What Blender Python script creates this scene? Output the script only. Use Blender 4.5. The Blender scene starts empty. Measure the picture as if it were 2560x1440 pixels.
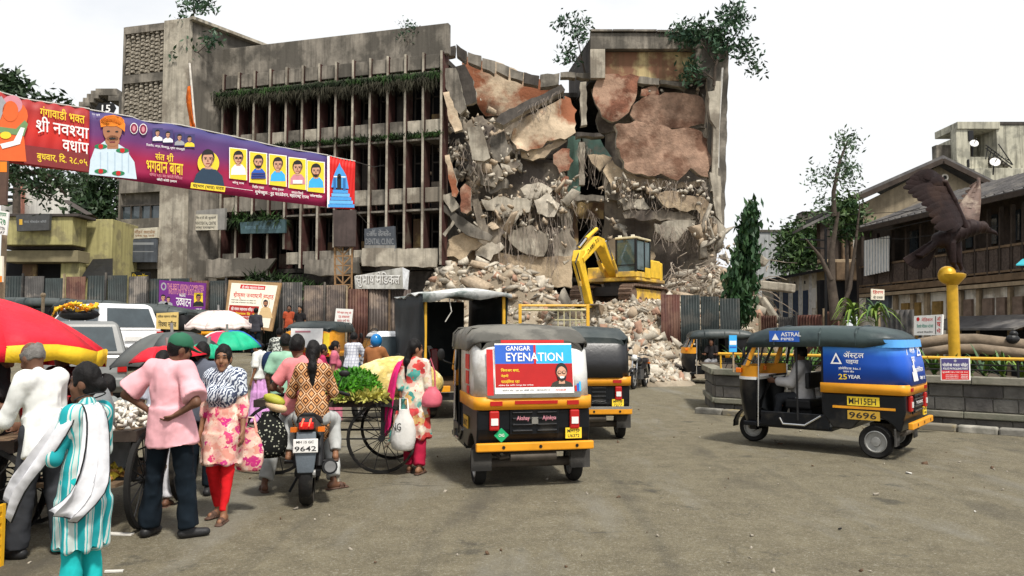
import bpy, math, random
import numpy as np
from mathutils import Vector, Matrix, Euler
from mathutils.geometry import delaunay_2d_cdt
random.seed(7); RNG = np.random.default_rng(7)
sc = bpy.context.scene; COL = sc.collection
R = math.radians; PI = math.pi
V = Vector
# camera, sky, sun
FOC = 1900.0; PITCH = math.atan(110 / FOC); CAMH = 1.7      # the photograph is 2560 x 1440
cam = bpy.data.cameras.new('camera'); camo = bpy.data.objects.new('camera', cam); COL.objects.link(camo)
cam.sensor_width = 36; cam.lens = 36 * FOC / 2560; cam.clip_end = 3000; cam.clip_start = .1
camo.location = (0, 0, CAMH); camo.rotation_euler = (PI / 2 + PITCH, 0, 0); sc.camera = camo
SUN_EL, SUN_AZ = 58, 150        # degrees; azimuth clockwise from +Y: behind the camera, to its right
wd = bpy.data.worlds.new('World'); sc.world = wd; wd.use_nodes = True
nt = wd.node_tree; nt.nodes.clear()
def wn(t, **k):
 n = nt.nodes.new(t)
 for a, b in k.items(): setattr(n, a, b)
 return n
sky = wn('ShaderNodeTexSky', sky_type='NISHITA', sun_disc=False)
sky.sun_elevation = R(SUN_EL); sky.sun_rotation = R(SUN_AZ); sky.air_density = 1; sky.dust_density = 2.5
bg1 = wn('ShaderNodeBackground'); bg1.inputs[1].default_value = .12
bg2 = wn('ShaderNodeBackground'); bg2.inputs[0].default_value = (.97, .985, 1, 1); bg2.inputs[1].default_value = .74
tc = wn('ShaderNodeTexCoord'); mp = wn('ShaderNodeMapping'); mp.inputs['Scale'].default_value = (1, 1, 2.2)
no = wn('ShaderNodeTexNoise'); no.inputs['Scale'].default_value = 1.7; no.inputs['Detail'].default_value = 7
rp = wn('ShaderNodeMapRange'); rp.inputs[1].default_value = .33; rp.inputs[2].default_value = .52
rp.inputs[3].default_value = .5; rp.inputs[4].default_value = 1
mx = wn('ShaderNodeMixShader'); wo = wn('ShaderNodeOutputWorld')
L = nt.links.new
L(sky.outputs[0], bg1.inputs[0]); L(tc.outputs['Generated'], mp.inputs[0]); L(mp.outputs[0], no.inputs[0])
L(no.outputs[0], rp.inputs[0]); L(rp.outputs[0], mx.inputs[0]); L(bg1.outputs[0], mx.inputs[1]); L(bg2.outputs[0], mx.inputs[2]); L(mx.outputs[0], wo.inputs[0])
sl = bpy.data.lights.new('sun', 'SUN'); so = bpy.data.objects.new('sun', sl); COL.objects.link(so)
sl.energy = 3.4; sl.angle = R(7); sl.color = (1, .95, .87)
so.rotation_euler = (R(90 - SUN_EL), 0, R(180 - SUN_AZ)); so.location = (0, 0, 40)
sc.view_settings.view_transform = 'Standard'; sc.view_settings.look = 'None'
sc.view_settings.exposure = .48; sc.view_settings.gamma = 1; sc.view_settings.use_curve_mapping = False
sc.render.engine = 'CYCLES'; sc.cycles.max_bounces = 6; sc.cycles.use_denoising = True
# coordinates
def P(px, py, Y):
 c, s = math.cos(PITCH), math.sin(PITCH); u = (px - 1280) / FOC; v = (720 - py) / FOC
 d = (u, c - v * s, s + v * c); t = Y / d[1]
 return V((d[0] * t, Y, CAMH + d[2] * t))
def sm(a, b, x):
 t = np.clip((x - a) / (b - a), 0, 1); return t * t * (3 - 2 * t)
def gh(x, y):
 return .85 * sm(-2.5, -10, x) * sm(13, 24, y)
def G(px, py):
 z = 0.
 for _ in range(12):
  c, s = math.cos(PITCH), math.sin(PITCH); u = (px - 1280) / FOC; v = (720 - py) / FOC
  d = (u, c - v * s, s + v * c); t = (z - CAMH) / d[2]; p = V((d[0] * t, d[1] * t, z)); z = .5 * z + .5 * float(gh(p.x, p.y))
 return p
class Plane:
 def __init__(s, a, b, c=None):
  s.o = V(a); c = V(c) if c else V(a) + V((0, 0, 1)); s.n = (V(b) - s.o).cross(c - s.o).normalized()
  if s.n.dot(V((0, 0, CAMH)) - s.o) < 0: s.n = -s.n
 def at(s, px, py, k=0.):
  d = P(px, py, 1.) - V((0, 0, CAMH)); o = V((0, 0, CAMH))
  t = (s.o + s.n * k - o).dot(s.n) / d.dot(s.n); return o + d * t
 def frame(s):
  ux = V((0, 0, 1)).cross(s.n).normalized(); return ux, s.n.cross(ux)
def nz(p, scale=1., seed=0, octaves=3):
 p = np.asarray(p, float) * scale; out = np.zeros(len(p)); amp = 1.; tot = 0
 for o in range(octaves):
  q = p * 2 ** o + seed * 17.3 + o * 5.1; i = np.floor(q).astype(np.int64); f = q - i; f = f * f * (3 - 2 * f); r = 0
  for dx in (0, 1):
   for dy in (0, 1):
    for dz in (0, 1):
     h = ((i[:, 0] + dx) * 374761393 + (i[:, 1] + dy) * 668265263 + (i[:, 2] + dz) * 2147483647) & 0xffffffff
     h = ((h ^ (h >> 13)) * 1274126177) & 0xffffffff; h = (h ^ (h >> 16)) / 2147483648. - 1
     r = r + h * (f[:, 0] if dx else 1 - f[:, 0]) * (f[:, 1] if dy else 1 - f[:, 1]) * (f[:, 2] if dz else 1 - f[:, 2])
  out += amp * r; tot += amp; amp *= .5
 return out / tot
# materials
MATS = {}
def c3(c): return (c[0], c[1], c[2], 1)
class NB:
 def __init__(s, name):
  s.m = bpy.data.materials.new(name); s.m.use_nodes = True; s.t = s.m.node_tree; s.b = s.t.nodes['Principled BSDF']
  s.co = s.n('ShaderNodeTexCoord').outputs['Object']
 def n(s, t, **k):
  x = s.t.nodes.new(t)
  for a, b in k.items(): setattr(x, a, b)
  return x
 def l(s, a, b): s.t.links.new(a, b)
 def map(s, scale=(1, 1, 1), rot=(0, 0, 0), src=None):
  m = s.n('ShaderNodeMapping'); m.inputs['Scale'].default_value = scale; m.inputs['Rotation'].default_value = rot; s.l(src or s.co, m.inputs[0]); return m.outputs[0]
 def noise(s, scale, detail=5, src=None, rough=.6, dist=0):
  n = s.n('ShaderNodeTexNoise'); n.inputs['Scale'].default_value = scale; n.inputs['Detail'].default_value = detail
  n.inputs['Roughness'].default_value = rough; n.inputs['Distortion'].default_value = dist; s.l(src or s.co, n.inputs[0]); return n.outputs[0]
 def ramp(s, fac, stops, const=False):
  r = s.n('ShaderNodeValToRGB'); e = r.color_ramp.elements
  if const: r.color_ramp.interpolation = 'CONSTANT'
  while len(e) < len(stops): e.new(.5)
  for x, (p, c) in zip(e, stops): x.position = p; x.color = c3(c)
  s.l(fac, r.inputs[0]); return r.outputs[0]
 def mr(s, fac, a, b, c=0., d=1.):
  r = s.n('ShaderNodeMapRange'); s.l(fac, r.inputs[0])
  for i, v in enumerate((a, b, c, d)): r.inputs[i + 1].default_value = v
  return r.outputs[0]
 def mix(s, fac, a, b, mode='MIX'):
  m = s.n('ShaderNodeMix', data_type='RGBA', blend_type=mode)
  for v, i in ((fac, 0), (a, 6), (b, 7)):
   if isinstance(v, (int, float)): m.inputs[i].default_value = v
   elif isinstance(v, (tuple, list)): m.inputs[i].default_value = c3(v)
   else: s.l(v, m.inputs[i])
  return m.outputs[2]
 def math(s, op, a, b=0.):
  m = s.n('ShaderNodeMath', operation=op)
  for v, i in ((a, 0), (b, 1)):
   if isinstance(v, (int, float)): m.inputs[i].default_value = v
   else: s.l(v, m.inputs[i])
  return m.outputs[0]
 def sep(s, src=None):
  x = s.n('ShaderNodeSeparateXYZ'); s.l(src or s.co, x.inputs[0]); return x.outputs
 def out(s, col, rough=.8, bump=None, bs=.3, metal=0, spec=.3, bd=.02):
  i = s.b.inputs
  if isinstance(col, (tuple, list)): i['Base Color'].default_value = c3(col)
  else: s.l(col, i['Base Color'])
  if isinstance(rough, (int, float)): i['Roughness'].default_value = rough
  else: s.l(rough, i['Roughness'])
  i['Metallic'].default_value = metal; i['Specular IOR Level'].default_value = spec
  if bump is not None:
   b = s.n('ShaderNodeBump'); b.inputs['Strength'].default_value = bs; b.inputs['Distance'].default_value = bd; s.l(bump, b.inputs['Height']); s.l(b.outputs[0], i['Normal'])
  return s.m
def M(name, col, rough=.8, var=.22, scale=6., bump=.25, metal=0., streak=0., col2=None, f2=.5, s2=1.2, spec=.3, bd=.02, emit=0, fleck=0, bsc=4, bdet=9):
 if name in MATS: return MATS[name]
 b = NB(name); n1 = b.noise(scale)
 lo = tuple(x * (1 - var) for x in col); hi = tuple(min(1, x * (1 + var)) for x in col)
 c = b.ramp(n1, [(.3, lo), (.7, hi)])
 if col2 is not None:
  n2 = b.noise(s2, 6); c = b.mix(b.mr(n2, .62 - .35 * f2, .72 - .35 * f2), c, col2)
 if streak:
  n3 = b.noise(1.0, 5, b.map((5, 5, .35))); c = b.mix(b.mr(n3, .45, .7, 0, streak), c, tuple(x * .25 for x in col))
 if fleck:
  n4 = b.noise(38, 2); c = b.mix(b.mr(n4, .62, .7, 0, fleck), c, tuple(x * .35 for x in col))
 m = b.out(c, rough, b.noise(scale * bsc, bdet, rough=.65) if bump else None, bump, metal, spec, bd)
 if emit: b.b.inputs['Emission Color'].default_value = c3(col); b.b.inputs['Emission Strength'].default_value = emit
 MATS[name] = m; return m
def paint(name, col, rough=.35, var=.08): return M(name, col, rough, var, 3, .05, spec=.5, bd=.004)
def flat(name, col, rough=.6): return M(name, col, rough, .06, 12, 0)
def cloth(name, col, var=.12): return M(name, col, .9, var, 9, .55, bd=.035, spec=.15, bsc=.9, bdet=1, col2=tuple(x * .82 for x in col), f2=.4, s2=4)
def glass(name, col=(.03, .04, .045)):
 if name in MATS: return MATS[name]
 b = NB(name); MATS[name] = b.out(b.ramp(b.noise(2.5), [(.3, col), (.7, tuple(x * 1.8 for x in col))]), .08, spec=.8); return MATS[name]
def clear_glass(name='clear_glass'):
 if name in MATS: return MATS[name]
 b = NB(name); m = b.out((.75, .8, .8), .03, spec=.5); b.b.inputs['Alpha'].default_value = .22; MATS[name] = m; return m
# objects
OFF = {}
def link(o, parent=None):
 COL.objects.link(o)
 if parent is not None: o.parent = parent
 return o
def tag(o, label=None, cat=None, group=None, kind=None):
 for k, v in (('label', label), ('category', cat), ('group', group), ('kind', kind)):
  if v: o[k] = v
 return o
def thing(name, label, cat, loc=(0, 0, 0), rz=0., group=None, world=False):
 o = bpy.data.objects.new(name, None); o.empty_display_size = .2; link(o); o.location = loc; o.rotation_euler = (0, 0, rz)
 if world: OFF[o.name] = V(loc)
 return tag(o, label, cat, group)
def copy_tree(o, parent=None):
 c = o.copy(); link(c, parent)
 for ch in list(o.children): copy_tree(ch, c)
 return c
def np_mesh(name, v, f):
 me = bpy.data.meshes.new(name); v = np.asarray(v, np.float32); f = np.asarray(f, np.int32); k = f.shape[1]
 me.vertices.add(len(v)); me.vertices.foreach_set('co', v.ravel()); me.loops.add(f.size); me.loops.foreach_set('vertex_index', f.ravel())
 me.polygons.add(len(f)); me.polygons.foreach_set('loop_start', np.arange(0, f.size, k, dtype=np.int32)); me.update(calc_edges=True); return me
def finish(name, me, mats, parent, smooth, bevel=0, solid=0, loc=None):
 for m in (mats if isinstance(mats, (list, tuple)) else [mats]): me.materials.append(m)
 if smooth:
  me.shade_smooth()
  if smooth < 180: me.set_sharp_from_angle(angle=R(smooth))
 o = bpy.data.objects.new(name, me); link(o, parent)
 if loc is not None: o.location = loc
 if solid: m = o.modifiers.new('s', 'SOLIDIFY'); m.thickness = solid; m.offset = 0
 if bevel: m = o.modifiers.new('b', 'BEVEL'); m.width = bevel; m.segments = 2; m.limit_method = 'ANGLE'; m.angle_limit = R(35)
 return o
def np_obj(name, v, f, mats, parent=None, smooth=0, mi=None, solid=0):
 v = np.asarray(v, float); loc = None
 off = OFF.get(parent.name) if parent is not None else None
 if parent is None: off = V((v[:, 0].mean(), v[:, 1].mean(), v[:, 2].min())); loc = off
 if off is not None: v = v - np.array(off)
 me = np_mesh(name, v, f)
 if mi is not None: me.polygons.foreach_set('material_index', np.asarray(mi, np.int32))
 o = finish(name, me, mats, parent, smooth, 0, solid, loc)
 if off is not None: OFF[o.name] = V(off)
 return o
TEXT = {}
def _raw(s):
 if s not in TEXT:
  cu = bpy.data.curves.new('t', 'FONT'); cu.body = s; cu.resolution_u = 2; cu.offset = .012; ob = bpy.data.objects.new('t', cu); COL.objects.link(ob)
  bpy.context.view_layer.update(); dg = bpy.context.evaluated_depsgraph_get(); me = bpy.data.meshes.new_from_object(ob.evaluated_get(dg))
  vs = [v.co.copy() for v in me.vertices]; fs = [list(p.vertices) for p in me.polygons]
  bpy.data.objects.remove(ob); bpy.data.curves.remove(cu); bpy.data.meshes.remove(me)
  TEXT[s] = (vs, fs)
 return TEXT[s]
def _half(vs, fs, cut):
 import bmesh
 bm = bmesh.new(); bv = [bm.verts.new(v) for v in vs]
 for f in fs:
  try: bm.faces.new([bv[i] for i in f])
  except ValueError: pass
 bmesh.ops.bisect_plane(bm, geom=bm.verts[:] + bm.edges[:] + bm.faces[:], plane_co=(cut, 0, 0), plane_no=(1, 0, 0), clear_outer=True)
 bm.verts.index_update(); r = ([v.co.copy() for v in bm.verts], [[v.index for v in f.verts] for f in bm.faces]); bm.free(); return r
def text_geo(s):
 if not any('\u0900' <= c <= '\u097f' for c in s): return _raw(s)
 if 'D' + s in TEXT: return TEXT['D' + s]
 VS, FS, x, i, cl = [], [], 0., 0, []
 mx_ = lambda g: max((v.x for v in g[0]), default=0.)
 adv = lambda t: mx_(_raw(t + 'न')) - mx_(_raw('न'))
 cons = lambda c: '\u0915' <= c <= '\u0939'; mark = lambda c: '\u093e' <= c <= '\u094c' or c in '\u0900\u0901\u0902\u0903'
 def put(g, x):
  k = len(VS); VS.extend(V((v.x + x, v.y, 0)) for v in g[0]); FS.extend([j + k for j in f] for f in g[1])
 while i < len(s):
  c = s[i]
  if not cons(c):
   t = c; i += 1
   while i < len(s) and mark(s[i]): t += s[i]; i += 1
   put(_raw(t), x); x += adv(t); continue
  letters = [c]; i += 1
  while i + 1 < len(s) and s[i] == '\u094d' and cons(s[i + 1]): letters.append(s[i + 1]); i += 2
  marks = ''
  while i < len(s) and mark(s[i]): marks += s[i]; i += 1
  reph = len(letters) > 1 and letters[0] == 'र'; letters = letters[1:] if reph else letters
  rak = len(letters) > 1 and letters[-1] == 'र'; letters = letters[:-1] if rak else letters
  if 'ि' in marks: put(_raw('ि'), x); x += adv('ि'); marks = marks.replace('ि', '')
  for h in letters[:-1]: a = adv(h); g = _raw(h); put(_half(g[0], g[1], a * .74), x); x += a * .72
  t = letters[-1]; a = adv(t)
  if rak: put(([V((a * .75, .0, 0)), V((a * .75, .08, 0)), V((a * .25, -.1, 0)), V((a * .25, -.17, 0))], [[0, 1, 2, 3]]), x)
  put(_raw(t + marks), x); x += adv(t + marks)
  if reph: put(([V((-.16, .66, 0)), V((-.2, .76, 0)), V((-.1, .84, 0)), V((.0, .78, 0)), V((-.03, .62, 0)), V((-.06, .76, 0)), V((-.11, .79, 0))], [[0, 1, 2, 6], [6, 2, 3, 5], [5, 3, 4]]), x)
 TEXT['D' + s] = (VS, FS); return TEXT['D' + s]
class MB:
 def __init__(s): s.v = []; s.f = []; s.m = []
 def add(s, vs, fs, m=0):
  k = len(s.v); s.v.extend(V(x) for x in vs); s.f.extend([i + k for i in f] for f in fs); s.m.extend([m] * len(fs)); return s
 def box(s, c, d, m=0, rot=None, tx=1., ty=1.):
  c = V(c); x, y, z = d[0] / 2, d[1] / 2, d[2] / 2; q = Euler(rot).to_matrix() if rot is not None and len(rot) == 3 and not isinstance(rot, Matrix) else rot
  vs = [V((-x, -y, -z)), V((x, -y, -z)), V((x, y, -z)), V((-x, y, -z)), V((-x * tx, -y * ty, z)), V((x * tx, -y * ty, z)), V((x * tx, y * ty, z)), V((-x * tx, y * ty, z))]
  return s.add([c + (q @ v if q else v) for v in vs], [(0, 3, 2, 1), (4, 5, 6, 7), (0, 1, 5, 4), (1, 2, 6, 5), (2, 3, 7, 6), (3, 0, 4, 7)], m)
 def bar(s, a, b, w, h=None, m=0, up=(0, 0, 1), w1=None, h1=None):
  a, b = V(a), V(b); h = h or w; d = (b - a).normalized(); u = V(up)
  if abs(d.dot(u)) > .98: u = V((0, 1, 0))
  sx = d.cross(u).normalized(); su = sx.cross(d); w1 = w1 or w; h1 = h1 or h
  vs = [a + sx * i * w / 2 + su * j * h / 2 for i, j in ((-1, -1), (1, -1), (1, 1), (-1, 1))] + [b + sx * i * w1 / 2 + su * j * h1 / 2 for i, j in ((-1, -1), (1, -1), (1, 1), (-1, 1))]
  return s.add(vs, [(0, 3, 2, 1), (4, 5, 6, 7), (0, 1, 5, 4), (1, 2, 6, 5), (2, 3, 7, 6), (3, 0, 4, 7)][::1], m)
 def tube(s, pts, r, n=8, m=0, cap=True):
  pts = [V(p) for p in pts]; k = len(pts); rs = r if isinstance(r, (list, tuple)) else [r] * k; rings = []
  t0 = (pts[1] - pts[0]).normalized(); u = t0.orthogonal().normalized()
  for i, p in enumerate(pts):
   t = (pts[min(i + 1, k - 1)] - pts[max(i - 1, 0)]).normalized(); u = (u - t * u.dot(t)); u = u.normalized() if u.length > 1e-6 else t.orthogonal().normalized(); w = t.cross(u)
   rings.append([p + (u * math.cos(2 * PI * j / n) + w * math.sin(2 * PI * j / n)) * rs[i] for j in range(n)])
  return s.loft(rings, m, cap, cap)
 def cyl(s, a, b, r, r1=None, n=12, m=0, cap=True): return s.tube([a, b], [r, r if r1 is None else r1], n, m, cap)
 def loft(s, rings, m=0, cap0=True, cap1=True, closed=True):
  n = len(rings[0]); vs = [p for r in rings for p in r]; fs = []
  for i in range(len(rings) - 1):
   for j in range(n if closed else n - 1):
    a = i * n + j; b = i * n + (j + 1) % n; fs.append((a, b, b + n, a + n))
  if cap0: fs.append(tuple(range(n))[::-1])
  if cap1: fs.append(tuple(range((len(rings) - 1) * n, len(rings) * n)))
  return s.add(vs, fs, m)
 def prism(s, poly, a, b, axis=0, m=0):
  f = {0: lambda u, v, k: (k, u, v), 1: lambda u, v, k: (u, k, v), 2: lambda u, v, k: (u, v, k)}[axis]
  return s.loft([[f(u, v, a) for u, v in poly], [f(u, v, b) for u, v in poly]], m)
 def ell(s, c, r, m=0, nu=12, nv=8, rot=None):
  c = V(c); q = Euler(rot).to_matrix() if rot else None; rings = []
  for i in range(1, nv):
   t = PI * i / nv; rings.append([V((r[0] * math.sin(t) * math.cos(2 * PI * j / nu), r[1] * math.sin(t) * math.sin(2 * PI * j / nu), -r[2] * math.cos(t))) for j in range(nu)])
  rings = [[c + (q @ p if q else p) for p in g] for g in rings]; return s.loft(rings, m)
 def lathe(s, prof, c=(0, 0, 0), n=20, m=0, axis=2, cap=True):
  c = V(c); rings = []
  for r, h in prof:
   g = []
   for j in range(n):
    a = 2 * PI * j / n; x, y = r * math.cos(a), r * math.sin(a); g.append(c + (V((x, y, h)) if axis == 2 else V((h, x, y)) if axis == 0 else V((x, h, y))))
   rings.append(g)
  return s.loft(rings, m, cap, cap)
 def poly(s, pts, m=0): return s.add(pts, [tuple(range(len(pts)))], m)
 def slab(s, pts, d, m=0):
  d = V(d); return s.loft([[V(p) for p in pts], [V(p) + d for p in pts]], m)
 def text(s, t, o, ux, uy, w=None, h=None, m=0, k=0.):
  vs, fs = text_geo(t)
  if not vs: return s
  x0 = min(v.x for v in vs); x1 = max(v.x for v in vs); y0 = min(v.y for v in vs); y1 = max(v.y for v in vs)
  if h is None: h = w * (y1 - y0) / (x1 - x0)
  if w is None: w = h * (x1 - x0) / (y1 - y0)
  ux, uy = V(ux).normalized(), V(uy).normalized(); o = V(o) + ux.cross(uy) * k
  return s.add([o + ux * ((v.x - x0) / (x1 - x0) * w) + uy * ((v.y - y0) / (y1 - y0) * h) for v in vs], fs, m)
 def build(s, name, mats, parent=None, smooth=0, bevel=0, solid=0):
  loc = None; off = OFF.get(parent.name) if parent is not None else None
  if parent is None:
   n = len(s.v); off = V((sum(v.x for v in s.v) / n, sum(v.y for v in s.v) / n, min(v.z for v in s.v))); loc = off
  vs = [v - off for v in s.v] if off is not None else s.v
  me = bpy.data.meshes.new(name); me.from_pydata([tuple(v) for v in vs], [], s.f); me.polygons.foreach_set('material_index', s.m); me.update()
  o = finish(name, me, mats, parent, smooth, bevel, solid, loc)
  if off is not None: OFF[o.name] = V(off)
  return o
class Print:
 def __init__(s, plane): s.p = plane; s.b = MB(); s.mats = []
 def mi(s, m):
  if m not in s.mats: s.mats.append(m)
  return s.mats.index(m)
 def poly(s, pts, m, k=1): s.b.poly([s.p.at(x, y, .003 * k) for x, y in pts], s.mi(m)); return s
 def rect(s, x0, y0, x1, y1, m, k=1, sk=0.): return s.poly([(x0, y1), (x1, y1 + sk), (x1, y0 + sk), (x0, y0)], m, k)
 def disc(s, x, y, rx, ry, m, k=1, n=18): return s.poly([(x + rx * math.cos(2 * PI * i / n), y - ry * math.sin(2 * PI * i / n)) for i in range(n)], m, k)
 def text(s, t, x0, y0, x1, y1, m, k=2, sk=0.):
  vs, fs = text_geo(t)
  if not vs: return s
  a = min(v.x for v in vs); b = max(v.x for v in vs); c = min(v.y for v in vs); d = max(v.y for v in vs)
  pts = []
  for v in vs:
   u, w = (v.x - a) / (b - a), (v.y - c) / (d - c); pts.append(s.p.at(x0 + (x1 - x0) * u, y1 + (y0 - y1) * w + sk * u, .003 * k))
  s.b.add(pts, fs, s.mi(m)); return s
 def face(s, x, y, r, skin, hair, shirt, bgm=None, k=2, stache=False, glasses=False, bw=2.1, turban=None, beard=False):
  s.poly([(x - r * bw, y + r * 3.3), (x + r * bw, y + r * 3.3), (x + r * bw * .92, y + r * 2.1), (x + r * .7, y + r * 1.35), (x - r * .7, y + r * 1.35), (x - r * bw * .92, y + r * 2.1)], shirt, k)
  s.rect(x - r * .42, y + r * .6, x + r * .42, y + r * 1.6, skin, k + 1)
  s.disc(x, y - r * .18, r * .98, r * 1.2, hair, k + 2)
  s.disc(x, y + r * .12, r * .8, r * 1.12, skin, k + 3)
  if beard: s.poly([(x - r * .78, y + r * .3), (x - r * .5, y + r * 1.1), (x, y + r * 1.3), (x + r * .5, y + r * 1.1), (x + r * .78, y + r * .3), (x + r * .4, y + r * .75), (x - r * .4, y + r * .75)][::-1], hair, k + 4)
  s.poly([(x - r * .85, y - r * .25), (x - r * .6, y - r * .55), (x + r * .6, y - r * .6), (x + r * .85, y - r * .25), (x + r * .7, y - r * 1.1), (x - r * .7, y - r * 1.1)], hair, k + 4)
  dk = flat('print_dark', (.02, .015, .015))
  for e in (-1, 1):
   s.disc(x + e * r * .36, y + r * .08, r * (.28 if glasses else .15), r * (.2 if glasses else .09), dk, k + 4, 8)
  s.rect(x - r * .3, y + r * .68, x + r * .3, y + r * .78, flat('print_lip', (.35, .08, .07)), k + 5)
  sd = flat('print_face_shade', (.20, .085, .05)); s.poly([(x + r * .1, y + r * .45), (x - r * .12, y + r * .45), (x, y - r * .05)], sd, k + 5).poly([(x + r * .8, y + r * .1), (x + r * .52, y + r * .95), (x + r * .1, y + r * 1.2), (x + r * .5, y + r * .6), (x + r * .62, y - r * .3)], sd, k + 4)
  for e in (-1, 1): s.rect(x + e * r * .36 - r * .2, y - r * .16, x + e * r * .36 + r * .2, y - r * .08, hair, k + 5)
  if stache: s.disc(x, y + r * .55, r * .38, r * .1, hair, k + 5, 10)
  if turban is not None: s.disc(x, y - r * .75, r * 1.3, r * .85, turban, k + 6)
  return s
 def build(s, parent, name='print'): return s.b.build(name, s.mats, parent)
# distance fields -> one continuous surface
class SDF:
 def __init__(s, lo, hi, h):
  s.lo = np.array(lo, float); s.h = h; n = np.ceil((np.array(hi) - s.lo) / h).astype(int) + 1; s.f = np.ones(n, np.float32)
 def _sub(s, lo, hi):
  a = np.clip(np.floor((np.array(lo) - s.lo) / s.h).astype(int), 0, np.array(s.f.shape) - 1); b = np.clip(np.ceil((np.array(hi) - s.lo) / s.h).astype(int) + 1, 1, s.f.shape)
  g = [s.lo[i] + s.h * np.arange(a[i], b[i]) for i in range(3)]
  return tuple(slice(a[i], b[i]) for i in range(3)), g[0][:, None, None], g[1][None, :, None], g[2][None, None, :]
 def _put(s, q, d, k, sub=False):
  f = s.f[q]; d = d.astype(np.float32)
  if sub: s.f[q] = np.maximum(f, -d); return
  if k <= 0: s.f[q] = np.minimum(f, d); return
  h = np.clip(.5 + .5 * (f - d) / k, 0, 1); s.f[q] = f + (d - f) * h - k * h * (1 - h)
 def cap(s, a, b, r0, r1=None, k=.03, fl=None, sub=False, ends=False):
  a = np.array(a, float); b = np.array(b, float); r1 = r0 if r1 is None else r1; pad = max(r0, r1) + k + 3 * s.h
  q, X, Y, Z = s._sub(np.minimum(a, b) - pad, np.maximum(a, b) + pad)
  X, Y, Z = X - a[0], Y - a[1], Z - a[2]; ba = b - a; L2 = max(ba @ ba, 1e-9); t = (X * ba[0] + Y * ba[1] + Z * ba[2]) / L2; tc = np.clip(t, 0, 1)
  dx, dy, dz = X - tc * ba[0], Y - tc * ba[1], Z - tc * ba[2]
  if fl is not None:
   ax = np.array(fl[0], float); ax /= np.linalg.norm(ax); w = (dx * ax[0] + dy * ax[1] + dz * ax[2]) * (fl[1] - 1); dx, dy, dz = dx + w * ax[0], dy + w * ax[1], dz + w * ax[2]
  d = np.sqrt(dx * dx + dy * dy + dz * dz) - (r0 + (r1 - r0) * tc)
  if ends: l = math.sqrt(L2); d = np.maximum(d, np.maximum(-t * l, (t - 1) * l))
  s._put(q, d, k, sub)
 def ell(s, c, r, rot=None, k=.02, sub=False):
  c = np.array(c, float); r = np.array(r, float); pad = r.max() + k + 3 * s.h; q, X, Y, Z = s._sub(c - pad, c + pad); X, Y, Z = X - c[0], Y - c[1], Z - c[2]
  if rot is not None:
   m = np.array(rot).T; X, Y, Z = m[0, 0] * X + m[0, 1] * Y + m[0, 2] * Z, m[1, 0] * X + m[1, 1] * Y + m[1, 2] * Z, m[2, 0] * X + m[2, 1] * Y + m[2, 2] * Z
  k0 = np.sqrt((X / r[0]) ** 2 + (Y / r[1]) ** 2 + (Z / r[2]) ** 2); k1 = np.sqrt((X / r[0] ** 2) ** 2 + (Y / r[1] ** 2) ** 2 + (Z / r[2] ** 2) ** 2)
  s._put(q, k0 * (k0 - 1) / np.maximum(k1, 1e-6), k, sub)
 def cut(s, n, d):
  q, X, Y, Z = s._sub(s.lo, s.lo + s.h * np.array(s.f.shape)); n = V(n).normalized(); s.f = np.maximum(s.f, (X * n.x + Y * n.y + Z * n.z - d).astype(np.float32))
 def mesh(s, smooth=1):
  f = s.f; f[0] = f[-1] = 1; f[:, 0] = f[:, -1] = 1; f[:, :, 0] = f[:, :, -1] = 1
  ins = f < 0; n = np.array(f.shape); cs = [(i, j, k) for i in (0, 1) for j in (0, 1) for k in (0, 1)]
  cnt = sum(ins[i:n[0] - 1 + i, j:n[1] - 1 + j, k:n[2] - 1 + k].astype(np.int8) for i, j, k in cs); act = (cnt > 0) & (cnt < 8)
  idx = np.argwhere(act); idm = -np.ones(act.shape, np.int64); idm[act] = np.arange(len(idx)); acc = np.zeros((len(idx), 3)); num = np.zeros(len(idx))
  for a in cs:
   for ax in range(3):
    if a[ax] == 0:
     b = list(a); b[ax] = 1; b = np.array(b); a_ = np.array(a); va = f[tuple((idx + a_).T)]; vb = f[tuple((idx + b).T)]; m = (va < 0) != (vb < 0)
     t = np.where(m, va / np.where(m, va - vb, 1), 0); acc += m[:, None] * (a_ + t[:, None] * (b - a_)); num += m
  v = s.lo + s.h * (idx + acc / num[:, None]); fs = []
  for ax in range(3):
   o = [(1, 2), (2, 0), (0, 1)][ax]; sa = [slice(1, -1)] * 3; sb = [slice(1, -1)] * 3; sa[ax] = slice(0, -1); sb[ax] = slice(1, None)
   e = np.argwhere(ins[tuple(sa)] != ins[tuple(sb)]); off = np.ones(3, int); off[ax] = 0; e = e + off; q = []
   for du, dw in ((1, 1), (0, 1), (0, 0), (1, 0)):
    c = e.copy(); c[:, o[0]] -= du; c[:, o[1]] -= dw; q.append(idm[tuple(c.T)])
   q = np.stack(q, 1); fl = ~ins[tuple(e.T)]; q[fl] = q[fl][:, ::-1]; fs.append(q)
  fs = np.concatenate(fs)
  for _ in range(smooth):
   sm_ = np.zeros_like(v); c = np.zeros(len(v))
   for i in range(4):
    np.add.at(sm_, fs[:, i], v[fs[:, (i + 1) % 4]] + v[fs[:, (i + 3) % 4]]); np.add.at(c, fs[:, i], 2)
   v = .4 * v + .6 * sm_ / c[:, None]
  return v, fs
def normals(v, f):
 n = np.zeros_like(v); fn = np.cross(v[f[:, 2]] - v[f[:, 0]], v[f[:, 3 if f.shape[1] > 3 else 1]] - v[f[:, 1]]) if f.shape[1] > 3 else np.cross(v[f[:, 1]] - v[f[:, 0]], v[f[:, 2]] - v[f[:, 0]])
 for i in range(f.shape[1]): np.add.at(n, f[:, i], fn)
 return n / np.maximum(np.linalg.norm(n, axis=1), 1e-9)[:, None]
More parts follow.
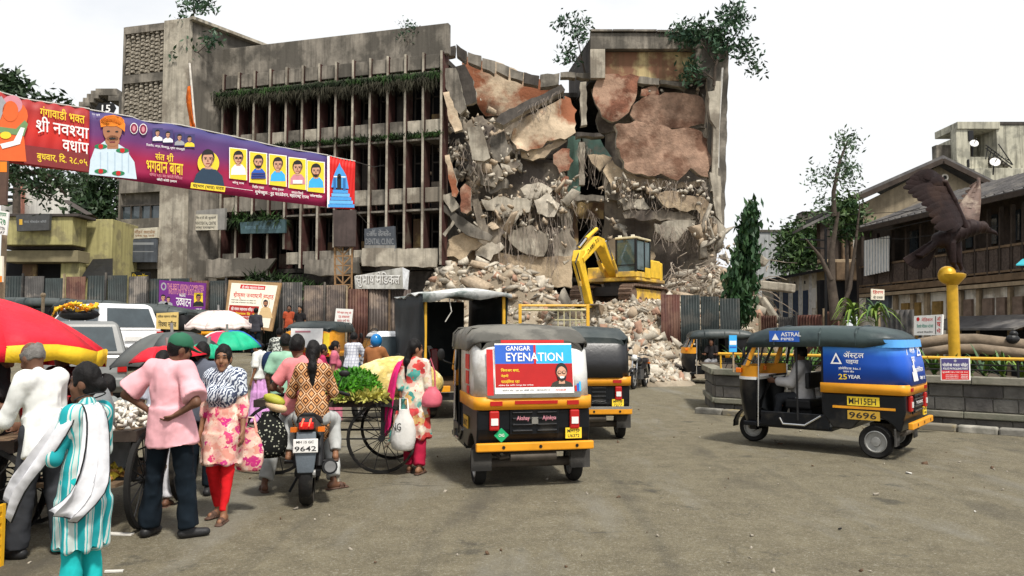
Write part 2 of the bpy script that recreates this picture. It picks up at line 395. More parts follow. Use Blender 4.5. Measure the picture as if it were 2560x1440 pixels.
# materials of the place
CONC = M('weathered_concrete', (.23, .205, .17), .9, .3, 1.6, .5, streak=.75, col2=(.1, .09, .075), f2=.45, s2=.5, bd=.03)
CONC_L = M('pale_concrete', (.40, .36, .29), .9, .25, 2.2, .5, streak=.6, col2=(.22, .19, .15), f2=.4, s2=.7, bd=.03)
CONC_D = M('dark_concrete', (.06, .052, .045), .92, .35, 2.5, .5, streak=.5, bd=.03)
CONC_Y = M('stained_cream_wall', (.40, .29, .13), .9, .3, 1.6, .4, streak=.8, col2=(.13, .08, .05), f2=.5, s2=.8)
MAROON = M('maroon_wash', (.06, .022, .018), .85, .4, 2, .3, streak=.7, col2=(.10, .075, .055), f2=.25, s2=.9)
PL_RED = M('red_plaster', (.21, .09, .056), .95, .5, 1.8, 1., col2=(.36, .23, .16), f2=.5, s2=.8, bd=.1, fleck=.5, bsc=1.2)
PL_MIX = M('patched_plaster', (.52, .41, .29), .95, .25, 1.7, .9, col2=(.27, .10, .05), f2=.5, s2=.38, bd=.09, fleck=.3, bsc=1.2)
PL_BROWN = M('brown_plaster', (.29, .185, .13), .95, .4, 1.9, 1., col2=(.16, .085, .055), f2=.42, s2=.6, bd=.12, fleck=.5, bsc=1.1)
PL_CREAM = M('cream_plaster', (.47, .37, .25), .95, .25, 1.8, .8, col2=(.30, .23, .16), f2=.45, s2=.6, bd=.05, fleck=.25)
GREYW = M('grey_room_wall', (.27, .23, .18), .95, .3, 1.2, .6, streak=.55, col2=(.12, .1, .085), f2=.45, s2=.5, bd=.05, fleck=.3)
TEAL = M('teal_room_wall', (.24, .40, .33), .9, .25, 1.8, .3, streak=.4, col2=(.35, .36, .30), f2=.35)
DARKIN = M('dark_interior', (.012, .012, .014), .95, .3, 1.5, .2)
MOSS = M('hanging_grass', (.022, .052, .010), .9, .6, 3, 0, col2=(.012, .02, .007), f2=.5, s2=1.1)
DRYMOSS = M('dry_hanging_grass', (.03, .028, .017), .95, .5, 3, 0)
STEEL = M('rusty_rebar', (.22, .18, .145), .7, .4, 5, 0)
RUB = [M('rubble_pale', (.50, .45, .37), .95, .3, 3, .6), M('rubble_grey', (.33, .295, .24), .95, .3, 3, .6), M('rubble_tan', (.38, .30, .215), .95, .3, 3, .6), M('rubble_red', (.33, .20, .14), .95, .3, 3, .6)]
# ground
gx = np.concatenate([np.linspace(-400, -42, 14), np.linspace(-40, 40, 161), np.linspace(42, 400, 14)]); gy = np.concatenate([np.linspace(-60, -6, 6), np.linspace(-5, 46, 154), np.linspace(48, 900, 16)])
GX, GY = np.meshgrid(gx, gy); gp = np.stack([GX.ravel(), GY.ravel(), np.zeros(GX.size)], 1)
gz = gh(gp[:, 0], gp[:, 1]) + .012 * nz(gp, .55, 3) + .004 * nz(gp, 3, 4); gp[:, 2] = gz
ny_, nx_ = GX.shape; ii = (np.arange(ny_ - 1)[:, None] * nx_ + np.arange(nx_ - 1)[None, :]).ravel(); gf = np.stack([ii, ii + 1, ii + nx_ + 1, ii + nx_], 1)
def ground_mat():
 b = NB('asphalt_and_dirt'); s = b.sep(); n1 = b.noise(.55, 8, rough=.65); n2 = b.noise(3.2, 8, rough=.7); n3 = b.noise(42, 4, rough=.75); n4 = b.noise(110, 3, rough=.7)
 asp = b.ramp(n2, [(.25, (.078, .08, .075)), (.5, (.122, .127, .122)), (.8, (.175, .175, .158))])
 dirt = b.ramp(n2, [(.2, (.085, .071, .043)), (.5, (.145, .124, .078)), (.85, (.215, .188, .122))])
 e = b.math('ADD', b.math('MULTIPLY', s[0], -.10), b.math('MULTIPLY', s[1], -.085)); e = b.math('ADD', e, b.math('MULTIPLY', n1, 1.7)); c = b.mix(b.mr(e, .2, .85), asp, dirt)
 c = b.mix(b.mr(n3, .54, .68, 0, .45), c, (.40, .385, .32)); c = b.mix(b.mr(n3, .32, .46, .5, 0), c, (.045, .043, .036)); c = b.mix(b.mr(n4, .56, .68, 0, .4), c, (.44, .42, .36)); c = b.mix(b.mr(n4, .32, .45, .45, 0), c, (.04, .037, .03))
 st = b.noise(.8, 6, b.map((1.2, .35, 1))); c = b.mix(b.mr(st, .54, .70, 0, .6), c, (.225, .217, .185)); c = b.mix(b.mr(st, .30, .44, .7, 0), c, (.065, .058, .045))
 wet = b.noise(.4, 6, b.map((.4, 1.2, 1))); w = b.math('MULTIPLY', b.mr(wet, .54, .62, 0, 1), b.mr(e, .5, .0)); rough = b.math('SUBTRACT', .92, b.math('MULTIPLY', w, .5)); c = b.mix(b.math('MULTIPLY', w, .4), c, (.06, .062, .06))
 c = b.mix(b.mr(b.noise(1.1, 7, rough=.7), .60, .67, 0, .55), c, (.03, .03, .027)); tr = b.noise(1.0, 3, b.map((1.9, .06, 1), (0, 0, -.5))); c = b.mix(b.mr(tr, .58, .68, 0, .25), c, (.04, .04, .036))
 vo = b.n('ShaderNodeTexVoronoi', feature='DISTANCE_TO_EDGE'); vo.inputs['Scale'].default_value = .42; vd = b.n('ShaderNodeVectorMath', operation='ADD'); b.l(b.co, vd.inputs[0])
 nn = b.n('ShaderNodeTexNoise'); nn.inputs['Scale'].default_value = 1.5; b.l(b.co, nn.inputs[0]); b.l(nn.outputs[1], vd.inputs[1]); b.l(vd.outputs[0], vo.inputs['Vector'])
 c = b.mix(b.math('MULTIPLY', b.mr(vo.outputs[0], .003, .009, .6, 0), b.mr(n1, .5, .65)), c, (.05, .048, .042))
 return b.out(c, rough, b.math('ADD', n3, n4), .8, bd=.014)
g_o = np_obj('ground', gp, gf, ground_mat(), smooth=180); tag(g_o, 'worn asphalt and brown dirt of the street', kind='structure')
# rocks
IF = np.array([(0, 1, 3), (0, 3, 2), (4, 6, 7), (4, 7, 5), (0, 4, 5), (0, 5, 1), (2, 3, 7), (2, 7, 6), (0, 2, 6), (0, 6, 4), (1, 5, 7), (1, 7, 3)])
def rock_verts(flatness=1.):
 v = np.array([(x, y, z) for x in (-.75, .75) for y in (-.75, .75) for z in (-.75, .75)]) * RNG.uniform(.55, 1.25, (8, 1)) + RNG.normal(size=(8, 3)) * .14; v = v * np.array([RNG.uniform(.8, 1.5), RNG.uniform(.5, 1.0), RNG.uniform(.25, .75) * flatness]); return v
def rand_rot(n):
 q = RNG.normal(size=(n, 4)); q /= np.linalg.norm(q, axis=1)[:, None]; w, x, y, z = q.T
 return np.stack([1 - 2 * (y * y + z * z), 2 * (x * y - z * w), 2 * (x * z + y * w), 2 * (x * y + z * w), 1 - 2 * (x * x + z * z), 2 * (y * z - x * w), 2 * (x * z - y * w), 2 * (y * z + x * w), 1 - 2 * (x * x + y * y)], 1).reshape(n, 3, 3)
def rocks(name, pts, sizes, mats, parent=None, probs=None):
 n = len(pts); base = np.stack([rock_verts() for _ in range(14)]); k = RNG.integers(0, 14, n); v = np.einsum('nij,nvj->nvi', rand_rot(n), base[k]) * np.asarray(sizes)[:, None, None] + np.asarray(pts)[:, None, :]
 f = (IF[None] + 8 * np.arange(n)[:, None, None]).reshape(-1, 3); mi = np.repeat(RNG.choice(len(mats), n, p=probs), 12)
 return np_obj(name, v.reshape(-1, 3), f, mats, parent, 0, mi)
# broken slabs traced where they stand, with real thickness
def plate(name, pts, Y, th, mat, parent, jag=.10, relief=.05, res=.32, back=None):
 p3 = [P(p[0], p[1], p[2] if len(p) > 2 else Y) for p in pts]; n = V((0, 0, 0)); k = len(p3); c = sum(p3, V((0, 0, 0))) / k
 for i in range(k): n += (p3[i] - c).cross(p3[(i + 1) % k] - c)
 n.normalize()
 if n.y > 0: n = -n
 ux = V((1, 0, 0)); ux = (ux - n * ux.dot(n)).normalized(); uy = n.cross(ux)
 q = [((p - c).dot(ux), (p - c).dot(uy), (p - c).dot(n)) for p in p3]; edge = []
 for i in range(k):
  a, b = q[i], q[(i + 1) % k]; L_ = math.hypot(b[0] - a[0], b[1] - a[1]); m = max(1, int(L_ / res))
  for j in range(m):
   t = j / m; w = jag if j else jag * .4; edge.append((a[0] + (b[0] - a[0]) * t + random.uniform(-w, w), a[1] + (b[1] - a[1]) * t + random.uniform(-w, w)))
 x0, x1 = min(e[0] for e in edge), max(e[0] for e in edge); y0, y1 = min(e[1] for e in edge), max(e[1] for e in edge); ins = []
 def inside(x, y):
  r = False; j = len(edge) - 1
  for i in range(len(edge)):
   if (edge[i][1] > y) != (edge[j][1] > y) and x < (edge[j][0] - edge[i][0]) * (y - edge[i][1]) / (edge[j][1] - edge[i][1]) + edge[i][0]: r = not r
   j = i
  return r
 st = max(res, ((x1 - x0) * (y1 - y0) / 500) ** .5)
 for i in range(int((x1 - x0) / st) + 1):
  for j in range(int((y1 - y0) / st) + 1):
   x, y = x0 + (i + random.uniform(.1, .9)) * st, y0 + (j + random.uniform(.1, .9)) * st
   if inside(x, y): ins.append((x, y))
 ne = len(edge); r = delaunay_2d_cdt([V(e) for e in edge + ins], [(i, (i + 1) % ne) for i in range(ne)], [], 1, 1e-5)
 v2 = np.array([(v.x, v.y) for v in r[0]]); tris = [t for t in r[2]]; orig = r[3]
 d = relief * nz(np.c_[v2, np.full(len(v2), c.x)], .9, 5) * 1.6 + relief * .5 * nz(np.c_[v2, np.full(len(v2), c.z)], 4, 9); mean_d = np.array([z for _, _, z in q]).mean()
 if any(len(p) > 2 for p in pts):
  qa = np.array(q); D = np.linalg.norm(v2[:, None, :] - qa[None, :, :2], axis=2) + .05; W = 1 / D ** 2; d = d + (W * qa[:, 2]).sum(1) / W.sum(1)
 C, UX, UY, N = map(np.array, (c, ux, uy, n)); f3 = C + v2[:, :1] * UX + v2[:, 1:] * UY + d[:, None] * N; b3 = f3 - N * th + .02 * RNG.normal(size=f3.shape)
 nv = len(f3); fs = [tuple(t) for t in tris] + [tuple(i + nv for i in t)[::-1] for t in tris]; cnt = {}
 for t in tris:
  for i in range(3): e = (t[i], t[(i + 1) % 3]); cnt[e] = 1
 side = [(b_, a_, a_ + nv, b_ + nv) for (a_, b_) in cnt if (b_, a_) not in cnt]
 fs += side; mi = [0] * (2 * len(tris)) + [1] * len(side); m = MB(); m.v = [V(x) for x in np.concatenate([f3, b3])]; m.f = [list(f) for f in fs]; m.m = mi
 return m.build(name, [mat, back or CONC_L], parent, smooth=40)
def wires(name, n, a, b, Y, ln, parent, r=.011, sway=.35, dj=.5):
 m = MB()
 for _ in range(n):
  t = random.random(); p = P(a[0] + (b[0] - a[0]) * t, a[1] + (b[1] - a[1]) * t, Y + random.uniform(-dj, dj)); l = random.uniform(.4, 1) * ln; pts = []; sx, sy = random.uniform(-sway, sway), random.uniform(-.3, .3); w = random.uniform(-.25, .25)
  for i in range(5): u = i / 4; pts.append(p + V((sx * u * u + w * math.sin(u * 3), sy * u, -l * u)))
  m.tube(pts, r, 3)
 o = m.build(name, STEEL, parent); o['kind'] = 'stuff'; return o
def grass_strip(name, a, b, n, ln, mat, parent, droop=.8, w=.02, depth=.15):
 a, b = np.array(a), np.array(b); t = RNG.random(n); base = a + (b - a) * t[:, None] + RNG.normal(size=(n, 3)) * np.array([.03, depth, .05]); l = ln * RNG.uniform(.3, 1, n) * (.55 + .45 * np.sin(t * 37) ** 2)
 dirn = RNG.normal(size=(n, 3)) * .4; dirn[:, 2] = -droop + RNG.normal(size=n) * .35; dirn[:, 1] -= .3; dirn /= np.linalg.norm(dirn, axis=1)[:, None]; tip = base + dirn * l[:, None]; s = np.zeros((n, 3)); s[:, 0] = w * RNG.uniform(.6, 1.6, n); mid = (base + tip) / 2 + np.array([0, -.05, .06])
 v = np.stack([base - s, base + s, mid + s * .8, mid - s * .8, tip + s * .15, tip - s * .15], 1).reshape(-1, 3); i = np.arange(n)[:, None] * 6; f = np.concatenate([i + np.array([0, 1, 2, 3]), i + np.array([3, 2, 4, 5])])
 o = np_obj(name, v, f, mat, parent); o['kind'] = 'stuff'; return o
# the half demolished building
WB = P(467, 830, 39.9); WA = P(1100, 830, 36.05); WB.z = WA.z = 0
wu = (WA - WB); WLEN = wu.length; wu.normalize(); wn_ = V((-wu.y, wu.x, 0))        # wn_ points into the building
if wn_.y < 0: wn_ = -wn_
def W(u, d, z): return WB + wu * u + wn_ * d + V((0, 0, z))
BLD = thing('demolished_building', 'half demolished four storey grey concrete building with torn open rooms', 'building', W(WLEN / 2, 2, 0), world=True)
ROTW = Matrix.Rotation(math.atan2(wu.y, wu.x), 3, 'Z')
def wbox(m, u0, u1, d0, d1, z0, z1, mi=0): m.box(W((u0 + u1) / 2, (d0 + d1) / 2, (z0 + z1) / 2), (u1 - u0, d1 - d0, z1 - z0), mi, ROTW)
m = MB(); wbox(m, -.3, WLEN + .25, .25, .6, 15.22, 16.75); m.build('parapet', CONC, BLD, bevel=.03)
m = MB(); wbox(m, -.3, WLEN, .62, 9, 14.95, 15.2); m.build('roof_slab', CONC_D, BLD)
for z, n_ in ((14.3, 0), (11.0, 1), (7.55, 2)):
 m = MB(); wbox(m, -.1, WLEN, .12, 1.1, z, z + .09); m.build('ledge', CONC, BLD)
for z0, z1 in ((11.35, 12.0), (7.95, 8.7), (5.1, 5.75)):
 for i in range(15):
  if z0 < 6 and i in (4, 5): continue
  m = MB(); wbox(m, i * WLEN / 15 + .07, (i + 1) * WLEN / 15 - .07, .14, .34, z0 + random.uniform(-.02, .02), z1 + random.uniform(-.03, .03)); m.build('spandrel', random.choice([CONC, CONC_L, CONC, CONC_L]), BLD, bevel=.02)
for i in range(15):
 m = MB(); wbox(m, i * WLEN / 15 + .07, (i + 1) * WLEN / 15 - .07, .1, .3, 14.5, 15.2); m.build('top_panel', CONC, BLD, bevel=.02)
for i in range(16):
 u = i * WLEN / 15; zb = 4.9 if i not in (6, 9, 12) else (5.9 if i != 12 else 6.6)
 if i < 6: zb = 4.5
 m = MB(); c = W(u, .42, (zb + 15.3) / 2); m.box(c, (.09, .84, 15.3 - zb), 1, ROTW); m.box(W(u, -.012, (zb + 15.3) / 2), (.11, .024, 15.3 - zb), 0, ROTW)
 m.build('fin', [CONC_L, MAROON], BLD)
for z in (4.85, 7.7, 11.15):
 m = MB(); wbox(m, 0, WLEN, .85, 6, z - .1, z + .12); m.build('floor_slab', CONC_D, BLD)
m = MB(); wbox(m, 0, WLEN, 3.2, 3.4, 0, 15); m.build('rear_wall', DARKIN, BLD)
m = MB(); wbox(m, 0, WLEN, .9, 1.1, 0, 4.7); m.build('shop_wall', CONC_D, BLD)
for fl, (z0, z1) in enumerate(((5.0, 7.55), (7.85, 11.0), (11.3, 14.3))):
 for i in range(15):
  u0, u1 = i * WLEN / 15 + .08, (i + 1) * WLEN / 15 - .08; k = random.random()
  if k < .62:
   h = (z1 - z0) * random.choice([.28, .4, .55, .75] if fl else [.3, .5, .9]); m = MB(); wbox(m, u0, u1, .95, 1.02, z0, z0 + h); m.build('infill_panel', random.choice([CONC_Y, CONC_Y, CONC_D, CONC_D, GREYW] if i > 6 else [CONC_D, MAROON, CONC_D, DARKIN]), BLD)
  m = MB(); wbox(m, u0, u0 + .05, 1.0, 1.07, z0, z1); wbox(m, u0, u1, 1.0, 1.06, z1 - .95, z1 - .88); wbox(m, (u0 + u1) / 2 - .02, (u0 + u1) / 2 + .02, 1.0, 1.05, z0, z1); m.build('window_frame', CONC_D, BLD)
grass_strip('hanging_grass', W(.3, .1, 14.25), W(WLEN - .1, .1, 14.25), 4200, .62, MOSS, BLD); grass_strip('hanging_grass', W(.3, .05, 14.0), W(WLEN - .3, .05, 13.95), 3200, .85, DRYMOSS, BLD, 1.4)
grass_strip('ledge_grass', W(5, .12, 11.2), W(WLEN, .12, 11.2), 1500, .35, MOSS, BLD, -.2); grass_strip('ledge_grass', W(2.6, 0, 7.5), W(5.6, 0, 7.4), 2600, .8, MOSS, BLD, .3, .03); grass_strip('ledge_grass', W(4, .1, 4.4), W(8, -.5, 3.6), 4200, .9, MOSS, BLD, .1, .035, .5)
plate('canopy_slab', [(515, 648), (690, 645), (672, 668), (640, 690), (515, 692)], 38.4, .35, CONC, BLD, .06, .03)
plate('canopy_slab', [(762, 650), (832, 645), (900, 642), (902, 684), (800, 690), (760, 683)], 37.3, .35, CONC, BLD, .06, .03)
plate('fascia', [(905, 620), (1095, 622), (1092, 668), (905, 665)], 36.2, .3, CONC_L, BLD, .04, .02)
# stair tower
T0 = P(286, 830, 39.0); T1 = P(452, 830, 38.0); T2 = V((-13.2, 42.6, 0));
for t in (T0, T1): t.z = 0
tu = (T1 - T0).normalized(); tlen = (T1 - T0).length; tn = V((-tu.y, tu.x, 0)); ROTT = Matrix.Rotation(math.atan2(tu.y, tu.x), 3, 'Z')
def TT(u, d, z): return T0 + tu * u + tn * d + V((0, 0, z))
def tbox(m, u0, u1, d0, d1, z0, z1, mi=0): m.box(TT((u0 + u1) / 2, (d0 + d1) / 2, (z0 + z1) / 2), (u1 - u0, d1 - d0, z1 - z0), mi, ROTT)
TP = Plane(TT(0, 0, 0), TT(1, 0, 0))
def tuz(px, py): q = TP.at(px, py) - T0; return q.dot(tu), q.z
ua, _ = tuz(312, 100); ub, _ = tuz(409, 100); _, za = tuz(360, 80); _, zb = tuz(360, 184); _, zc = tuz(360, 205); _, zd = tuz(360, 312)
TOP = 17.75
m = MB(); tbox(m, 0, ua, 0, .35, 0, TOP - .1); m.build('tower_pier', CONC, BLD, bevel=.02)
m = MB(); tbox(m, ub, tlen, 0, .35, 0, TOP); m.build('tower_pier', CONC_L, BLD, bevel=.02)
for z0, z1 in ((za, TOP - .1), (zc, zb), (tuz(0, 500)[1], zd), (tuz(0, 590)[1], tuz(0, 562)[1]), (tuz(0, 682)[1], tuz(0, 660)[1])):
 m = MB(); tbox(m, ua, ub, .002, .3, z0, z1); m.build('tower_beam', CONC, BLD)
m = MB(); m.loft([[TT(.1, .36, 0), TT(tlen, .36, 0), T2, T2 + V((-5, 1, 0))], [TT(.1, .36, TOP - .12), TT(tlen, .36, TOP), T2 + V((0, 0, TOP - .15)), T2 + V((-5, 1, TOP - .15))]]); tw = m.build('tower_shaft', CONC, BLD)
m = MB(); a_, b_ = TT(tlen, .1, TOP), T2 + V((.1, 0, TOP - .14)); m.bar(a_, b_, .5, .16); m.build('tower_coping', CONC_L, BLD)
blk = MB(); blk.box((0, 0, 0), ((ub - ua) / 8 * .5, .3, (za - zb) / 11 * .82), tx=.9, ty=.6)
blk_me = None
for z_hi, z_lo in ((za, zb), (zc, zd)):
 rows = 11; dz = (z_hi - z_lo) / rows; du = (ub - ua) / 8
 for r_ in range(rows):
  for c_ in range(8):
   p = TT(ua + (c_ + .5) * du, .18 + random.uniform(-.03, .03), z_lo + (r_ + (.68 if c_ % 2 else .32)) * dz)
   if blk_me is None:
    o = blk.build('screen_block', CONC_L, None); o.location = (0, 0, 0); blk_me = o.data; bpy.data.objects.remove(o)
   o = bpy.data.objects.new('screen_block', blk_me); link(o, BLD); o.location = p - BLD.location; o.rotation_euler = (0, random.uniform(-.05, .05), math.atan2(tu.y, tu.x) + random.uniform(-.15, .15))
for px0, px1, py0, py1 in ((303, 346, 516, 560), (351, 396, 514, 560)):
 u0, z1 = tuz(px0, py0); u1, z0 = tuz(px1, py1); m = MB(); tbox(m, u0, u1, .15, .2, z0, z1); w_ = m.build('window', glass('window_glass'), BLD); m = MB()
 for a, b, c, d in ((u0 - .05, u1 + .05, z1, z1 + .07), (u0 - .05, u1 + .05, z0 - .07, z0), (u0 - .07, u0, z0, z1), (u1, u1 + .07, z0, z1), ((u0 + u1) / 2 - .02, (u0 + u1) / 2 + .02, z0, z1)): tbox(m, a, b, .05, .22, c, d)
 m.build('window_frame', CONC_D, w_)
# the torn open middle and right block: rooms, back walls, slabs
def wallpoly(name, pts, Y, mat, th=.25, jag=.08, relief=.05, **k): return plate(name, pts, Y, th, mat, BLD, jag, relief, **k)
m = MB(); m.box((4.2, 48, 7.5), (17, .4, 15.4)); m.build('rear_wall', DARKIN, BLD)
for z in (15.0, 11.5, 8.2, 4.6):
 m = MB(); m.box((4.0, 44.9, z), (15.6, 5.8, .25)); m.build('floor_slab', CONC_D, BLD)
wallpoly('room_wall', [(1155, 140), (1240, 155), (1330, 190), (1405, 215), (1385, 250), (1330, 262), (1262, 285), (1215, 290), (1180, 245), (1160, 190)], 40.3, PL_MIX)
wallpoly('room_wall', [(1180, 300), (1300, 290), (1430, 250), (1436, 345), (1425, 470), (1300, 480), (1230, 440), (1190, 380)], 42.6, GREYW)
wallpoly('room_wall', [(1110, 560), (1190, 545), (1300, 500), (1425, 480), (1425, 640), (1300, 650), (1110, 655)], 42.4, GREYW)
wallpoly('room_wall', [(1419, 340), (1452, 340), (1450, 492), (1419, 492)], 39.9, TEAL, jag=.03)
wallpoly('room_wall', [(1455, 345), (1500, 348), (1530, 395), (1470, 388), (1462, 372)], 40.0, TEAL, jag=.06)
wallpoly('room_wall', [(1480, 182), (1765, 190), (1765, 320), (1500, 330), (1488, 300), (1500, 270), (1480, 230)], 40.2, GREYW)
wallpoly('room_wall', [(1510, 325), (1770, 320), (1775, 500), (1512, 500), (1512, 400)], 40.4, GREYW)
wallpoly('room_wall', [(1508, 500), (1780, 495), (1800, 730), (1506, 735), (1508, 600)], 39.6, GREYW)
wallpoly('room_wall', [(1416, 500), (1510, 500), (1510, 547), (1445, 547), (1445, 640), (1416, 640)], 39.5, CONC_Y, jag=.04)
wallpoly('room_wall', [(1100, 610), (1180, 600), (1235, 625), (1290, 640), (1430, 640), (1430, 720), (1100, 700)], 37.6, PL_CREAM, th=.3)
m = MB(); a, b = P(1480, 830, 38.5).x, P(1818, 830, 38.5).x; z0, z1 = P(0, 196, 38.5).z, P(0, 84, 38.5).z; i0, i1 = P(1511, 0, 38.5).x, P(1736, 0, 38.5).x; zi = P(0, 124, 38.5).z
m.box(((a + b) / 2, 38.6, (zi + z1) / 2), (b - a, .4, z1 - zi)); m.build('penthouse_beam', CONC, BLD, bevel=.03)
m = MB(); m.box(((a + i0) / 2, 38.6, (z0 + zi) / 2), (i0 - a, .4, zi - z0)); m.build('penthouse_pier', CONC_L, BLD)
m = MB(); m.box(((i1 + b) / 2, 38.6, (z0 + zi) / 2), (b - i1, .4, zi - z0)); m.build('penthouse_pier', CONC, BLD)
m = MB(); m.box(((i0 + i1) / 2, 38.95, (z0 + zi) / 2), (i1 - i0, .2, zi - z0)); m.build('penthouse_panel', M('patched_yellow_wall', (.42, .33, .17), .9, .3, 1.2, .4, streak=.6, col2=(.2, .1, .06), f2=.5, s2=.5), BLD)
m = MB(); m.loft([[V((a + .02, 39.1, z0)), V((b - .02, 39.1, z0)), V((b - .02, 44, z0)), V((a - .7, 44, z0))], [V((a + .02, 39.1, z1 - .05)), V((b - .02, 39.1, z1 - .05)), V((b - .02, 44, z1 - .05)), V((a - .7, 44, z1 - .05))]]); m.build('penthouse_body', CONC_D, BLD)
for k in range(6):
 x0 = a + (b - a) * k / 6; m = MB(); m.box((x0 + (b - a) / 12, 38.55, z1 + .05 + random.uniform(0, .05)), ((b - a) / 6 - .03, .55, .1), rot=(0, random.uniform(-.008, .008), 0)); m.build('coping_stone', CONC, BLD)
wallpoly('side_wall', [(1768, 195), (1817, 100), (1822, 100), (1812, 560), (1806, 600), (1772, 560)], 38.2, CONC, th=.35, jag=.04)
m = MB(); m.bar(P(1793, 205, 37.9), P(1784, 480, 37.9), .3, .3); m.build('corner_column', CONC_L, BLD); m = MB(); m.tube([P(1806, 170, 37.85), P(1796, 330, 37.85), P(1795, 420, 37.85)], .06, 8); m.build('drain_pipe', M('pale_pipe', (.5, .48, .44)), BLD)
for pts in ([(1770, 230), (1792, 225), (1797, 300), (1790, 320), (1776, 300)], [(1775, 430), (1802, 440), (1806, 560), (1790, 540)], [(1784, 540), (1806, 560), (1815, 572), (1805, 600), (1790, 585)]): plate('wall_remnant', pts, 37.7, .3, CONC_L, BLD, .06, .06)
edge = [(1112, 118), (1140, 112), (1168, 128), (1205, 141), (1240, 155), (1275, 168), (1310, 180), (1350, 187), (1400, 181), (1440, 180), (1480, 183), (1530, 188), (1590, 192), (1650, 197), (1720, 205)]
for (x0, y0), (x1, y1) in zip(edge, edge[1:]):
 w_ = 26 if x0 < 1400 else 13; dY = random.uniform(-.15, .15); plate('roof_edge_block', [(x0 + 1, y0 + random.uniform(-3, 3)), (x1 - 1, y1 + random.uniform(-3, 3)), (x1 - 1 - w_ * .1, y1 + w_ * random.uniform(.8, 1.2)), (x0 + 1, y0 + w_ * random.uniform(.8, 1.2))], 38.9 + dY, .5, random.choice([CONC, CONC, CONC_D]), BLD, .04, .04)
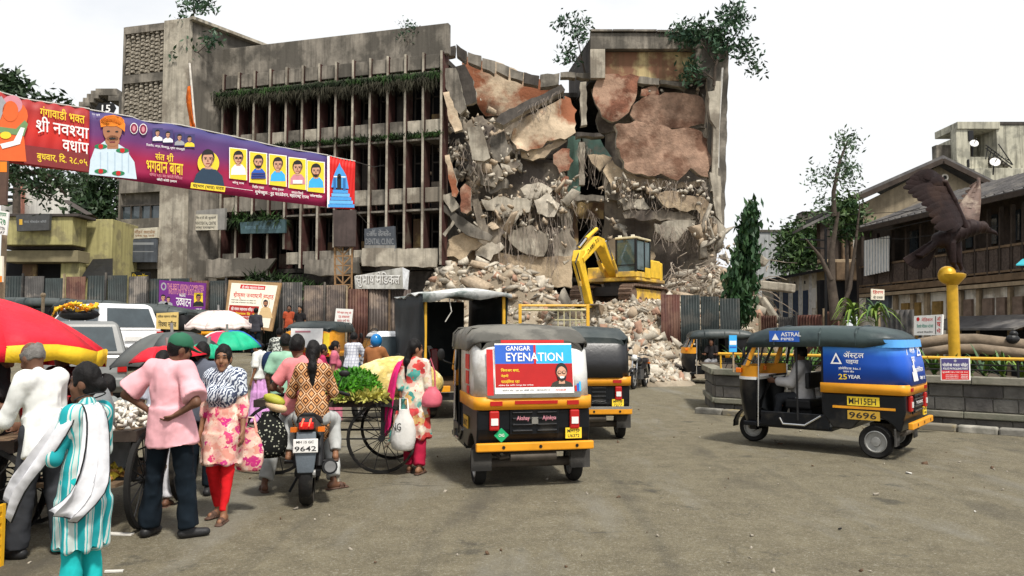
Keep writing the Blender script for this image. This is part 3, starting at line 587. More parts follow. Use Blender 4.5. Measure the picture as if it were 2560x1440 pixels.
SL = [  # traced plates: outline, distance, thickness, material, name
 ([(1402, 212, 38.2), (1412, 226, 38.2), (1330, 268, 37.4), (1258, 312, 36.8), (1238, 304, 36.8), (1252, 286, 37), (1330, 245, 37.6)], 37.5, .45, CONC_D, 'fallen_beam'),
 ([(1283, 322, 37.2), (1305, 298), (1345, 276), (1400, 248), (1425, 244, 38.8), (1441, 275, 38.8), (1441, 330), (1412, 347), (1382, 350), (1345, 372), (1292, 372, 37.2), (1278, 350)], 38, .28, PL_MIX, 'broken_slab'),
 ([(1300, 374), (1345, 372), (1405, 348), (1420, 352), (1372, 385), (1330, 402), (1305, 396)], 38.2, .3, PL_CREAM, 'broken_slab'),
 ([(1383, 388), (1398, 374), (1424, 372), (1432, 400), (1424, 425), (1398, 432), (1382, 410)], 38.1, .25, PL_RED, 'broken_slab'),
 ([(1395, 455), (1412, 438), (1424, 442), (1420, 500), (1396, 505), (1391, 480)], 38.2, .3, PL_RED, 'broken_slab'),
 ([(1483, 222), (1497, 192), (1545, 186), (1600, 190), (1594, 222), (1577, 266), (1560, 290), (1532, 304), (1506, 290), (1488, 258)], 38.6, .25, PL_RED, 'broken_slab'),
 ([(1603, 222), (1640, 214), (1650, 238), (1625, 245), (1602, 240)], 38.9, .25, PL_RED, 'broken_slab'),
 ([(1580, 262), (1606, 246), (1660, 232), (1740, 238), (1762, 262), (1762, 310), (1700, 322), (1640, 316), (1588, 304), (1576, 285)], 38.9, .25, PL_BROWN, 'broken_slab'),
 ([(1536, 312, 37.4), (1590, 302), (1640, 316), (1740, 322), (1770, 346, 38.4), (1772, 446, 38), (1745, 434), (1724, 422), (1695, 453), (1672, 446), (1650, 434), (1606, 436), (1570, 428), (1553, 392), (1542, 352)], 37.8, .35, PL_BROWN, 'broken_slab'),
 ([(1470, 388), (1498, 386), (1530, 394), (1522, 412), (1500, 430), (1480, 408)], 38.7, .2, PL_CREAM, 'broken_slab'),
 ([(1505, 428), (1530, 400), (1565, 432), (1610, 440), (1660, 446), (1690, 460), (1730, 452), (1765, 452), (1762, 470), (1650, 472), (1560, 468), (1525, 455)], 38.4, .25, PL_CREAM, 'broken_slab'),
 ([(1632, 484), (1680, 478), (1755, 490), (1772, 505), (1783, 555), (1774, 575), (1760, 566), (1744, 525), (1700, 525), (1655, 512)], 37.8, .2, PL_CREAM, 'broken_slab'),
 ([(1556, 532), (1610, 526), (1700, 530), (1742, 545), (1720, 556), (1650, 552), (1600, 550), (1562, 546)], 38.1, .2, GREYW, 'broken_slab'),
 ([(1635, 560), (1690, 552), (1740, 550), (1730, 575), (1705, 585), (1690, 606), (1660, 596), (1640, 580)], 37.8, .2, CONC_L, 'broken_slab'),
 ([(1415, 484), (1450, 486), (1510, 490), (1511, 502), (1418, 500)], 38.5, .6, CONC, 'floor_edge'),
 ([(1440, 330), (1500, 332), (1512, 340), (1440, 342)], 38.6, .6, CONC_D, 'floor_edge'),
 ([(1450, 206), (1466, 204), (1468, 312), (1452, 314)], 38.7, .35, CONC_L, 'column'), ([(1447, 356), (1461, 356), (1461, 462), (1448, 462)], 38.7, .35, CONC_L, 'column'),
 ([(1104, 172), (1140, 170), (1166, 270), (1150, 285), (1128, 260)], 36.4, .4, CONC, 'fallen_plank'), ([(1138, 166), (1162, 160), (1184, 200), (1192, 252), (1166, 262)], 36.9, .35, CONC_D, 'fallen_plank'),
 ([(1107, 232), (1122, 228), (1152, 305), (1156, 322), (1136, 330), (1122, 300)], 36.0, .3, PL_MIX, 'fallen_plank'), ([(1168, 318), (1200, 312), (1226, 395), (1210, 404), (1180, 398)], 36.3, .35, CONC_L, 'fallen_plank'),
 ([(1112, 388), (1124, 386), (1146, 478), (1140, 492), (1130, 490)], 36.0, .25, PL_MIX, 'fallen_plank'), ([(1152, 470), (1162, 458), (1178, 470), (1178, 525), (1166, 534), (1152, 528)], 36.0, .3, PL_RED, 'fallen_plank'),
 ([(1098, 486), (1130, 482), (1150, 515), (1128, 530)], 36.2, .2, CONC_L, 'fallen_plank'), ([(1100, 520), (1112, 512), (1180, 560), (1232, 590), (1225, 602), (1165, 588)], 36.3, .3, CONC, 'fallen_beam'),
 ([(1106, 584), (1132, 550), (1138, 556), (1112, 592)], 35.8, .12, CONC_L, 'fallen_plank'), ([(1180, 500), (1195, 495), (1215, 560), (1198, 575)], 37, .3, GREYW, 'fallen_plank'),
 ([(1110, 330), (1160, 330), (1190, 420), (1150, 430)], 38.2, .3, CONC_D, 'fallen_plank'), ([(1230, 430), (1290, 400), (1300, 412), (1252, 452)], 37.6, .3, GREYW, 'fallen_beam'),
 ([(1235, 550), (1258, 530), (1275, 555), (1262, 580), (1245, 575)], 37.5, .3, PL_CREAM, 'hanging_chunk'), ([(1388, 525), (1415, 505), (1432, 560), (1412, 575)], 38, .25, CONC_L, 'hanging_chunk'),
 ([(1148, 592), (1210, 560), (1265, 580), (1250, 605), (1190, 615)], 37, .25, GREYW, 'broken_slab'), ([(1290, 545), (1330, 520), (1400, 530), (1390, 560), (1330, 575)], 38.4, .25, GREYW, 'broken_slab'),
 ([(1205, 455), (1260, 440), (1275, 470), (1228, 485)], 37.6, .25, CONC, 'broken_slab'),
 ([(1270, 395), (1310, 400), (1385, 400), (1390, 450), (1330, 478), (1280, 470), (1255, 440)], 39.3, .25, GREYW, 'broken_slab'),
 ([(1205, 500, 37.0), (1250, 488), (1330, 505), (1325, 530), (1262, 540), (1215, 528)], 37.3, .22, CONC_L, 'broken_slab'), ([(1270, 575), (1330, 560), (1372, 590), (1360, 640), (1300, 628), (1275, 605)], 37.4, .2, CONC_L, 'broken_slab'),
 ([(1190, 410), (1235, 398), (1262, 430), (1240, 470), (1200, 462)], 37.2, .25, CONC_L, 'broken_slab'), ([(1335, 500), (1375, 486), (1400, 512), (1385, 545), (1345, 535)], 37.5, .2, RUB[0], 'broken_slab'), ([(1185, 600), (1235, 590), (1262, 618), (1225, 650), (1190, 640)], 37, .25, RUB[0], 'broken_slab'),
 ([(1120, 600), (1180, 575), (1205, 610), (1160, 650), (1118, 640)], 36.7, .2, PL_CREAM, 'broken_slab'), ([(1300, 470), (1345, 455), (1385, 470), (1370, 498), (1315, 500)], 37.8, .2, RUB[0], 'broken_slab'), ([(1385, 590), (1425, 570), (1440, 620), (1410, 660), (1386, 640)], 37.6, .2, CONC_L, 'broken_slab'),
 ([(1225, 340), (1262, 325), (1280, 372), (1262, 405), (1230, 395)], 37.4, .3, CONC, 'broken_slab'), ([(1520, 600), (1600, 590), (1640, 640), (1600, 690), (1525, 680)], 39, .15, PL_CREAM, 'broken_slab'), ([(1545, 500), (1610, 492), (1625, 520), (1560, 528)], 38, .2, CONC_L, 'broken_slab'),
]
for pts, Y, th, mt, nm in SL: plate(nm, pts, Y, th, mt, BLD, .11 if 'slab' in nm else .045, .10, .26)
for pts, Y, mt in (([(1125, 300), (1205, 290), (1245, 335), (1290, 392), (1380, 405), (1424, 450), (1424, 520), (1330, 520), (1260, 545), (1180, 520), (1150, 430)], 38.9, GREYW), ([(1110, 520), (1200, 510), (1300, 540), (1325, 600), (1260, 650), (1120, 650)], 38.6, CONC), ([(1375, 520), (1430, 510), (1440, 655), (1390, 655), (1372, 590)], 38.9, GREYW), ([(1520, 440), (1770, 470), (1780, 505), (1650, 520), (1520, 500)], 39.2, CONC)): plate('debris_face', pts, Y, .3, mt, BLD, .2, .34, .3)
cr = []
for a, b, n, Y, sp, s0, s1 in (((1190, 520), (1430, 500), 80, 37.8, 16, .12, .42), ((1200, 560), (1300, 540), 22, 37.4, 20, .15, .45), ((1515, 478), (1760, 486), 60, 38, 12, .08, .26), ((1200, 450), (1290, 420), 26, 37.4, 16, .12, .4), ((1120, 300), (1200, 330), 30, 37.2, 26, .12, .4),
                          ((1380, 460), (1440, 480), 16, 38.3, 14, .12, .3), ((1600, 225), (1760, 215), 20, 39.4, 10, .1, .25), ((1110, 350), (1180, 470), 40, 37.6, 22, .12, .4), ((1225, 560), (1420, 600), 34, 37.8, 26, .12, .4), ((1740, 560), (1815, 640), 40, 37.2, 22, .15, .5), ((1230, 320), (1290, 400), 26, 38, 18, .12, .35), ((1520, 540), (1570, 600), 10, 38.6, 12, .15, .4)):
 for _ in range(n):
  t = random.random(); p = P(a[0] + (b[0] - a[0]) * t + random.gauss(0, 4), a[1] + (b[1] - a[1]) * t + random.gauss(0, sp), Y + random.uniform(-.4, .4)); cr.append((*p, random.uniform(s0, s1)))
cr = np.array(cr); big = cr[:, 3] > .27
CH = []
for k in range(9):
 o = np_obj('hanging_chunk', rock_verts(), IF, [RUB[k % 3]]); CH.append(o.data); bpy.data.objects.remove(o)
for x, y, z, s in cr[big][::2]:
 o = bpy.data.objects.new('hanging_chunk', random.choice(CH[:9])); link(o, BLD); o.location = V((x, y, z)) - BLD.location; o.scale = (s * random.uniform(.9, 1.7), s, s * random.uniform(.4, .9)); o.rotation_euler = (random.random() * 6, random.random() * 6, random.random() * 6)
o = rocks('caught_rubble', np.concatenate([cr[~big][:, :3], cr[:, :3] + RNG.normal(size=(len(cr), 3)) * .4]), np.concatenate([cr[~big][:, 3] * .8, RNG.uniform(.04, .13, len(cr))]), RUB[:3], BLD); o['kind'] = 'stuff'
for n, a, b, Y, l in ((90, (1540, 445), (1765, 455), 38.1, 1.1), (70, (1210, 530), (1420, 520), 37.6, 2.4), (60, (1240, 560), (1400, 570), 37.3, 2.6), (60, (1560, 480), (1770, 500), 38, 1.2), (60, (1640, 560), (1760, 580), 37.6, 1.4), (40, (1250, 300), (1400, 225), 37.4, 1.2), (34, (1450, 350), (1510, 400), 39, 2.2), (50, (1330, 440), (1440, 490), 38, 1.4), (30, (1120, 330), (1220, 420), 36.6, 1.5), (26, (1740, 520), (1810, 560), 37.4, 2.2), (24, (1445, 500), (1500, 548), 39, 1.5)): wires('hanging_rebar', n, a, b, Y, l, BLD)
# rubble mound
EXC = P(1553, 764, 31.6)
def mound(x, y):
 n = lambda s, k: nz(np.stack([x, y, 0 * x], 1), s, k)
 def g(cx, cy, rx, ry, h): return h * np.exp(-((x - cx) / rx) ** 2 - ((y - cy) / ry) ** 2)
 a = g(-.6, 36.4, 3.0, 2.4, 4.4) + g(-3.6, 36.6, 1.8, 1.6, 2.8) + g(2.3, 35.5, 2.2, 3, 1.6); b = g(9.0, 35.5, 2.3, 2.0, 3.6) + g(10.5, 33.6, 1.6, 2.2, 2.6) + g(6.5, 37, 3, 1.5, 2.6) + g(-5, 34.2, 2.6, 1.8, 1.5)
 pad = EXC.z * sm(4.3, 2.2, np.hypot((x - EXC.x) / 1.15, y - EXC.y)); t = np.clip((29.8 - y) / 6.2, 0, 1); cx = 4.35 - .35 * t; ramp = (1 - t) ** 1.1 * EXC.z * sm(2.4 - .2 * t, .5, np.abs(x - cx)) * (y < 31.5)
 m0 = np.maximum(np.maximum(a, b) + .35 * np.minimum(a, b), np.maximum(pad, ramp)); m0 = m0 + np.minimum(m0, 1.) * (.28 * n(1.1, 2) + .14 * n(3.1, 5)); return m0 * sm(23.2, 24.4, y)
mx_, my_ = np.meshgrid(np.linspace(-8.5, 14, 120), np.linspace(23, 39, 90)); mz = mound(mx_.ravel(), my_.ravel()); mz = np.where(mz < .05, -.15, mz) + gh(mx_.ravel(), my_.ravel())
ii = (np.arange(89)[:, None] * 120 + np.arange(119)[None, :]).ravel()
o = np_obj('rubble_mound', np.stack([mx_.ravel(), my_.ravel(), mz], 1), np.stack([ii, ii + 1, ii + 121, ii + 120], 1), M('rubble_dust', (.35, .295, .22), .95, .35, 2.4, .9, col2=(.22, .18, .13), f2=.5, s2=.6, bd=.08, fleck=.5), smooth=40); tag(o, 'pale dusty mound of building rubble', kind='structure')
def mpts(n, wmin=.12):
 out = []
 while sum(map(len, out)) < n:
  x = RNG.uniform(-8, 13.5, n * 2); y = RNG.uniform(23.4, 38.6, n * 2); z = mound(x, y); k = (z > wmin) & (np.hypot((x - EXC.x) / 1.2, y - EXC.y) > 2.0); out.append(np.stack([x, y, z], 1)[k])
 return np.concatenate(out)[:n]
p = mpts(5200); o = rocks('rubble', p, RNG.gamma(2.2, .045, len(p)) + .03, RUB, None, [.36, .3, .22, .12]); tag(o, 'small broken stones and dust covering the rubble mound', kind='stuff')
p = mpts(16000, .15); p = p[(np.abs(p[:, 0] - 4.2) < 2.1) & (p[:, 1] < 30.5)]; o = rocks('rubble', p, RNG.gamma(2, .018, len(p)) + .02, [RUB[0], RUB[2], RUB[3]], None, [.5, .36, .14]); tag(o, 'fine pale rubble running down to the street', kind='stuff')
MCH = []
for k in range(10):
 o = np_obj('concrete_chunk', rock_verts(.8), IF, [RUB[(0, 1, 0, 2, 0, 1, 2, 0, 3, 1)[k]]]); MCH.append(o.data); bpy.data.objects.remove(o)
p = mpts(170, .25)
front = [P(1560 + random.uniform(-20, 90), 880 + random.uniform(-60, 50), 24.8) for _ in range(16)]
for i, q in enumerate(list(p) + [(f.x, f.y + random.uniform(-.2, 1), 0) for f in front]):
 s = random.uniform(.2, .5) if i < 150 else random.uniform(.3, .75)
 if i >= 170: s = random.uniform(.25, .55)
 rmp = abs(q[0] - 4.2) < 1.9 and q[1] < 30.5 and i < 170; s *= .5 if rmp else 1; ki = random.randrange(10)
 o = bpy.data.objects.new('concrete_chunk', MCH[ki]); link(o); o.location = (q[0], q[1], (q[2] if i < 170 else s * .25) + s * .1); o.scale = (s * random.uniform(.8, 1.5), s, s * random.uniform(.7, 1)); o.rotation_euler = (random.uniform(-.5, .5), random.uniform(-.5, .5), random.random() * 6)
 tag(o, '%s %s concrete chunk lying %s' % ('big' if s > .38 else 'fist sized' if s < .2 else 'middling', ('pale', 'grey', 'pale', 'tan', 'pale', 'grey', 'tan', 'pale', 'reddish', 'grey')[ki], 'on the stony ramp below the excavator' if rmp else 'in the rubble under the tangled steel bars' if q[0] > 6 else 'on the dusty mound under the torn rooms') if i < 170 else 'rough stone at the foot of the rubble slope by the motorcycles', 'rubble chunk', 'concrete chunks on the rubble mound' if i < 170 else 'stones at the foot of the slope')
m = MB()
for _ in range(110):
 q = P(random.uniform(1670, 1920), random.uniform(650, 760), random.uniform(33.2, 35)); pts = [q]; d = V((random.uniform(-1, 1), random.uniform(-.4, .4), random.uniform(-.3, .6)))
 for i in range(4): d += V((random.uniform(-.5, .5), random.uniform(-.3, .3), random.uniform(-.5, .2))); pts.append(pts[-1] + d * .38)
 m.tube(pts, .022, 4)
o = m.build('tangled_rebar', M('pale_rebar', (.3, .25, .2))); tag(o, 'tangled bent steel bars over the rubble behind the metal sheets', kind='stuff')
for a, b, w_, lb in ((P(1895, 712, 33), P(1985, 722, 33), .42, 'long broken concrete beam sticking out of the rubble by the white shed'), (P(1905, 745, 33), P(1945, 805, 32.5), .3, 'leaning broken concrete post on the rubble by the white shed'), (P(1860, 620, 35), P(1915, 660, 35), .4, 'round broken concrete pipe end beside the tall thin tree')):
 m = MB(); m.bar(a, b, w_, w_ * .9); o = m.build('broken_beam', CONC_L, None, bevel=.05); tag(o, lb, 'broken beam')
# corrugated sheet hoarding round the site
SHEETS = [M('sheet_brown', (.075, .058, .05), .6, .3, 2, .2, .2, streak=.5, col2=(.17, .13, .10), f2=.35), M('sheet_green', (.018, .025, .025), .55, .35, 2, .2, .2, streak=.4, col2=(.045, .045, .04), f2=.3),
          M('sheet_maroon', (.075, .028, .02), .6, .35, 2, .2, .2, streak=.5, col2=(.12, .06, .04), f2=.4), M('sheet_grey', (.055, .052, .05), .6, .3, 2, .2, .2, streak=.6, col2=(.16, .14, .12), f2=.3)]
WOOD = M('old_timber', (.15, .10, .06), .85, .35, 4, .4, streak=.4); WOODL = M('pale_timber', (.30, .23, .15), .85, .3, 4, .4, streak=.4); WOODD = M('dark_timber', (.045, .033, .026), .85, .35, 4, .4)
BLACK = M('black_steel', (.010, .010, .011), .5, .3, 6, .1); WHITE = M('white_enamel', (.78, .77, .74), .4, .06, 5, .05); YELP = paint('yellow_rail_paint', (.72, .40, .03), .45, .15)
def sheet(parent, a, b, z0, z1, mat, n=9, amp=.035):
 a, b = V(a), V(b); d = b - a; nn = V((-d.y, d.x, 0)).normalized(); rows = []; k = n * 4
 for z in (z0, z1):
  rows.append([a + d * (i / k) + nn * amp * math.sin(2 * PI * i / 4 + .4) + V((0, 0, z - a.z)) for i in range(k + 1)])
 m = MB(); m.loft(rows, 0, False, False, closed=False); return m.build('metal_sheet', mat, parent, smooth=60, solid=.012)
def fence(name, label, pts, cols, hvar=.08, posts=True):
 q = [P(*p) for p in pts]; t = thing(name, label, 'fence', (q[0].x, q[0].y, 0), world=True); k = 0
 for a, b in zip(q, q[1:]):
  L_ = math.hypot(b.x - a.x, b.y - a.y); n = max(1, round(L_ / .88))
  for i in range(n):
   u, w = i / n, (i + .94) / n; A = a.lerp(b, u); B = a.lerp(b, w); off = random.uniform(-.04, .04); A.y += off; B.y += off; top = (A.z + B.z) / 2 + random.uniform(-hvar, hvar); z0 = float(gh(A.x, A.y)) - .05
   sheet(t, (A.x, A.y, 0), (B.x, B.y, 0), z0, top, SHEETS[cols[k % len(cols)]], random.choice([7, 9, 11]), random.choice([.02, .03, .035])); k += 1
   if posts and i % 2 == 0:
    m = MB(); m.box((A.x - .03, A.y - .07, (z0 + top + .12) / 2), (.07, .07, top + .12 - z0)); m.build('post', random.choice([WOODL, WOOD, SHEETS[3]]), t)
 return t
fence('sheet_metal_fence', 'long row of dark corrugated metal sheets closing off the demolition site', [(-40, 690, 33), (270, 692, 32.6), (480, 700, 32), (705, 705, 31.4), (870, 716, 31), (1030, 726, 30.6)], [1, 1, 3, 1, 2, 1, 1, 3, 1, 1, 2, 1, 1, 0, 1, 3, 0, 0, 2, 0, 0, 3, 0, 2, 0, 0])
fence('sheet_metal_fence', 'tall maroon and dark green metal sheets below the thin drooping tree', [(1652, 736, 28.6), (1702, 737, 28.6), (1752, 741, 28.7), (1800, 744, 28.8), (1852, 746, 28.9)], [2, 1, 1, 1], .02, False)
fence('sheet_metal_fence', 'low rusty sheets in front of the white shed', [(1900, 790, 31), (1990, 785, 30), (2060, 775, 29), (2100, 765, 28)], [2, 3, 2, 2, 1], .12)
fence('sheet_metal_fence', 'bent grey corrugated sheets behind the green strap leaved plants', [(2195, 760, 23.5), (2290, 775, 22.5)], [3, 1, 3], .15)
# signs and posters
def board(name, label, cat, c4, Y, frame_mat, depth=.06, face=None, parent_name='panel'):
 p = [P(q[0], q[1], q[2] if len(q) > 2 else Y) for q in c4]; pl = Plane(p[0], p[1], p[3]); n = pl.n; p = [pl.at(q[0], q[1]) for q in c4]; base = sum(p, V((0, 0, 0))) / 4; base.z = min(q.z for q in p)
 t = thing(name, label, cat, base, world=True); m = MB(); m.slab(p[::-1], -n * depth); m.build(parent_name, frame_mat, t); return t, Print(pl)
RED = flat('print_red', (.55, .02, .02)); CREAM = flat('print_cream', (.82, .76, .62)); PWHITE = flat('print_white', (.85, .84, .82)); PBLK = flat('print_black', (.02, .02, .02)); PYEL = flat('print_yellow', (.86, .62, .04)); PNAVY = flat('print_navy', (.06, .05, .16))
PPUR = flat('print_purple', (.16, .025, .22)); PBLUE = flat('print_blue', (.03, .12, .52)); PSKY = flat('print_sky', (.05, .42, .85)); SKIN = flat('print_skin', (.38, .17, .09)); SKIN2 = flat('print_pale_skin', (.60, .33, .22)); PGRN = flat('print_green', (.02, .20, .08)); PMAR = flat('print_maroon', (.22, .02, .06)); PORG = flat('print_orange', (.85, .24, .02)); PPINK = flat('print_pink', (.62, .25, .30)); PGREY = flat('print_grey', (.35, .35, .37)); PGOLD = flat('print_gold', (.55, .33, .04))
def lines(pr, x0, x1, y, n, dy, m, k=2, sk=0., word='मराठी शाळा व विद्यालय नगर परिषद मार्ग', h=5):
 for i in range(n): pr.text(word, x0, y + i * dy, x1, y + i * dy + h, m, k, sk)
t, pr = board('poster', 'purple computer institute poster on the dark metal fence', 'poster', [(398, 700), (515, 708), (511, 800), (396, 790)], 31.6, PPUR)
pr.text('THE BEST VISION COMPUTER', 418, 708, 510, 722, PPINK, 1, 6).text('INSTITUTE & IT SOLUTIONS', 422, 722, 506, 735, PPINK, 1, 5).disc(409, 716, 7, 10, PGREY, 1).disc(409, 716, 4, 6, PPUR, 2).text('भव्य', 448, 734, 464, 743, PWHITE, 1).text('उद्घाटन', 440, 744, 478, 764, PWHITE, 1, 4).text('सोहळा', 452, 768, 476, 780, PPINK, 1, 3)
pr.face(408, 744, 6, SKIN2, PBLK, PGREY).face(421, 748, 5, SKIN2, PBLK, PGREY).rect(485, 732, 507, 766, PYEL, 1).face(496, 744, 6.5, SKIN, PBLK, PBLK, k=2).text('प्रवेश सुरू', 490, 770, 505, 776, PWHITE, 1); lines(pr, 402, 428, 768, 2, 6, PPINK, 1, 1); pr.build(t)
t, pr = board('poster', 'large cream poster with a brown border leaning on the fence', 'poster', [(572, 700, 31), (703, 707, 30.4), (679, 828, 30), (560, 812, 30.6)], 31, M('brown_frame', (.34, .21, .10), .6), .08)
pr.poly([(579, 707), (694, 714), (672, 820), (566, 806)][::-1], CREAM, 1).poly([(602, 711), (664, 715), (662, 725), (600, 721)][::-1], RED, 2).text('श्री क्षेत्र महाराज संस्थान', 605, 713, 660, 722, PWHITE, 3, 3).text('श्रीकृष्ण जन्माष्टमी सप्ताह', 584, 728, 684, 746, RED, 2, 6).poly([(574, 762), (648, 766), (640, 802), (568, 796)][::-1], flat('print_dark_red', (.36, .02, .015)), 2)
pr.text('श्री शंकर महाराज चरित्र कथा', 578, 766, 644, 776, PWHITE, 3, 4).text('सोमवार दि. ४', 584, 779, 636, 786, PYEL, 3, 3); lines(pr, 576, 634, 788, 2, 6, PWHITE, 3, 3, h=4); lines(pr, 578, 640, 747, 2, 6, PBLK, 2, 3, h=4); pr.disc(664, 757, 10, 14, PORG, 2).disc(664, 757, 9, 13, CREAM, 3).face(664, 758, 6.5, SKIN, PBLK, flat('print_robe', (.60, .43, .22)), k=4, beard=True, bw=2).poly([(650, 778), (678, 780), (682, 796), (646, 793)][::-1], flat('print_robe', (.6, .43, .22)), 3); pr.build(t)
t, pr = board('poster', 'white notice board on a thin post before the brown fence', 'sign', [(840, 771), (883, 773), (879, 811), (836, 809)], 28.5, WHITE, .03)
pr.text('येथे वाहन लावू नये', 843, 777, 878, 785, RED, 1, 2).text('दंड आकारला', 846, 787, 874, 795, RED, 1, 1).text('जाईल याची नोंद', 843, 797, 874, 805, flat('print_dark_red', (.36, .02, .015)), 1, 1); pr.build(t); m = MB(); q = P(855, 811, 28.53); m.cyl((q.x, q.y, float(gh(q.x, q.y))), q + V((0, 0, .4)), .025); m.build('post', WOODL, t)
t, pr = board('shop_sign', 'weathered white box sign with big chipped grey letters over the fence', 'sign', [(886, 690, 31.0), (1006, 668, 30.4), (1008, 722, 30.4), (888, 722, 31.0)], 31, M('weathered_white_sheet', (.62, .61, .57), .7, .12, 2, .2, streak=.5, col2=(.38, .37, .33), f2=.45, s2=.8), .12)
pr.text('सुभाष मेडिकल', 892, 681, 1002, 720, M('sign_shadow_letter', (.20, .18, .15), .8), 1, 0).text('सुभाष मेडिकल', 890, 679, 1000, 718, M('sign_pale_letter', (.74, .73, .70), .8), 6, 0); pr.build(t, 'lettering')
m = MB(); a, b = P(1006, 668, 30.4), P(1008, 722, 30.4); c, d = P(1023, 676, 31), P(1019, 724, 31); m.slab([a, b, d, c], (0, .1, 0)); m.build('side_panel', M('white_side', (.7, .73, .76), .6), t)
m = MB(); [m.bar(P(x, 705, 31), P(x, 790, 31), .07) for x in (905, 965)]; m.build('post', WOODL, t)
t = thing('lattice_tower', 'rusty lattice mast carrying a dark blank panel above the fence', 'mast', (P(856, 0, 33).x, 33, 0), world=True); LAT = M('rusty_angle_iron', (.26, .15, .07), .75, .3)
for x in (838, 879):
 for dy in (0, .7):
  m = MB(); m.bar(P(x, 740, 33 + dy), P(x + (-2 if x < 850 else 2), 530, 33 + dy), .07); m.build('leg', LAT, t)
for i, y in enumerate((616, 640, 664, 688, 712)):
 for a, b in (((838, y), (879, y)), ((838, y), (858, y + 22)), ((858, y + 22), (879, y))):
  m = MB(); m.bar(P(*a, 33), P(*b, 33), .055); m.build('brace', LAT, t)
m = MB(); m.bar(P(857, 612, 32.98), P(857, 735, 32.98), .05); m.build('brace', LAT, t); m = MB(); m.slab([P(832, 525, 32.8), P(890, 525, 32.8), P(888, 616, 32.8), P(834, 616, 32.8)], (0, .15, 0)); m.build('panel', M('dark_panel', (.07, .05, .045), .7, .3, 2, .2, streak=.5), t)
def bsign(label, c4, Y, col, texts, depth=.18, fr=None):
 t, pr = board('signboard', label, 'sign', c4, Y, col, depth)
 for tx, x0, y0, x1, y1, mt in texts: pr.text(tx, x0, y0, x1, y1, mt, 2)
 for x0, y0, x1, y1, mt in (fr or []): pr.rect(x0, y0, x1, y1, mt, 1)
 if pr.b.v: pr.build(t)
 return t
GS = M('grey_sign', (.25, .24, .22), .7, .2, 2, .2, streak=.4); DS = M('slate_sign', (.075, .085, .10), .6, .3, 2, .2, streak=.4); CS = M('ivory_sign', (.52, .48, .38), .7); FAINT = flat('print_faint', (.24, .25, .26)); FAINT2 = flat('print_faint_blue', (.12, .20, .24))
bsign('long grey shop signboard with a cream middle panel under the second ledge', [(455, 530, 38.8), (563, 520, 38.4), (561, 574, 38.4), (454, 578, 38.8)], 38.5, GS, [('डॉ. सुनिल व डॉ. सौ. कुलकर्णी', 478, 540, 540, 550, PBLK), ('ASHWINI DENTAL CENTRE', 478, 554, 540, 562, PBLK), ('दातांचा दवाखाना', 482, 565, 536, 572, PBLK)], fr=[(474, 536, 544, 575, CS)])
bsign('dark teal shop signboard with faint lettering between two fins', [(600, 556, 38.3), (712, 548, 37.9), (712, 582, 37.9), (602, 584, 38.3)], 38, M('teal_sign', (.05, .09, .10), .6, .3, 2, .2), [('सहारा को ऑपरेटिव्ह बँक लि.', 612, 562, 704, 575, FAINT2)])
bsign('slate blue dental clinic signboard hanging near the torn edge', [(911, 572, 36.6), (985, 565, 36.2), (988, 628, 36.2), (911, 626, 36.6)], 36.4, DS, [('डॉ. देवरे', 922, 574, 972, 590, FAINT), ('DENTAL CLINIC', 914, 596, 984, 611, FAINT), ('दातांचा दवाखाना', 916, 580, 978, 591, FAINT)], fr=[(911, 613, 988, 627, GS)])
bsign('rusty cream board on the stair tower under the window', [(330, 572, 38.3), (394, 568, 38.0), (392, 594, 38), (330, 597, 38.3)], 38, CS, [('मॉडर्न क्लासेस', 336, 574, 388, 584, flat('print_brown', (.3, .16, .08))), ('प्रवेश सुरू आहे', 338, 586, 386, 593, flat('print_brown', (.3, .16, .08)))])
bsign('dark window board low on the stair tower', [(302, 600, 38.3), (390, 596, 38.0), (388, 655, 38), (302, 655, 38.3)], 38, DS, [], fr=[(308, 606, 384, 612, FAINT), (308, 628, 384, 630, FAINT)])
bsign('black shop name board with yellow letters at the tower foot', [(296, 681, 38.2), (372, 679, 38.0), (372, 706, 38), (296, 706, 38.2)], 38, BLACK, [('माडर्न टि स्टॉल', 300, 684, 370, 700, flat('print_old_yellow', (.5, .36, .04)))])
# long banners strung over the street
def BL(px): return None
BA, BB = P(0, 400, 12.75), P(890, 400, 18.0); BPL = Plane((BA.x, BA.y, 0), (BB.x, BB.y, 0))
def ban(name, label, top, bot, mat):
 n = 40; m = MB(); rows = []
 def e(pts, u):
  x = pts[0][0] + (pts[-1][0] - pts[0][0]) * u
  for a, b in zip(pts, pts[1:]):
   if x <= b[0] + 1e-6: return x, a[1] + (b[1] - a[1]) * (x - a[0]) / max(1e-6, b[0] - a[0])
  return x, pts[-1][1]
 for j in range(7):
  w = j / 6; r = []
  for i in range(n + 1):
   a, b = e(top, i / n), e(bot, i / n); r.append(BPL.at(a[0] + (b[0] - a[0]) * w, a[1] + (b[1] - a[1]) * w, -.03 - .012 * math.sin(i * 1.3 + j)))
  rows.append(r)
 m.loft(rows[::-1], 0, False, False, closed=False); c = BPL.at(*top[len(top) // 2]); t = thing(name, label, 'banner', (c.x, c.y, BPL.at(*bot[-1]).z), world=True); m.build('sheet', mat, t, smooth=60, solid=.01)
 mm = MB(); mm.tube([BPL.at(x, y, -.03) for x, y in top], .014, 6); mm.build('rope', M('rope', (.5, .48, .44)), t); return t, Print(BPL)
def grad(name, stops, axis=2, scale=1., off=0., sl=0.):
 b = NB(name); s = b.sep(); v = b.math('ADD', b.math('MULTIPLY', s[axis], scale), b.math('ADD', b.math('MULTIPLY', s[0], sl), off)); return b.out(b.ramp(v, stops), .55, spec=.3)
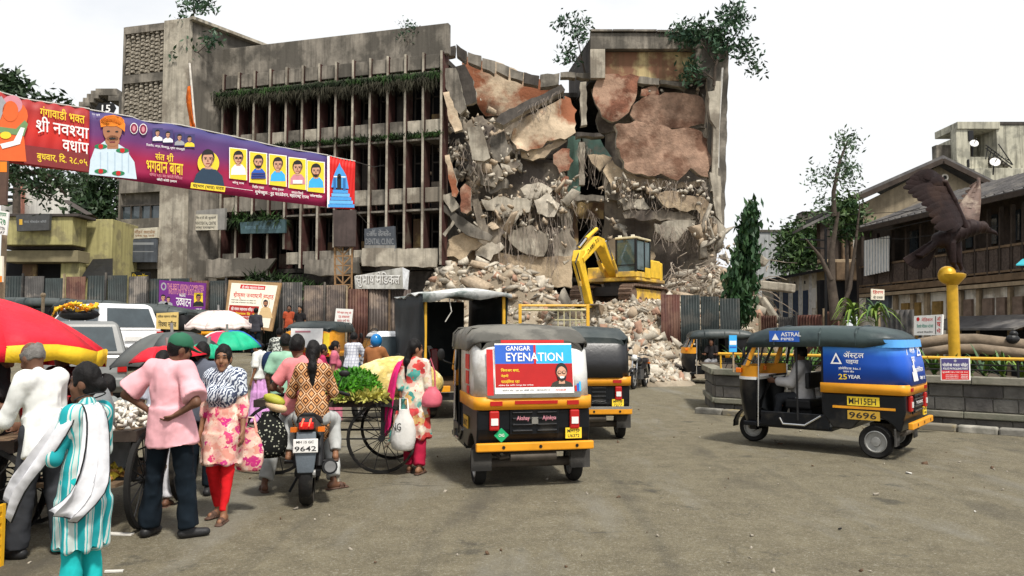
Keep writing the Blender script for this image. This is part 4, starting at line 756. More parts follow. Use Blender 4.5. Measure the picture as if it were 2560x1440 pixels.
t1, pr = ban('street_banner', 'red banner with a seated orange figure and large white letters', [(-60, 218), (0, 230), (60, 247), (224, 272)], [(-60, 396), (0, 404), (110, 420), (222, 432)], grad('banner_red', [(0, (.30, .03, .03)), (.35, (.42, .02, .02)), (.6, (.60, .03, .02)), (1, (.33, .03, .03))], 2, .9, .05))
DS_ = lambda x: (x - 0) * .19
pr.text('गंगावाडी भक्त', 100, 262, 212, 290, PYEL, 1, 20).text('श्री नवश्या', 90, 288, 222, 332, PWHITE, 1, 22).text('वर्धाप', 156, 340, 222, 376, PWHITE, 1, 10).poly([(60, 362), (222, 384), (222, 430), (60, 408)][::-1], flat('print_brown_red', (.22, .03, .03)), 1).text('बुधवार, दि. २८.०५', 92, 376, 219, 404, PYEL, 2, 16)
OR1 = flat('print_deep_orange', (.75, .13, .03))
pr.disc(28, 290, 42, 40, OR1, 1).poly([(-30, 400), (66, 404), (60, 340), (44, 310), (-30, 300)][::-1], OR1, 2).disc(30, 262, 26, 24, PPINK, 2).disc(26, 278, 20, 26, OR1, 3).poly([(-10, 330), (60, 340), (70, 310), (62, 300), (40, 322), (-6, 316)], flat('print_leaf', (.16, .28, .12)), 4).disc(14, 338, 14, 9, PYEL, 5).poly([(6, 372), (50, 360), (62, 320), (52, 318), (34, 352), (0, 360)], PWHITE, 5).poly([(-20, 250), (4, 240), (16, 258), (0, 300), (-20, 306)], PGREY, 3); pr.build(t1)
t2, pr = ban('street_banner', 'purple and red banner with rows of printed portraits and a turbaned man', [(224, 274), (330, 292), (352, 302), (450, 312), (600, 345), (700, 368), (820, 388)], [(222, 436), (480, 474), (640, 497), (820, 518)], grad('banner_purple', [(0, (.30, .012, .07)), (.36, (.34, .012, .06)), (.62, (.14, .035, .15)), (1, (.055, .05, .17))], 2, .85, -.02))
SH = flat('print_shirt', (.58, .70, .78))
pr.text('२९ जुलै', 230, 282, 250, 288, PWHITE, 1, 3).poly([(222, 436), (342, 448), (336, 405), (312, 370), (290, 356), (262, 352), (236, 372), (226, 400)], SH, 1)
pr.rect(268, 345, 296, 372, SKIN, 2).disc(281, 325, 24, 30, SKIN, 3).disc(281, 352, 18, 14, SKIN, 3).poly([(252, 318), (250, 300), (262, 290), (284, 287), (304, 293), (313, 310), (312, 330), (304, 322), (282, 310), (262, 316)][::-1], PORG, 5).disc(281, 303, 30, 13, PORG, 5).disc(271, 328, 4, 2, PBLK, 5).disc(292, 329, 4, 2, PBLK, 5).disc(281, 346, 9, 2.6, PBLK, 5).rect(274, 354, 288, 356, PMAR, 5)
for x, y in ((252, 366), (306, 376), (252, 428), (296, 433)): pr.disc(x, y, 16, 6, PGRN, 3).disc(x, y, 6, 6, RED, 4)
for x in (250, 268, 286, 304, 320): pr.rect(x, 380, x + 2.5, 432, flat('print_shirt_stripe', (.42, .55, .66)), 2)
for x, y in ((335, 321), (358, 323)): pr.disc(x, y, 10, 14, PWHITE, 1).disc(x, y, 8.5, 12, PMAR, 2).disc(x, y, 4, 7, PPINK, 3)
for i, (x, y) in enumerate(((394, 334), (420, 338), (449, 345), (474, 349))): pr.rect(x - 13, y - 14, x + 13, y + 20, PNAVY, 1).face(x, y - 2, 6, SKIN2, PBLK, [PWHITE, PWHITE, PGREY, PYEL][i], k=2)
pr.text('दिलगीर, अमृत, विश्वगुरू, कृष्ण मंगलमूर्ती', 366, 358, 462, 366, PWHITE, 1, 12).text('संत श्री', 388, 378, 434, 402, PYEL, 1, 6).text('भगवान बाबा', 366, 400, 458, 428, PYEL, 1, 10).text('यांच्या ५१४ व्या जयंती निमित्त', 374, 430, 456, 440, PPINK, 1, 10).text('कोटी कोटी प्रणाम', 392, 444, 442, 452, PWHITE, 1, 6)
pr.disc(521, 408, 27, 30, PYEL, 1, 24).poly([(482, 460), (562, 470), (556, 440), (540, 424), (506, 420), (490, 436)], flat('print_jacket', (.025, .05, .085)), 3).face(520, 396, 17, SKIN2, PBLK, SKIN2, k=2, bw=.8).poly([(478, 456), (564, 466), (562, 480), (476, 470)][::-1], PYEL, 6).text('चंद्रभान (भाऊ) यादव', 482, 458, 560, 470, PBLK, 7, 8)
for i, (x, y, nm) in enumerate(((596, 408, 'सोनू राम'), (646, 418, 'नितीन पवार'), (695, 424, 'योगेश गुंजाळ'), (744, 432, 'समाधान निफाडे'), (790, 440, 'गणेश राठोड'))):
 pr.rect(x - 23, y - 38 - 2, x + 22, y + 40 - 2, PWHITE, 1, 5).rect(x - 21, y - 38, x + 20, y + 38, PYEL, 2, 5).face(x, y - 14, 13, [SKIN2, SKIN2, SKIN2, SKIN2, SKIN2][i], PBLK, [PWHITE, PBLUE, PSKY, PPINK, PSKY][i], k=3, glasses=i == 0, bw=1.45, beard=i in (1, 4))
 if i == 1: [pr.rect(x - 17, y + d, x + 17, y + d + 3, PNAVY, 7) for d in (14, 20, 26)]
 if i == 3: pr.rect(x - 12, y + 18, x + 12, y + 27, PWHITE, 7)
 pr.text(nm, x - 15, y + 44, x + 14, y + 52, PWHITE, 1, 3)
pr.text('शुभेच्छुक : रुद्र फाउंडेशन, महाराष्ट्र राज्य', 638, 473, 772, 486, PWHITE, 1, 14).rect(560, 466, 632, 467, PWHITE, 1, 10); pr.rect(776, 487, 806, 488, PWHITE, 1, 4); pr.build(t2)
t3, pr = ban('street_banner', 'small red banner end with a blue temple picture', [(822, 389), (850, 396), (888, 403)], [(818, 520), (886, 524)], flat('banner_end_red', (.58, .015, .012)))
T1_, T2_ = flat('print_temple', (.07, .33, .72)), flat('print_temple_dark', (.03, .14, .38))
pr.rect(818, 390, 824, 519, PWHITE, 1).poly([(828, 468), (872, 472), (866, 440), (858, 425), (848, 410), (840, 425), (834, 440)], T1_, 1).poly([(838, 440), (860, 442), (849, 406)], T1_, 2).rect(843, 440, 853, 474, PBLK, 3).disc(848, 441, 5, 7, PBLK, 3).rect(834, 474, 840, 444, T2_, 3).rect(858, 476, 864, 446, T2_, 3).rect(834, 440, 864, 443, PWHITE, 3, 1)
for i in range(5): pr.rect(832 - i * 3, 474 + i * 9, 870 + i * 4, 482 + i * 9, [T1_, flat('print_temple_light', (.14, .45, .85))][i % 2], 2, 1)
pr.build(t3)
for pts, lb in (([BPL.at(888, 404, -.03), P(960, 412, 36.2)], 'thin rope from the banner end to the concrete fins'), ([BPL.at(886, 523, -.03), P(930, 560, 36.6)], 'thin rope from the lower banner corner to the building'), ([BPL.at(-58, 219, -.03), BPL.at(-300, 150, -.03)], 'rope at the far end of the red banner')):
 m = MB(); m.tube([pts[0], pts[0].lerp(pts[1], .5) - V((0, 0, .12)), pts[1]], .012, 5); o = m.build('rope', BLACK, None); tag(o, lb, 'rope')
m = MB(); a, b = P(496, 420, 33), P(474, 158, 33); t = thing('flag_pole', 'white flag pole with a drooping saffron flag against the fins', 'flag', (a.x, a.y, 0), world=True); m.cyl(a, b, .045); m.build('pole', M('pale_pole', (.6, .56, .5)), t)
m = MB(); rows = []
for j in range(9):
 u = j / 8; y = 212 + u * 110; rows.append([P(479 + (y - 212) * .085 - w * (10 + 6 * math.sin(u * 3)) + 2 * math.sin(u * 7 + w * 3), y + w * 4, 33 + .1 * math.sin(w * 6 + u * 4)) for w in (0, .33, .66, 1)])
m.loft(rows, 0, False, False, closed=False); m.build('flag', cloth('saffron_cloth', (.55, .12, .015)), t, smooth=60, solid=.01)
# left street side: shops, trees, sign scraps
YW = M('olive_cream_wall', (.40, .36, .16), .9, .2, 1.2, .3, streak=.5, col2=(.26, .23, .12), f2=.35); RTR = M('dark_roof', (.06, .05, .045), .9)
t = thing('shop_building', 'low olive cream shop building with a dark sign on its balcony wall', 'building', P(150, 0, 36) * 1, world=True); OFF[t.name] = t.location = V((t.location.x, 36, .8)); OFF[t.name] = V(t.location)
def pb(name, x0, y0, x1, y1, Y, d, mat, parent, bevel=.02):
 a, b = P(x0, y1, Y), P(x1, y0, Y); m = MB(); m.box(((a.x + b.x) / 2, Y + d / 2, (a.z + b.z) / 2), (b.x - a.x, d, b.z - a.z)); return m.build(name, mat, parent, bevel=bevel)
pb('balcony_wall', 4, 540, 182, 612, 34.6, 1.2, YW, t); pb('coping', 2, 534, 196, 541, 34.5, 1.5, RTR, t); pb('wall', 190, 548, 282, 760, 36.2, 5, YW, t); pb('upper_wall', 4, 600, 190, 622, 35.2, .8, RTR, t); pb('lower_band', 8, 626, 195, 655, 34.9, 1, M('band', (.2, .17, .1), .9, .25, 2), t)
pb('back_wall', 8, 655, 196, 800, 36.2, .3, DARKIN, t); pb('pier', 148, 655, 200, 780, 35.2, .5, YW, t); pb('shutter', 55, 660, 92, 690, 35.6, .1, CONC_Y, t); m = MB(); m.slab([P(205, 690, 34.4), P(282, 700, 34.4), P(282, 646, 36), P(232, 648, 36)], (0, 0, -.06)); m.build('awning', BLACK, t)
m = MB(); m.slab([P(152, 500, 38), P(215, 536, 36), P(232, 536, 36), P(172, 500, 38)], (0, .5, -.1)); m.build('roof', RTR, t)
bsign('dark signboard with a small gold bird mark on the cream balcony', [(40, 538, 34.2), (124, 534, 34.2), (122, 575, 34.2), (42, 578, 34.2)], 34.2, M('charcoal_sign', (.06, .06, .06), .6), [('साई मोबाईल शॉपी', 60, 550, 116, 558, FAINT)], fr=[(48, 548, 56, 562, PGOLD)])
t = thing('white_house', 'white house with a pink corner pier and black window slots behind the shop', 'building', (P(80, 0, 44).x, 44, .8), world=True)
WW = M('white_lime_wall', (.62, .60, .56), .9, .15, 1, .2, streak=.3); pb('wall', 44, 455, 172, 560, 44, 4, WW, t); pb('corner_pier', 41, 452, 56, 540, 43.7, .4, M('pink_paint', (.55, .25, .19), .8), t); pb('lower_wall', 0, 500, 44, 560, 44.5, 3, WW, t)
for y in (470, 488, 504): pb('window_slot', 14, y, 40, y + 8, 43.9, .1, BLACK, t)
t = thing('stepped_gateway', 'stepped concrete arch with a black clock board beside the tower', 'gateway', (P(245, 0, 52).x, 52, 0), world=True)
for i, (x0, y0, x1, y1) in enumerate(((196, 254, 214, 280), (206, 244, 224, 266), (216, 234, 234, 256), (226, 226, 246, 246), (238, 221, 292, 238), (270, 236, 296, 252))): pb('arch_step', x0, y0, x1, y1, 52 + i * .02, 1.6, CONC, t)
pb('pier', 192, 272, 208, 760, 52, 1.5, CONC, t); pb('pier', 282, 248, 298, 760, 52.2, 1.5, CONC, t); m = MB(); m.poly([P(x, y, 51.5) for x, y in ((248, 258), (284, 258), (290, 270), (284, 282), (246, 282), (240, 270))][::-1]); m.build('clock_board', BLACK, t, solid=.1); m = MB(); m.text('15', P(254, 280, 51.4), (1, 0, 0), (0, 0, 1), .6, .5); m.build('digits', PWHITE, t)
t, pr = board('hanging_sign', 'white sign scrap with green letters cut by the photo edge', 'sign', [(-30, 522), (22, 530), (16, 588), (-30, 582)], 9, WHITE, .02); pr.text('ग२७', -8, 545, 14, 562, PGRN, 1, 2).text('ATTEN', -4, 566, 12, 574, PBLK, 1, 2).text('आगमन', -6, 530, 16, 540, PGRN, 1, 3).text('TODAY', -20, 576, 12, 583, PBLK, 1, 2); pr.build(t)
t, pr = board('hanging_sign', 'tall brown and yellow board end by the pale letter sign', 'sign', [(-30, 402), (18, 402), (14, 512), (-30, 512)], 9.5, M('brown_board', (.10, .06, .045), .7), .04); pr.rect(-28, 404, 17, 430, PORG, 1); pr.build(t)
t, pr = board('hanging_sign', 'narrow cream board with an orange foot beneath the lettered sign', 'sign', [(-30, 640), (6, 640), (5, 705), (-30, 705)], 9, CREAM, .03); pr.rect(-28, 690, 5, 705, PORG, 1); pr.build(t)
m = MB(); q = P(6, 720, 9.2); m.cyl((q.x, q.y, 0), (q.x, q.y, 2.9), .03); o = m.build('sign_post', WOODL, None); tag(o, 'thin wooden post carrying the sign scraps at the photo edge', 'post')
# excavator (built facing +Y, then turned)
EY = paint('machine_yellow', (.80, .50, .03), .45, .2); EYD = M('dusty_yellow', (.74, .47, .07), .6, .25, 3, .15, col2=(.36, .24, .10), f2=.35); EG = glass('cab_glass', (.035, .06, .06)); TRK = M('track_steel', (.16, .105, .075), .75, .35, 6, .4); CHR = M('chrome', (.6, .6, .6), .25, .1, 5, 0, 1)
def excavator():
 t = thing('excavator', 'yellow tracked excavator standing on the rubble mound with its arm folded down', 'excavator', EXC, R(146)); t.scale = (.94, .94, .92)
 for s in (-1, 1):
  x = s * 1.15; m = MB(); m.prism([(-1.75, .25), (-1.45, .12), (1.45, .12), (1.75, .25), (1.8, .5), (1.5, .68), (-1.5, .68), (-1.8, .5)], x - .17, x + .17, 0); tr = m.build('track_frame', EYD if s < 0 else TRK, t, bevel=.02)
  path = []; L_ = 1.62; r = .40
  for i in range(12): path.append((-L_ + 2 * L_ * i / 12, 0.02 + .0))
  for i in range(7): a = -PI / 2 + PI * i / 7; path.append((L_ + r * math.cos(a), .42 + r * math.sin(a)))
  for i in range(12): path.append((L_ - 2 * L_ * i / 12, .82))
  for i in range(7): a = PI / 2 + PI * i / 7; path.append((-L_ + r * math.cos(a), .42 + r * math.sin(a)))
  for i, (y, z) in enumerate(path):
   y2, z2 = path[(i + 1) % len(path)]; a = math.atan2(z2 - z, y2 - y); m = MB(); m.box((x, (y + y2) / 2, (z + z2) / 2), (.58, math.hypot(y2 - y, z2 - z) * .9, .07), rot=(a, 0, 0)); m.box((x, (y + y2) / 2 + .03 * math.sin(a), (z + z2) / 2 - .0), (.56, .03, .13), rot=(a, 0, 0)); m.build('track_shoe', TRK, tr)
  for y in (-1.6, 1.6):
   m = MB(); m.cyl((x - .2, y, .42), (x + .2, y, .42), .33, n=16); m.build('track_wheel', TRK, tr, smooth=40)
  for y in (-.9, -.3, .3, .9): m = MB(); m.cyl((x - .2, y, .2), (x + .2, y, .2), .13, n=10); m.build('roller', TRK, tr, smooth=40)
 m = MB(); m.box((0, 0, .62), (1.9, 1.6, .4)); m.cyl((0, 0, .75), (0, 0, 1.02), .75, n=20); m.build('undercarriage', M('black_grease', (.03, .026, .024), .6), t)
 m = MB(); m.box((0, -.45, 1.12), (2.5, 3.0, .16)); m.build('deck', EYD, t, bevel=.03)
 m = MB(); m.prism([(-1.5, 1.2), (-1.5, 2.05), (-.45, 2.05), (-.3, 1.9), (-.3, 1.2)], -1.25, -.33); m.prism([(-1.5, 1.2), (-1.5, 2.0), (-.3, 2.0), (-.3, 1.2)], .33, 1.25); m.build('engine_housing', EY, t, bevel=.06)
 m = MB(); m.loft([[V((-1.27, -1.45, z)), V((1.27, -1.45, z)), V((1.2, -1.85, z)), V((.7, -2.05, z)), V((-.7, -2.05, z)), V((-1.2, -1.85, z))] for z in (1.1, 2.0)]); m.build('counterweight', EY, t, bevel=.06)
 m = MB(); m.box((.8, .35, 1.45), (.85, 1.0, .5)); m.build('tool_box', EYD, t, bevel=.04); m = MB(); m.box((1.256, -.9, 1.6), (.02, .35, .5)); m.build('vent_panel', BLACK, t)
 x0, x1, y0, y1, z0, z1 = -1.27, -.30, -.35, 1.15, 1.2, 2.86
 m = MB(); m.box(((x0 + x1) / 2, (y0 + y1) / 2, z1 + .04), (x1 - x0 + .04, y1 - y0 + .06, .1)); m.build('cab_roof', M('cream_cab', (.60, .52, .33), .5), t, bevel=.03)
 m = MB(); m.box(((x0 + x1) / 2, (y0 + y1) / 2, z0 + .12), (x1 - x0, y1 - y0, .24)); cab = m.build('cab_base', EYD, t, bevel=.02)
 for x in (x0 + .04, x1 - .04):
  for y in (y0 + .04, y0 + .62, y1 - .04): m = MB(); m.box((x, y, (z0 + z1) / 2 + .1), (.08, .08, z1 - z0 - .2)); m.build('cab_post', BLACK if x < -.8 or y > 0 else EYD, t)
 m = MB(); m.box(((x0 + x1) / 2, y1 - .03, 2.12), (x1 - x0 - .16, .02, 1.4)); m.build('windscreen', EG, t); m = MB(); m.box(((x0 + x1) / 2, y1 - .015, 1.72), (x1 - x0 - .12, .03, .04)); m.build('windscreen_bar', BLACK, t)
 for y, w in ((y0 + .33, .5), (y0 + .98, .7)):
  m = MB(); m.box((x0 + .03, y, 2.15), (.02, w, 1.25)); m.build('side_window', EG, t); m = MB(); m.box((x1 - .03, y, 2.2), (.02, w, 1.1)); m.build('side_window', EG, t)
 m = MB(); m.box(((x0 + x1) / 2, y0 + .03, 2.1), (x1 - x0 - .16, .02, 1.3)); m.build('rear_window', EG, t); m = MB(); m.box((x0 - .005, y0 + .33, 1.42), (.03, .56, .45)); m.build('door_panel', EY, t, bevel=.01)
 m = MB(); m.box((-.75, .3, 1.55), (.5, .5, .2)); m.box((-.75, .05, 1.95), (.48, .14, .7)); m.build('seat', BLACK, t)
 def arm(name, pts, w, mat):
  m = MB()
  for s in (1,): m.loft([[V((-w / 2, y, z)) for y, z in pts], [V((w / 2, y, z)) for y, z in pts]])
  return m.build(name, mat, t, bevel=.03)
 bm_ = arm('boom', [(.45, 1.35), (.75, 1.25), (2.05, 2.4), (2.35, 2.48), (3.75, 1.65), (3.88, 1.85), (2.5, 2.88), (1.95, 2.82), (.5, 1.6)], .42, EY)
 for s in (-1, 1):
  m = MB(); m.text('LT 180LC', (s * .222, 3.62 if s > 0 else 2.52, 1.86 if s > 0 else 2.66), (0, -s * .82, s * .57), (0, .57, .82) if s > 0 else (0, .57, .82), 1.1, .19, k=.004 ); m.build('lettering', BLACK, bm_)
 st = arm('stick', [(3.62, 2.2), (4.0, 2.15), (4.15, 1.7), (3.1, -.2), (2.88, -.1), (3.6, 1.65)], .34, EY)
 for s in (-1, 1):
  m = MB(); m.cyl((s * .34, .9, 1.2), (s * .34, 1.5, 1.95), .075); m.cyl((s * .34, 1.5, 1.95), (s * .34, 2.1, 2.7), .045, m=1); m.build('boom_ram', [EYD, CHR], t, smooth=40)
 m = MB(); m.cyl((0, 2.3, 3.22), (0, 3.2, 2.72), .085); m.cyl((0, 3.2, 2.72), (0, 3.78, 2.3), .05, m=1); m.build('stick_ram', [EY, CHR], t, smooth=40); m = MB(); m.cyl((0, 4.05, 1.85), (0, 3.75, .7), .08); m.cyl((0, 3.75, .7), (0, 3.45, -.05), .045, m=1); m.build('bucket_ram', [EYD, CHR], t, smooth=40)
 for pts in ([(.1, 1.0, 1.6), (.1, 1.9, 3.1), (.1, 2.5, 3.3), (.1, 3.8, 2.35)], [(-.1, 3.9, 2.2), (-.1, 4.3, 1.6), (-.1, 3.9, .9)]): m = MB(); m.tube(pts, .03, 6); m.build('hose', BLACK, t)
 m = MB(); prof = [(3.25, -.05), (2.85, -.1), (2.45, -.35), (2.2, -.75), (2.3, -1.1), (2.75, -1.12)]
 m.loft([[V((-.55, y, z)) for y, z in prof], [V((.55, y, z)) for y, z in prof]], 0, False, False, closed=False)
 for s in (-.55, .55): m.poly([V((s, y, z)) for y, z in prof])
 bk = m.build('bucket', M('worn_bucket', (.20, .15, .10), .6, .35, 4, .3), t, solid=.05)
 for k in range(5): m = MB(); m.box((-.45 + k * .225, 2.85, -1.14), (.1, .26, .08), tx=.5); m.build('tooth', TRK, bk)
 m = MB(); m.cyl((.9, -.9, 2.0), (.9, -.9, 2.35), .06); m.build('exhaust_pipe', TRK, t)
 for x, y in ((-1.1, 1.0), (-.5, 1.0)): m = MB(); m.box((x, y + .1, 2.98), (.14, .08, .1)); m.build('work_light', CREAM, t)
excavator()
# right side: old timber houses
ROOFM = M('grey_tin_roof', (.105, .10, .10), .8, .3, 3, .4, streak=.3, col2=(.16, .15, .14), f2=.4); MUD = M('mud_wall', (.27, .225, .155), .95, .2, 1.5, .4, streak=.35, col2=(.20, .165, .115), f2=.4); LIME = M('stained_lime_wall', (.74, .70, .62), .9, .15, 1.5, .3, streak=.45, col2=(.42, .36, .28), f2=.3)
HA = P(2640, 830, 21.0); HB = P(2145, 830, 30.5); HP = Plane((HA.x, HA.y, 0), (HB.x, HB.y, 0)); hn = HP.n; hx = V((HB.x - HA.x, HB.y - HA.y, 0)).normalized()
t = thing('timber_house', 'long old dark timber house with a grey tin roof and wooden balcony', 'house', HP.at(2380, 830), world=True); OFF[t.name] = V(t.location)
def hq(name, c4, mat, k, d, bevel=0, par=None):
 m = MB(); m.slab([HP.at(x, y, k) for x, y in c4], -hn * d); return m.build(name, mat, par or t, bevel=bevel)
m = MB(); a, b = HP.at(2150, 590, .9), HP.at(2640, 470, .9); zr = 6.9; ea = V((a.x, a.y, 5.55)); eb = V((b.x, b.y, 5.55)); ra, rb = ea - hn * 3.6, eb - hn * 3.6; ra.z = rb.z = zr
m.slab([ea, eb, rb, ra], (0, 0, .12)); m.slab([ra, rb, rb - hn * 5 - V((0, 0, 2.6)), ra - hn * 5 - V((0, 0, 2.6))], (0, 0, .12)); m.build('roof', ROOFM, t)
for k in range(26):
 u = k / 25; p, q = ea.lerp(eb, u), ra.lerp(rb, u); mm = MB(); mm.bar(p + V((0, 0, .14)), q + V((0, 0, .14)), .05, .05); mm.build('roof_batten', ROOFM, t)
m = MB(); m.bar(ea, eb, .1, .16); m.build('fascia_board', WOODD, t)
m = MB(); p = [HP.at(2145, 830, -.4), HP.at(2640, 830, -.4)]; m.slab([V((p[0].x, p[0].y, 0)), V((p[1].x, p[1].y, 0)), V((p[1].x, p[1].y, 5.9)), V((p[0].x, p[0].y, 5.9))], -hn * .3); m.build('wall', WOODD, t)
zs = lambda px, z: (px, 830 - (z - 1.7) * FOC / HP.at(px, 830).y)
def band(name, z0, z1, mat, k, d, x0=2148, x1=2640): return hq(name, [zs(x0, z0), zs(x1, z0), zs(x1, z1), zs(x0, z1)], mat, k, d)
band('floor_beam', 3.25, 3.45, WOOD, .25, .3); band('floor_beam', 3.08, 3.2, WOODL, .32, .12); band('balcony_rail', 4.25, 4.32, WOOD, .2, .08); band('balcony_rail', 3.5, 3.56, WOOD, .2, .08); band('lower_wall', .1, 3.05, LIME, -.05, .3)
xs = [2150 + 490 * (1 - (1 - i / 15) ** .72) for i in range(16)][::1]; xs = [2640 - (2640 - 2150) * ((1 - i / 16) ** 1.25) for i in range(17)]
for i, (x0, x1) in enumerate(zip(xs, xs[1:])):
 hq('balcony_panel', [zs(x0 + 2, 3.56), zs(x1 - 2, 3.56), zs(x1 - 2, 4.24), zs(x0 + 2, 4.24)], M('carved_panel', (.075, .055, .045), .8, .5, 14, .6), .16, .05)
 hq('post', [zs(x0, 3.45), zs(x0 + 4, 3.45), zs(x0 + 4, 5.5), zs(x0, 5.5)], WOODD, .2, .12)
 if i % 2: hq('window', [zs(x0 + 5, 4.4), zs(x1 - 5, 4.4), zs(x1 - 5, 5.3), zs(x0 + 5, 5.3)], glass('old_window', (.02, .025, .03)), -.3, .05)
for i, (x0, x1) in enumerate(((2252, 2270), (2285, 2298), (2330, 2352), (2408, 2428), (2455, 2480), (2490, 2512), (2530, 2556), (2580, 2604))):
 hq('door', [zs(x0, .5), zs(x1, .5), zs(x1, 2.75), zs(x0, 2.75)], [M('ochre_door', (.21, .13, .04), .8, .3, 5, .3), M('brown_door', (.17, .12, .09), .8, .3, 5, .3)][i > 2], .04, .1)
for x in (2232, 2275, 2310, 2365, 2395, 2440, 2518, 2565): hq('lower_post', [zs(x, .1), zs(x + 7, .1), zs(x + 7, 3.05), zs(x, 3.05)], WOODL, .1, .12)
m = MB(); a, b = HP.at(2380, 800, .1), HP.at(2640, 760, .1); m.slab([V((a.x, a.y, 2.15)), V((b.x, b.y, 2.15)), V((b.x, b.y, 1.75)) + hn * 1.3, V((a.x, a.y, 1.75)) + hn * 1.3], (0, 0, .06)); m.build('awning', ROOFM, t); band('shop_front', .1, 1.75, DARKIN, .06, .1, 2385, 2640)
hq('lattice_screen', [(2160, 602), (2222, 590), (2220, 676), (2160, 690)], M('pale_blue_lattice', (.42, .45, .48), .7), .35, .05)
for k in range(9): x = 2162 + k * 7; hq('lattice_bar', [(x, 690 - k * 1.5), (x + 2.5, 690 - k * 1.5), (x + 2.5, 601 - k * 1.4), (x, 601 - k * 1.4)], WHITE, .38, .04)
hq('lower_bay', [(2165, 692), (2222, 682), (2220, 770), (2165, 790)], M('slate_blue_wall', (.12, .14, .17), .8, .25, 2, .2, streak=.4), .1, .3)
m = MB(); m.slab([P(2540, 664, 19), P(2620, 664, 19), P(2620, 645, 20.5), P(2556, 650, 20.5)], (0, 0, .03)); o = m.build('tarpaulin', cloth('teal_tarp', (.05, .35, .42))); tag(o, 'corner of a teal tarpaulin by the timber house at the photo edge', 'tarpaulin')
t = thing('gable_house', 'old house with a wide mud plastered gable and dark sloping roof', 'house', P(2330, 830, 33) - V((0, 0, 1.6)), world=True); OFF[t.name] = V(t.location)
pk = P(2346, 404, 33); le = P(2128, 500, 33); re = P(2500, 480, 33)
m = MB(); w_ = [P(2150, 640, 33), P(2480, 640, 33), V((re.x - .4, 33, re.z - .2)), V((pk.x, 33, pk.z - .2)), V((le.x + .5, 33, le.z - .15))]; m.slab(w_, (0, .3, 0)); m.build('gable_wall', MUD, t)
back = V((.9, 7.5, 0))
for a, b in ((le, pk), (pk, re)):
 m = MB(); f = V((-.1, -.55, 0)); m.slab([a + f, b + f, b + back, a + back], (0, 0, .16)); m.build('roof', ROOFM, t); m = MB(); m.bar(a + f + V((0, 0, -.08)), b + f + V((0, 0, -.08)), .08, .2); m.build('barge_board', WOODD, t)
m = MB(); m.slab([P(2008, 572, 33), P(2140, 508, 33.1), P(2140, 508, 33.1) + back * .25, P(2008, 572, 33) + back * .25], (0, 0, .12)); m.build('lean_to_roof', ROOFM, t)
pb('upper_front', 2052, 556, 2165, 660, 33.4, .4, WOODD, t); pb('balcony', 2092, 655, 2166, 700, 32.6, .6, WOOD, t); pb('lower_wall', 2052, 700, 2190, 790, 33.6, .4, DARKIN, t); pb('floor_beam', 2050, 648, 2160, 656, 32.9, .3, WOODL, t)
for x in (2107, 2128, 2150): pb('post', x, 560, x + 4, 650, 33.2, .15, WOOD, t)
pb('window', 2110, 580, 2126, 640, 33.35, .04, glass('old_window'), t); pb('shutter', 2130, 590, 2148, 645, 33.3, .05, M('pale_shutter', (.5, .48, .44)), t)
for x, y in ((2361, 444), (2311, 440)): m = MB(); q = P(x, y, 32.95); m.cyl(q - V((0, .02, 0)), q + V((0, .03, 0)), .09, n=14); m.build('vent_hole', BLACK, t); m = MB(); m.lathe([(.09, 0), (.16, 0), (.16, .04), (.09, .04)], q - V((0, .05, 0)), 16, axis=1, cap=False); m.build('vent_ring', LIME, t)
m = MB(); m.slab([P(2165, 588, 31.6), P(2330, 505, 31.6), P(2325, 490, 33), P(2180, 572, 33)], (0, 0, .1)); m.build('side_roof', M('dusty_brown_roof', (.17, .14, .105), .9, .3, 4, .4), t)
SA, SB = P(1905, 830, 45), P(2095, 830, 35.5); SP = Plane((SA.x, SA.y, 0), (SB.x, SB.y, 0)); t = thing('white_shed', 'low white shed with a row of dark blue doors and black roof', 'shed', SP.at(2000, 830), world=True); OFF[t.name] = V(t.location)
def sq(name, c4, mat, k, d, par=None): m = MB(); m.slab([SP.at(x, y, k) for x, y in c4], -SP.n * d); return m.build(name, mat, par or t)
sq('wall', [(1905, 850), (2042, 860), (2042, 678), (1905, 702)], LIME, 0, .3); sq('wall', [(2042, 860), (2096, 870), (2096, 668), (2042, 678)], M('sand_wall', (.33, .27, .17), .9, .2, 2, .2), 0, .3)
m = MB(); a, b = SP.at(1890, 708, .8), SP.at(2110, 668, .8); m.slab([a, b, b - SP.n * 6 + V((0, 0, .9)), a - SP.n * 6 + V((0, 0, .9))], (0, 0, .12)); m.build('roof', BLACK, t)
for i, x in enumerate((1934, 1957, 1982, 2007)): sq('door', [(x, 800), (x + 12, 802), (x + 12, 728 - i), (x, 730 - i)], M('blue_door', (.03, .05, .10) if i != 1 else (.09, .05, .05), .6), .03, .06); sq('vent', [(x + 3, 716 - i * 2), (x + 6, 716 - i * 2), (x + 6, 708 - i * 2), (x + 3, 708 - i * 2)], BLACK, .02, .05)
for x in (1925, 1948, 1972, 1997, 2022): sq('pilaster', [(x, 820), (x + 5, 820), (x + 5, 696 - (x - 1925) * .15), (x, 697 - (x - 1925) * .15)], M('white_pilaster', (.68, .68, .68), .8), .06, .1)
sq('window', [(2028, 770), (2038, 771), (2038, 720), (2028, 721)], WHITE, .03, .05)
t = thing('grey_building', 'plain streaked grey building side behind the thin drooping tree', 'building', (P(1935, 0, 56).x, 56, 0), world=True); pb('wall', 1878, 578, 1995, 850, 56, 1, M('streaked_grey_wall', (.36, .37, .37), .9, .15, .8, .2, streak=.5), t); pb('coping', 1876, 574, 1997, 580, 55.9, 1.2, CONC, t); pb('wall', 2008, 535, 2110, 850, 58, 1, CONC, t); pb('coping', 2006, 528, 2112, 536, 57.9, 1.2, CONC_D, t)
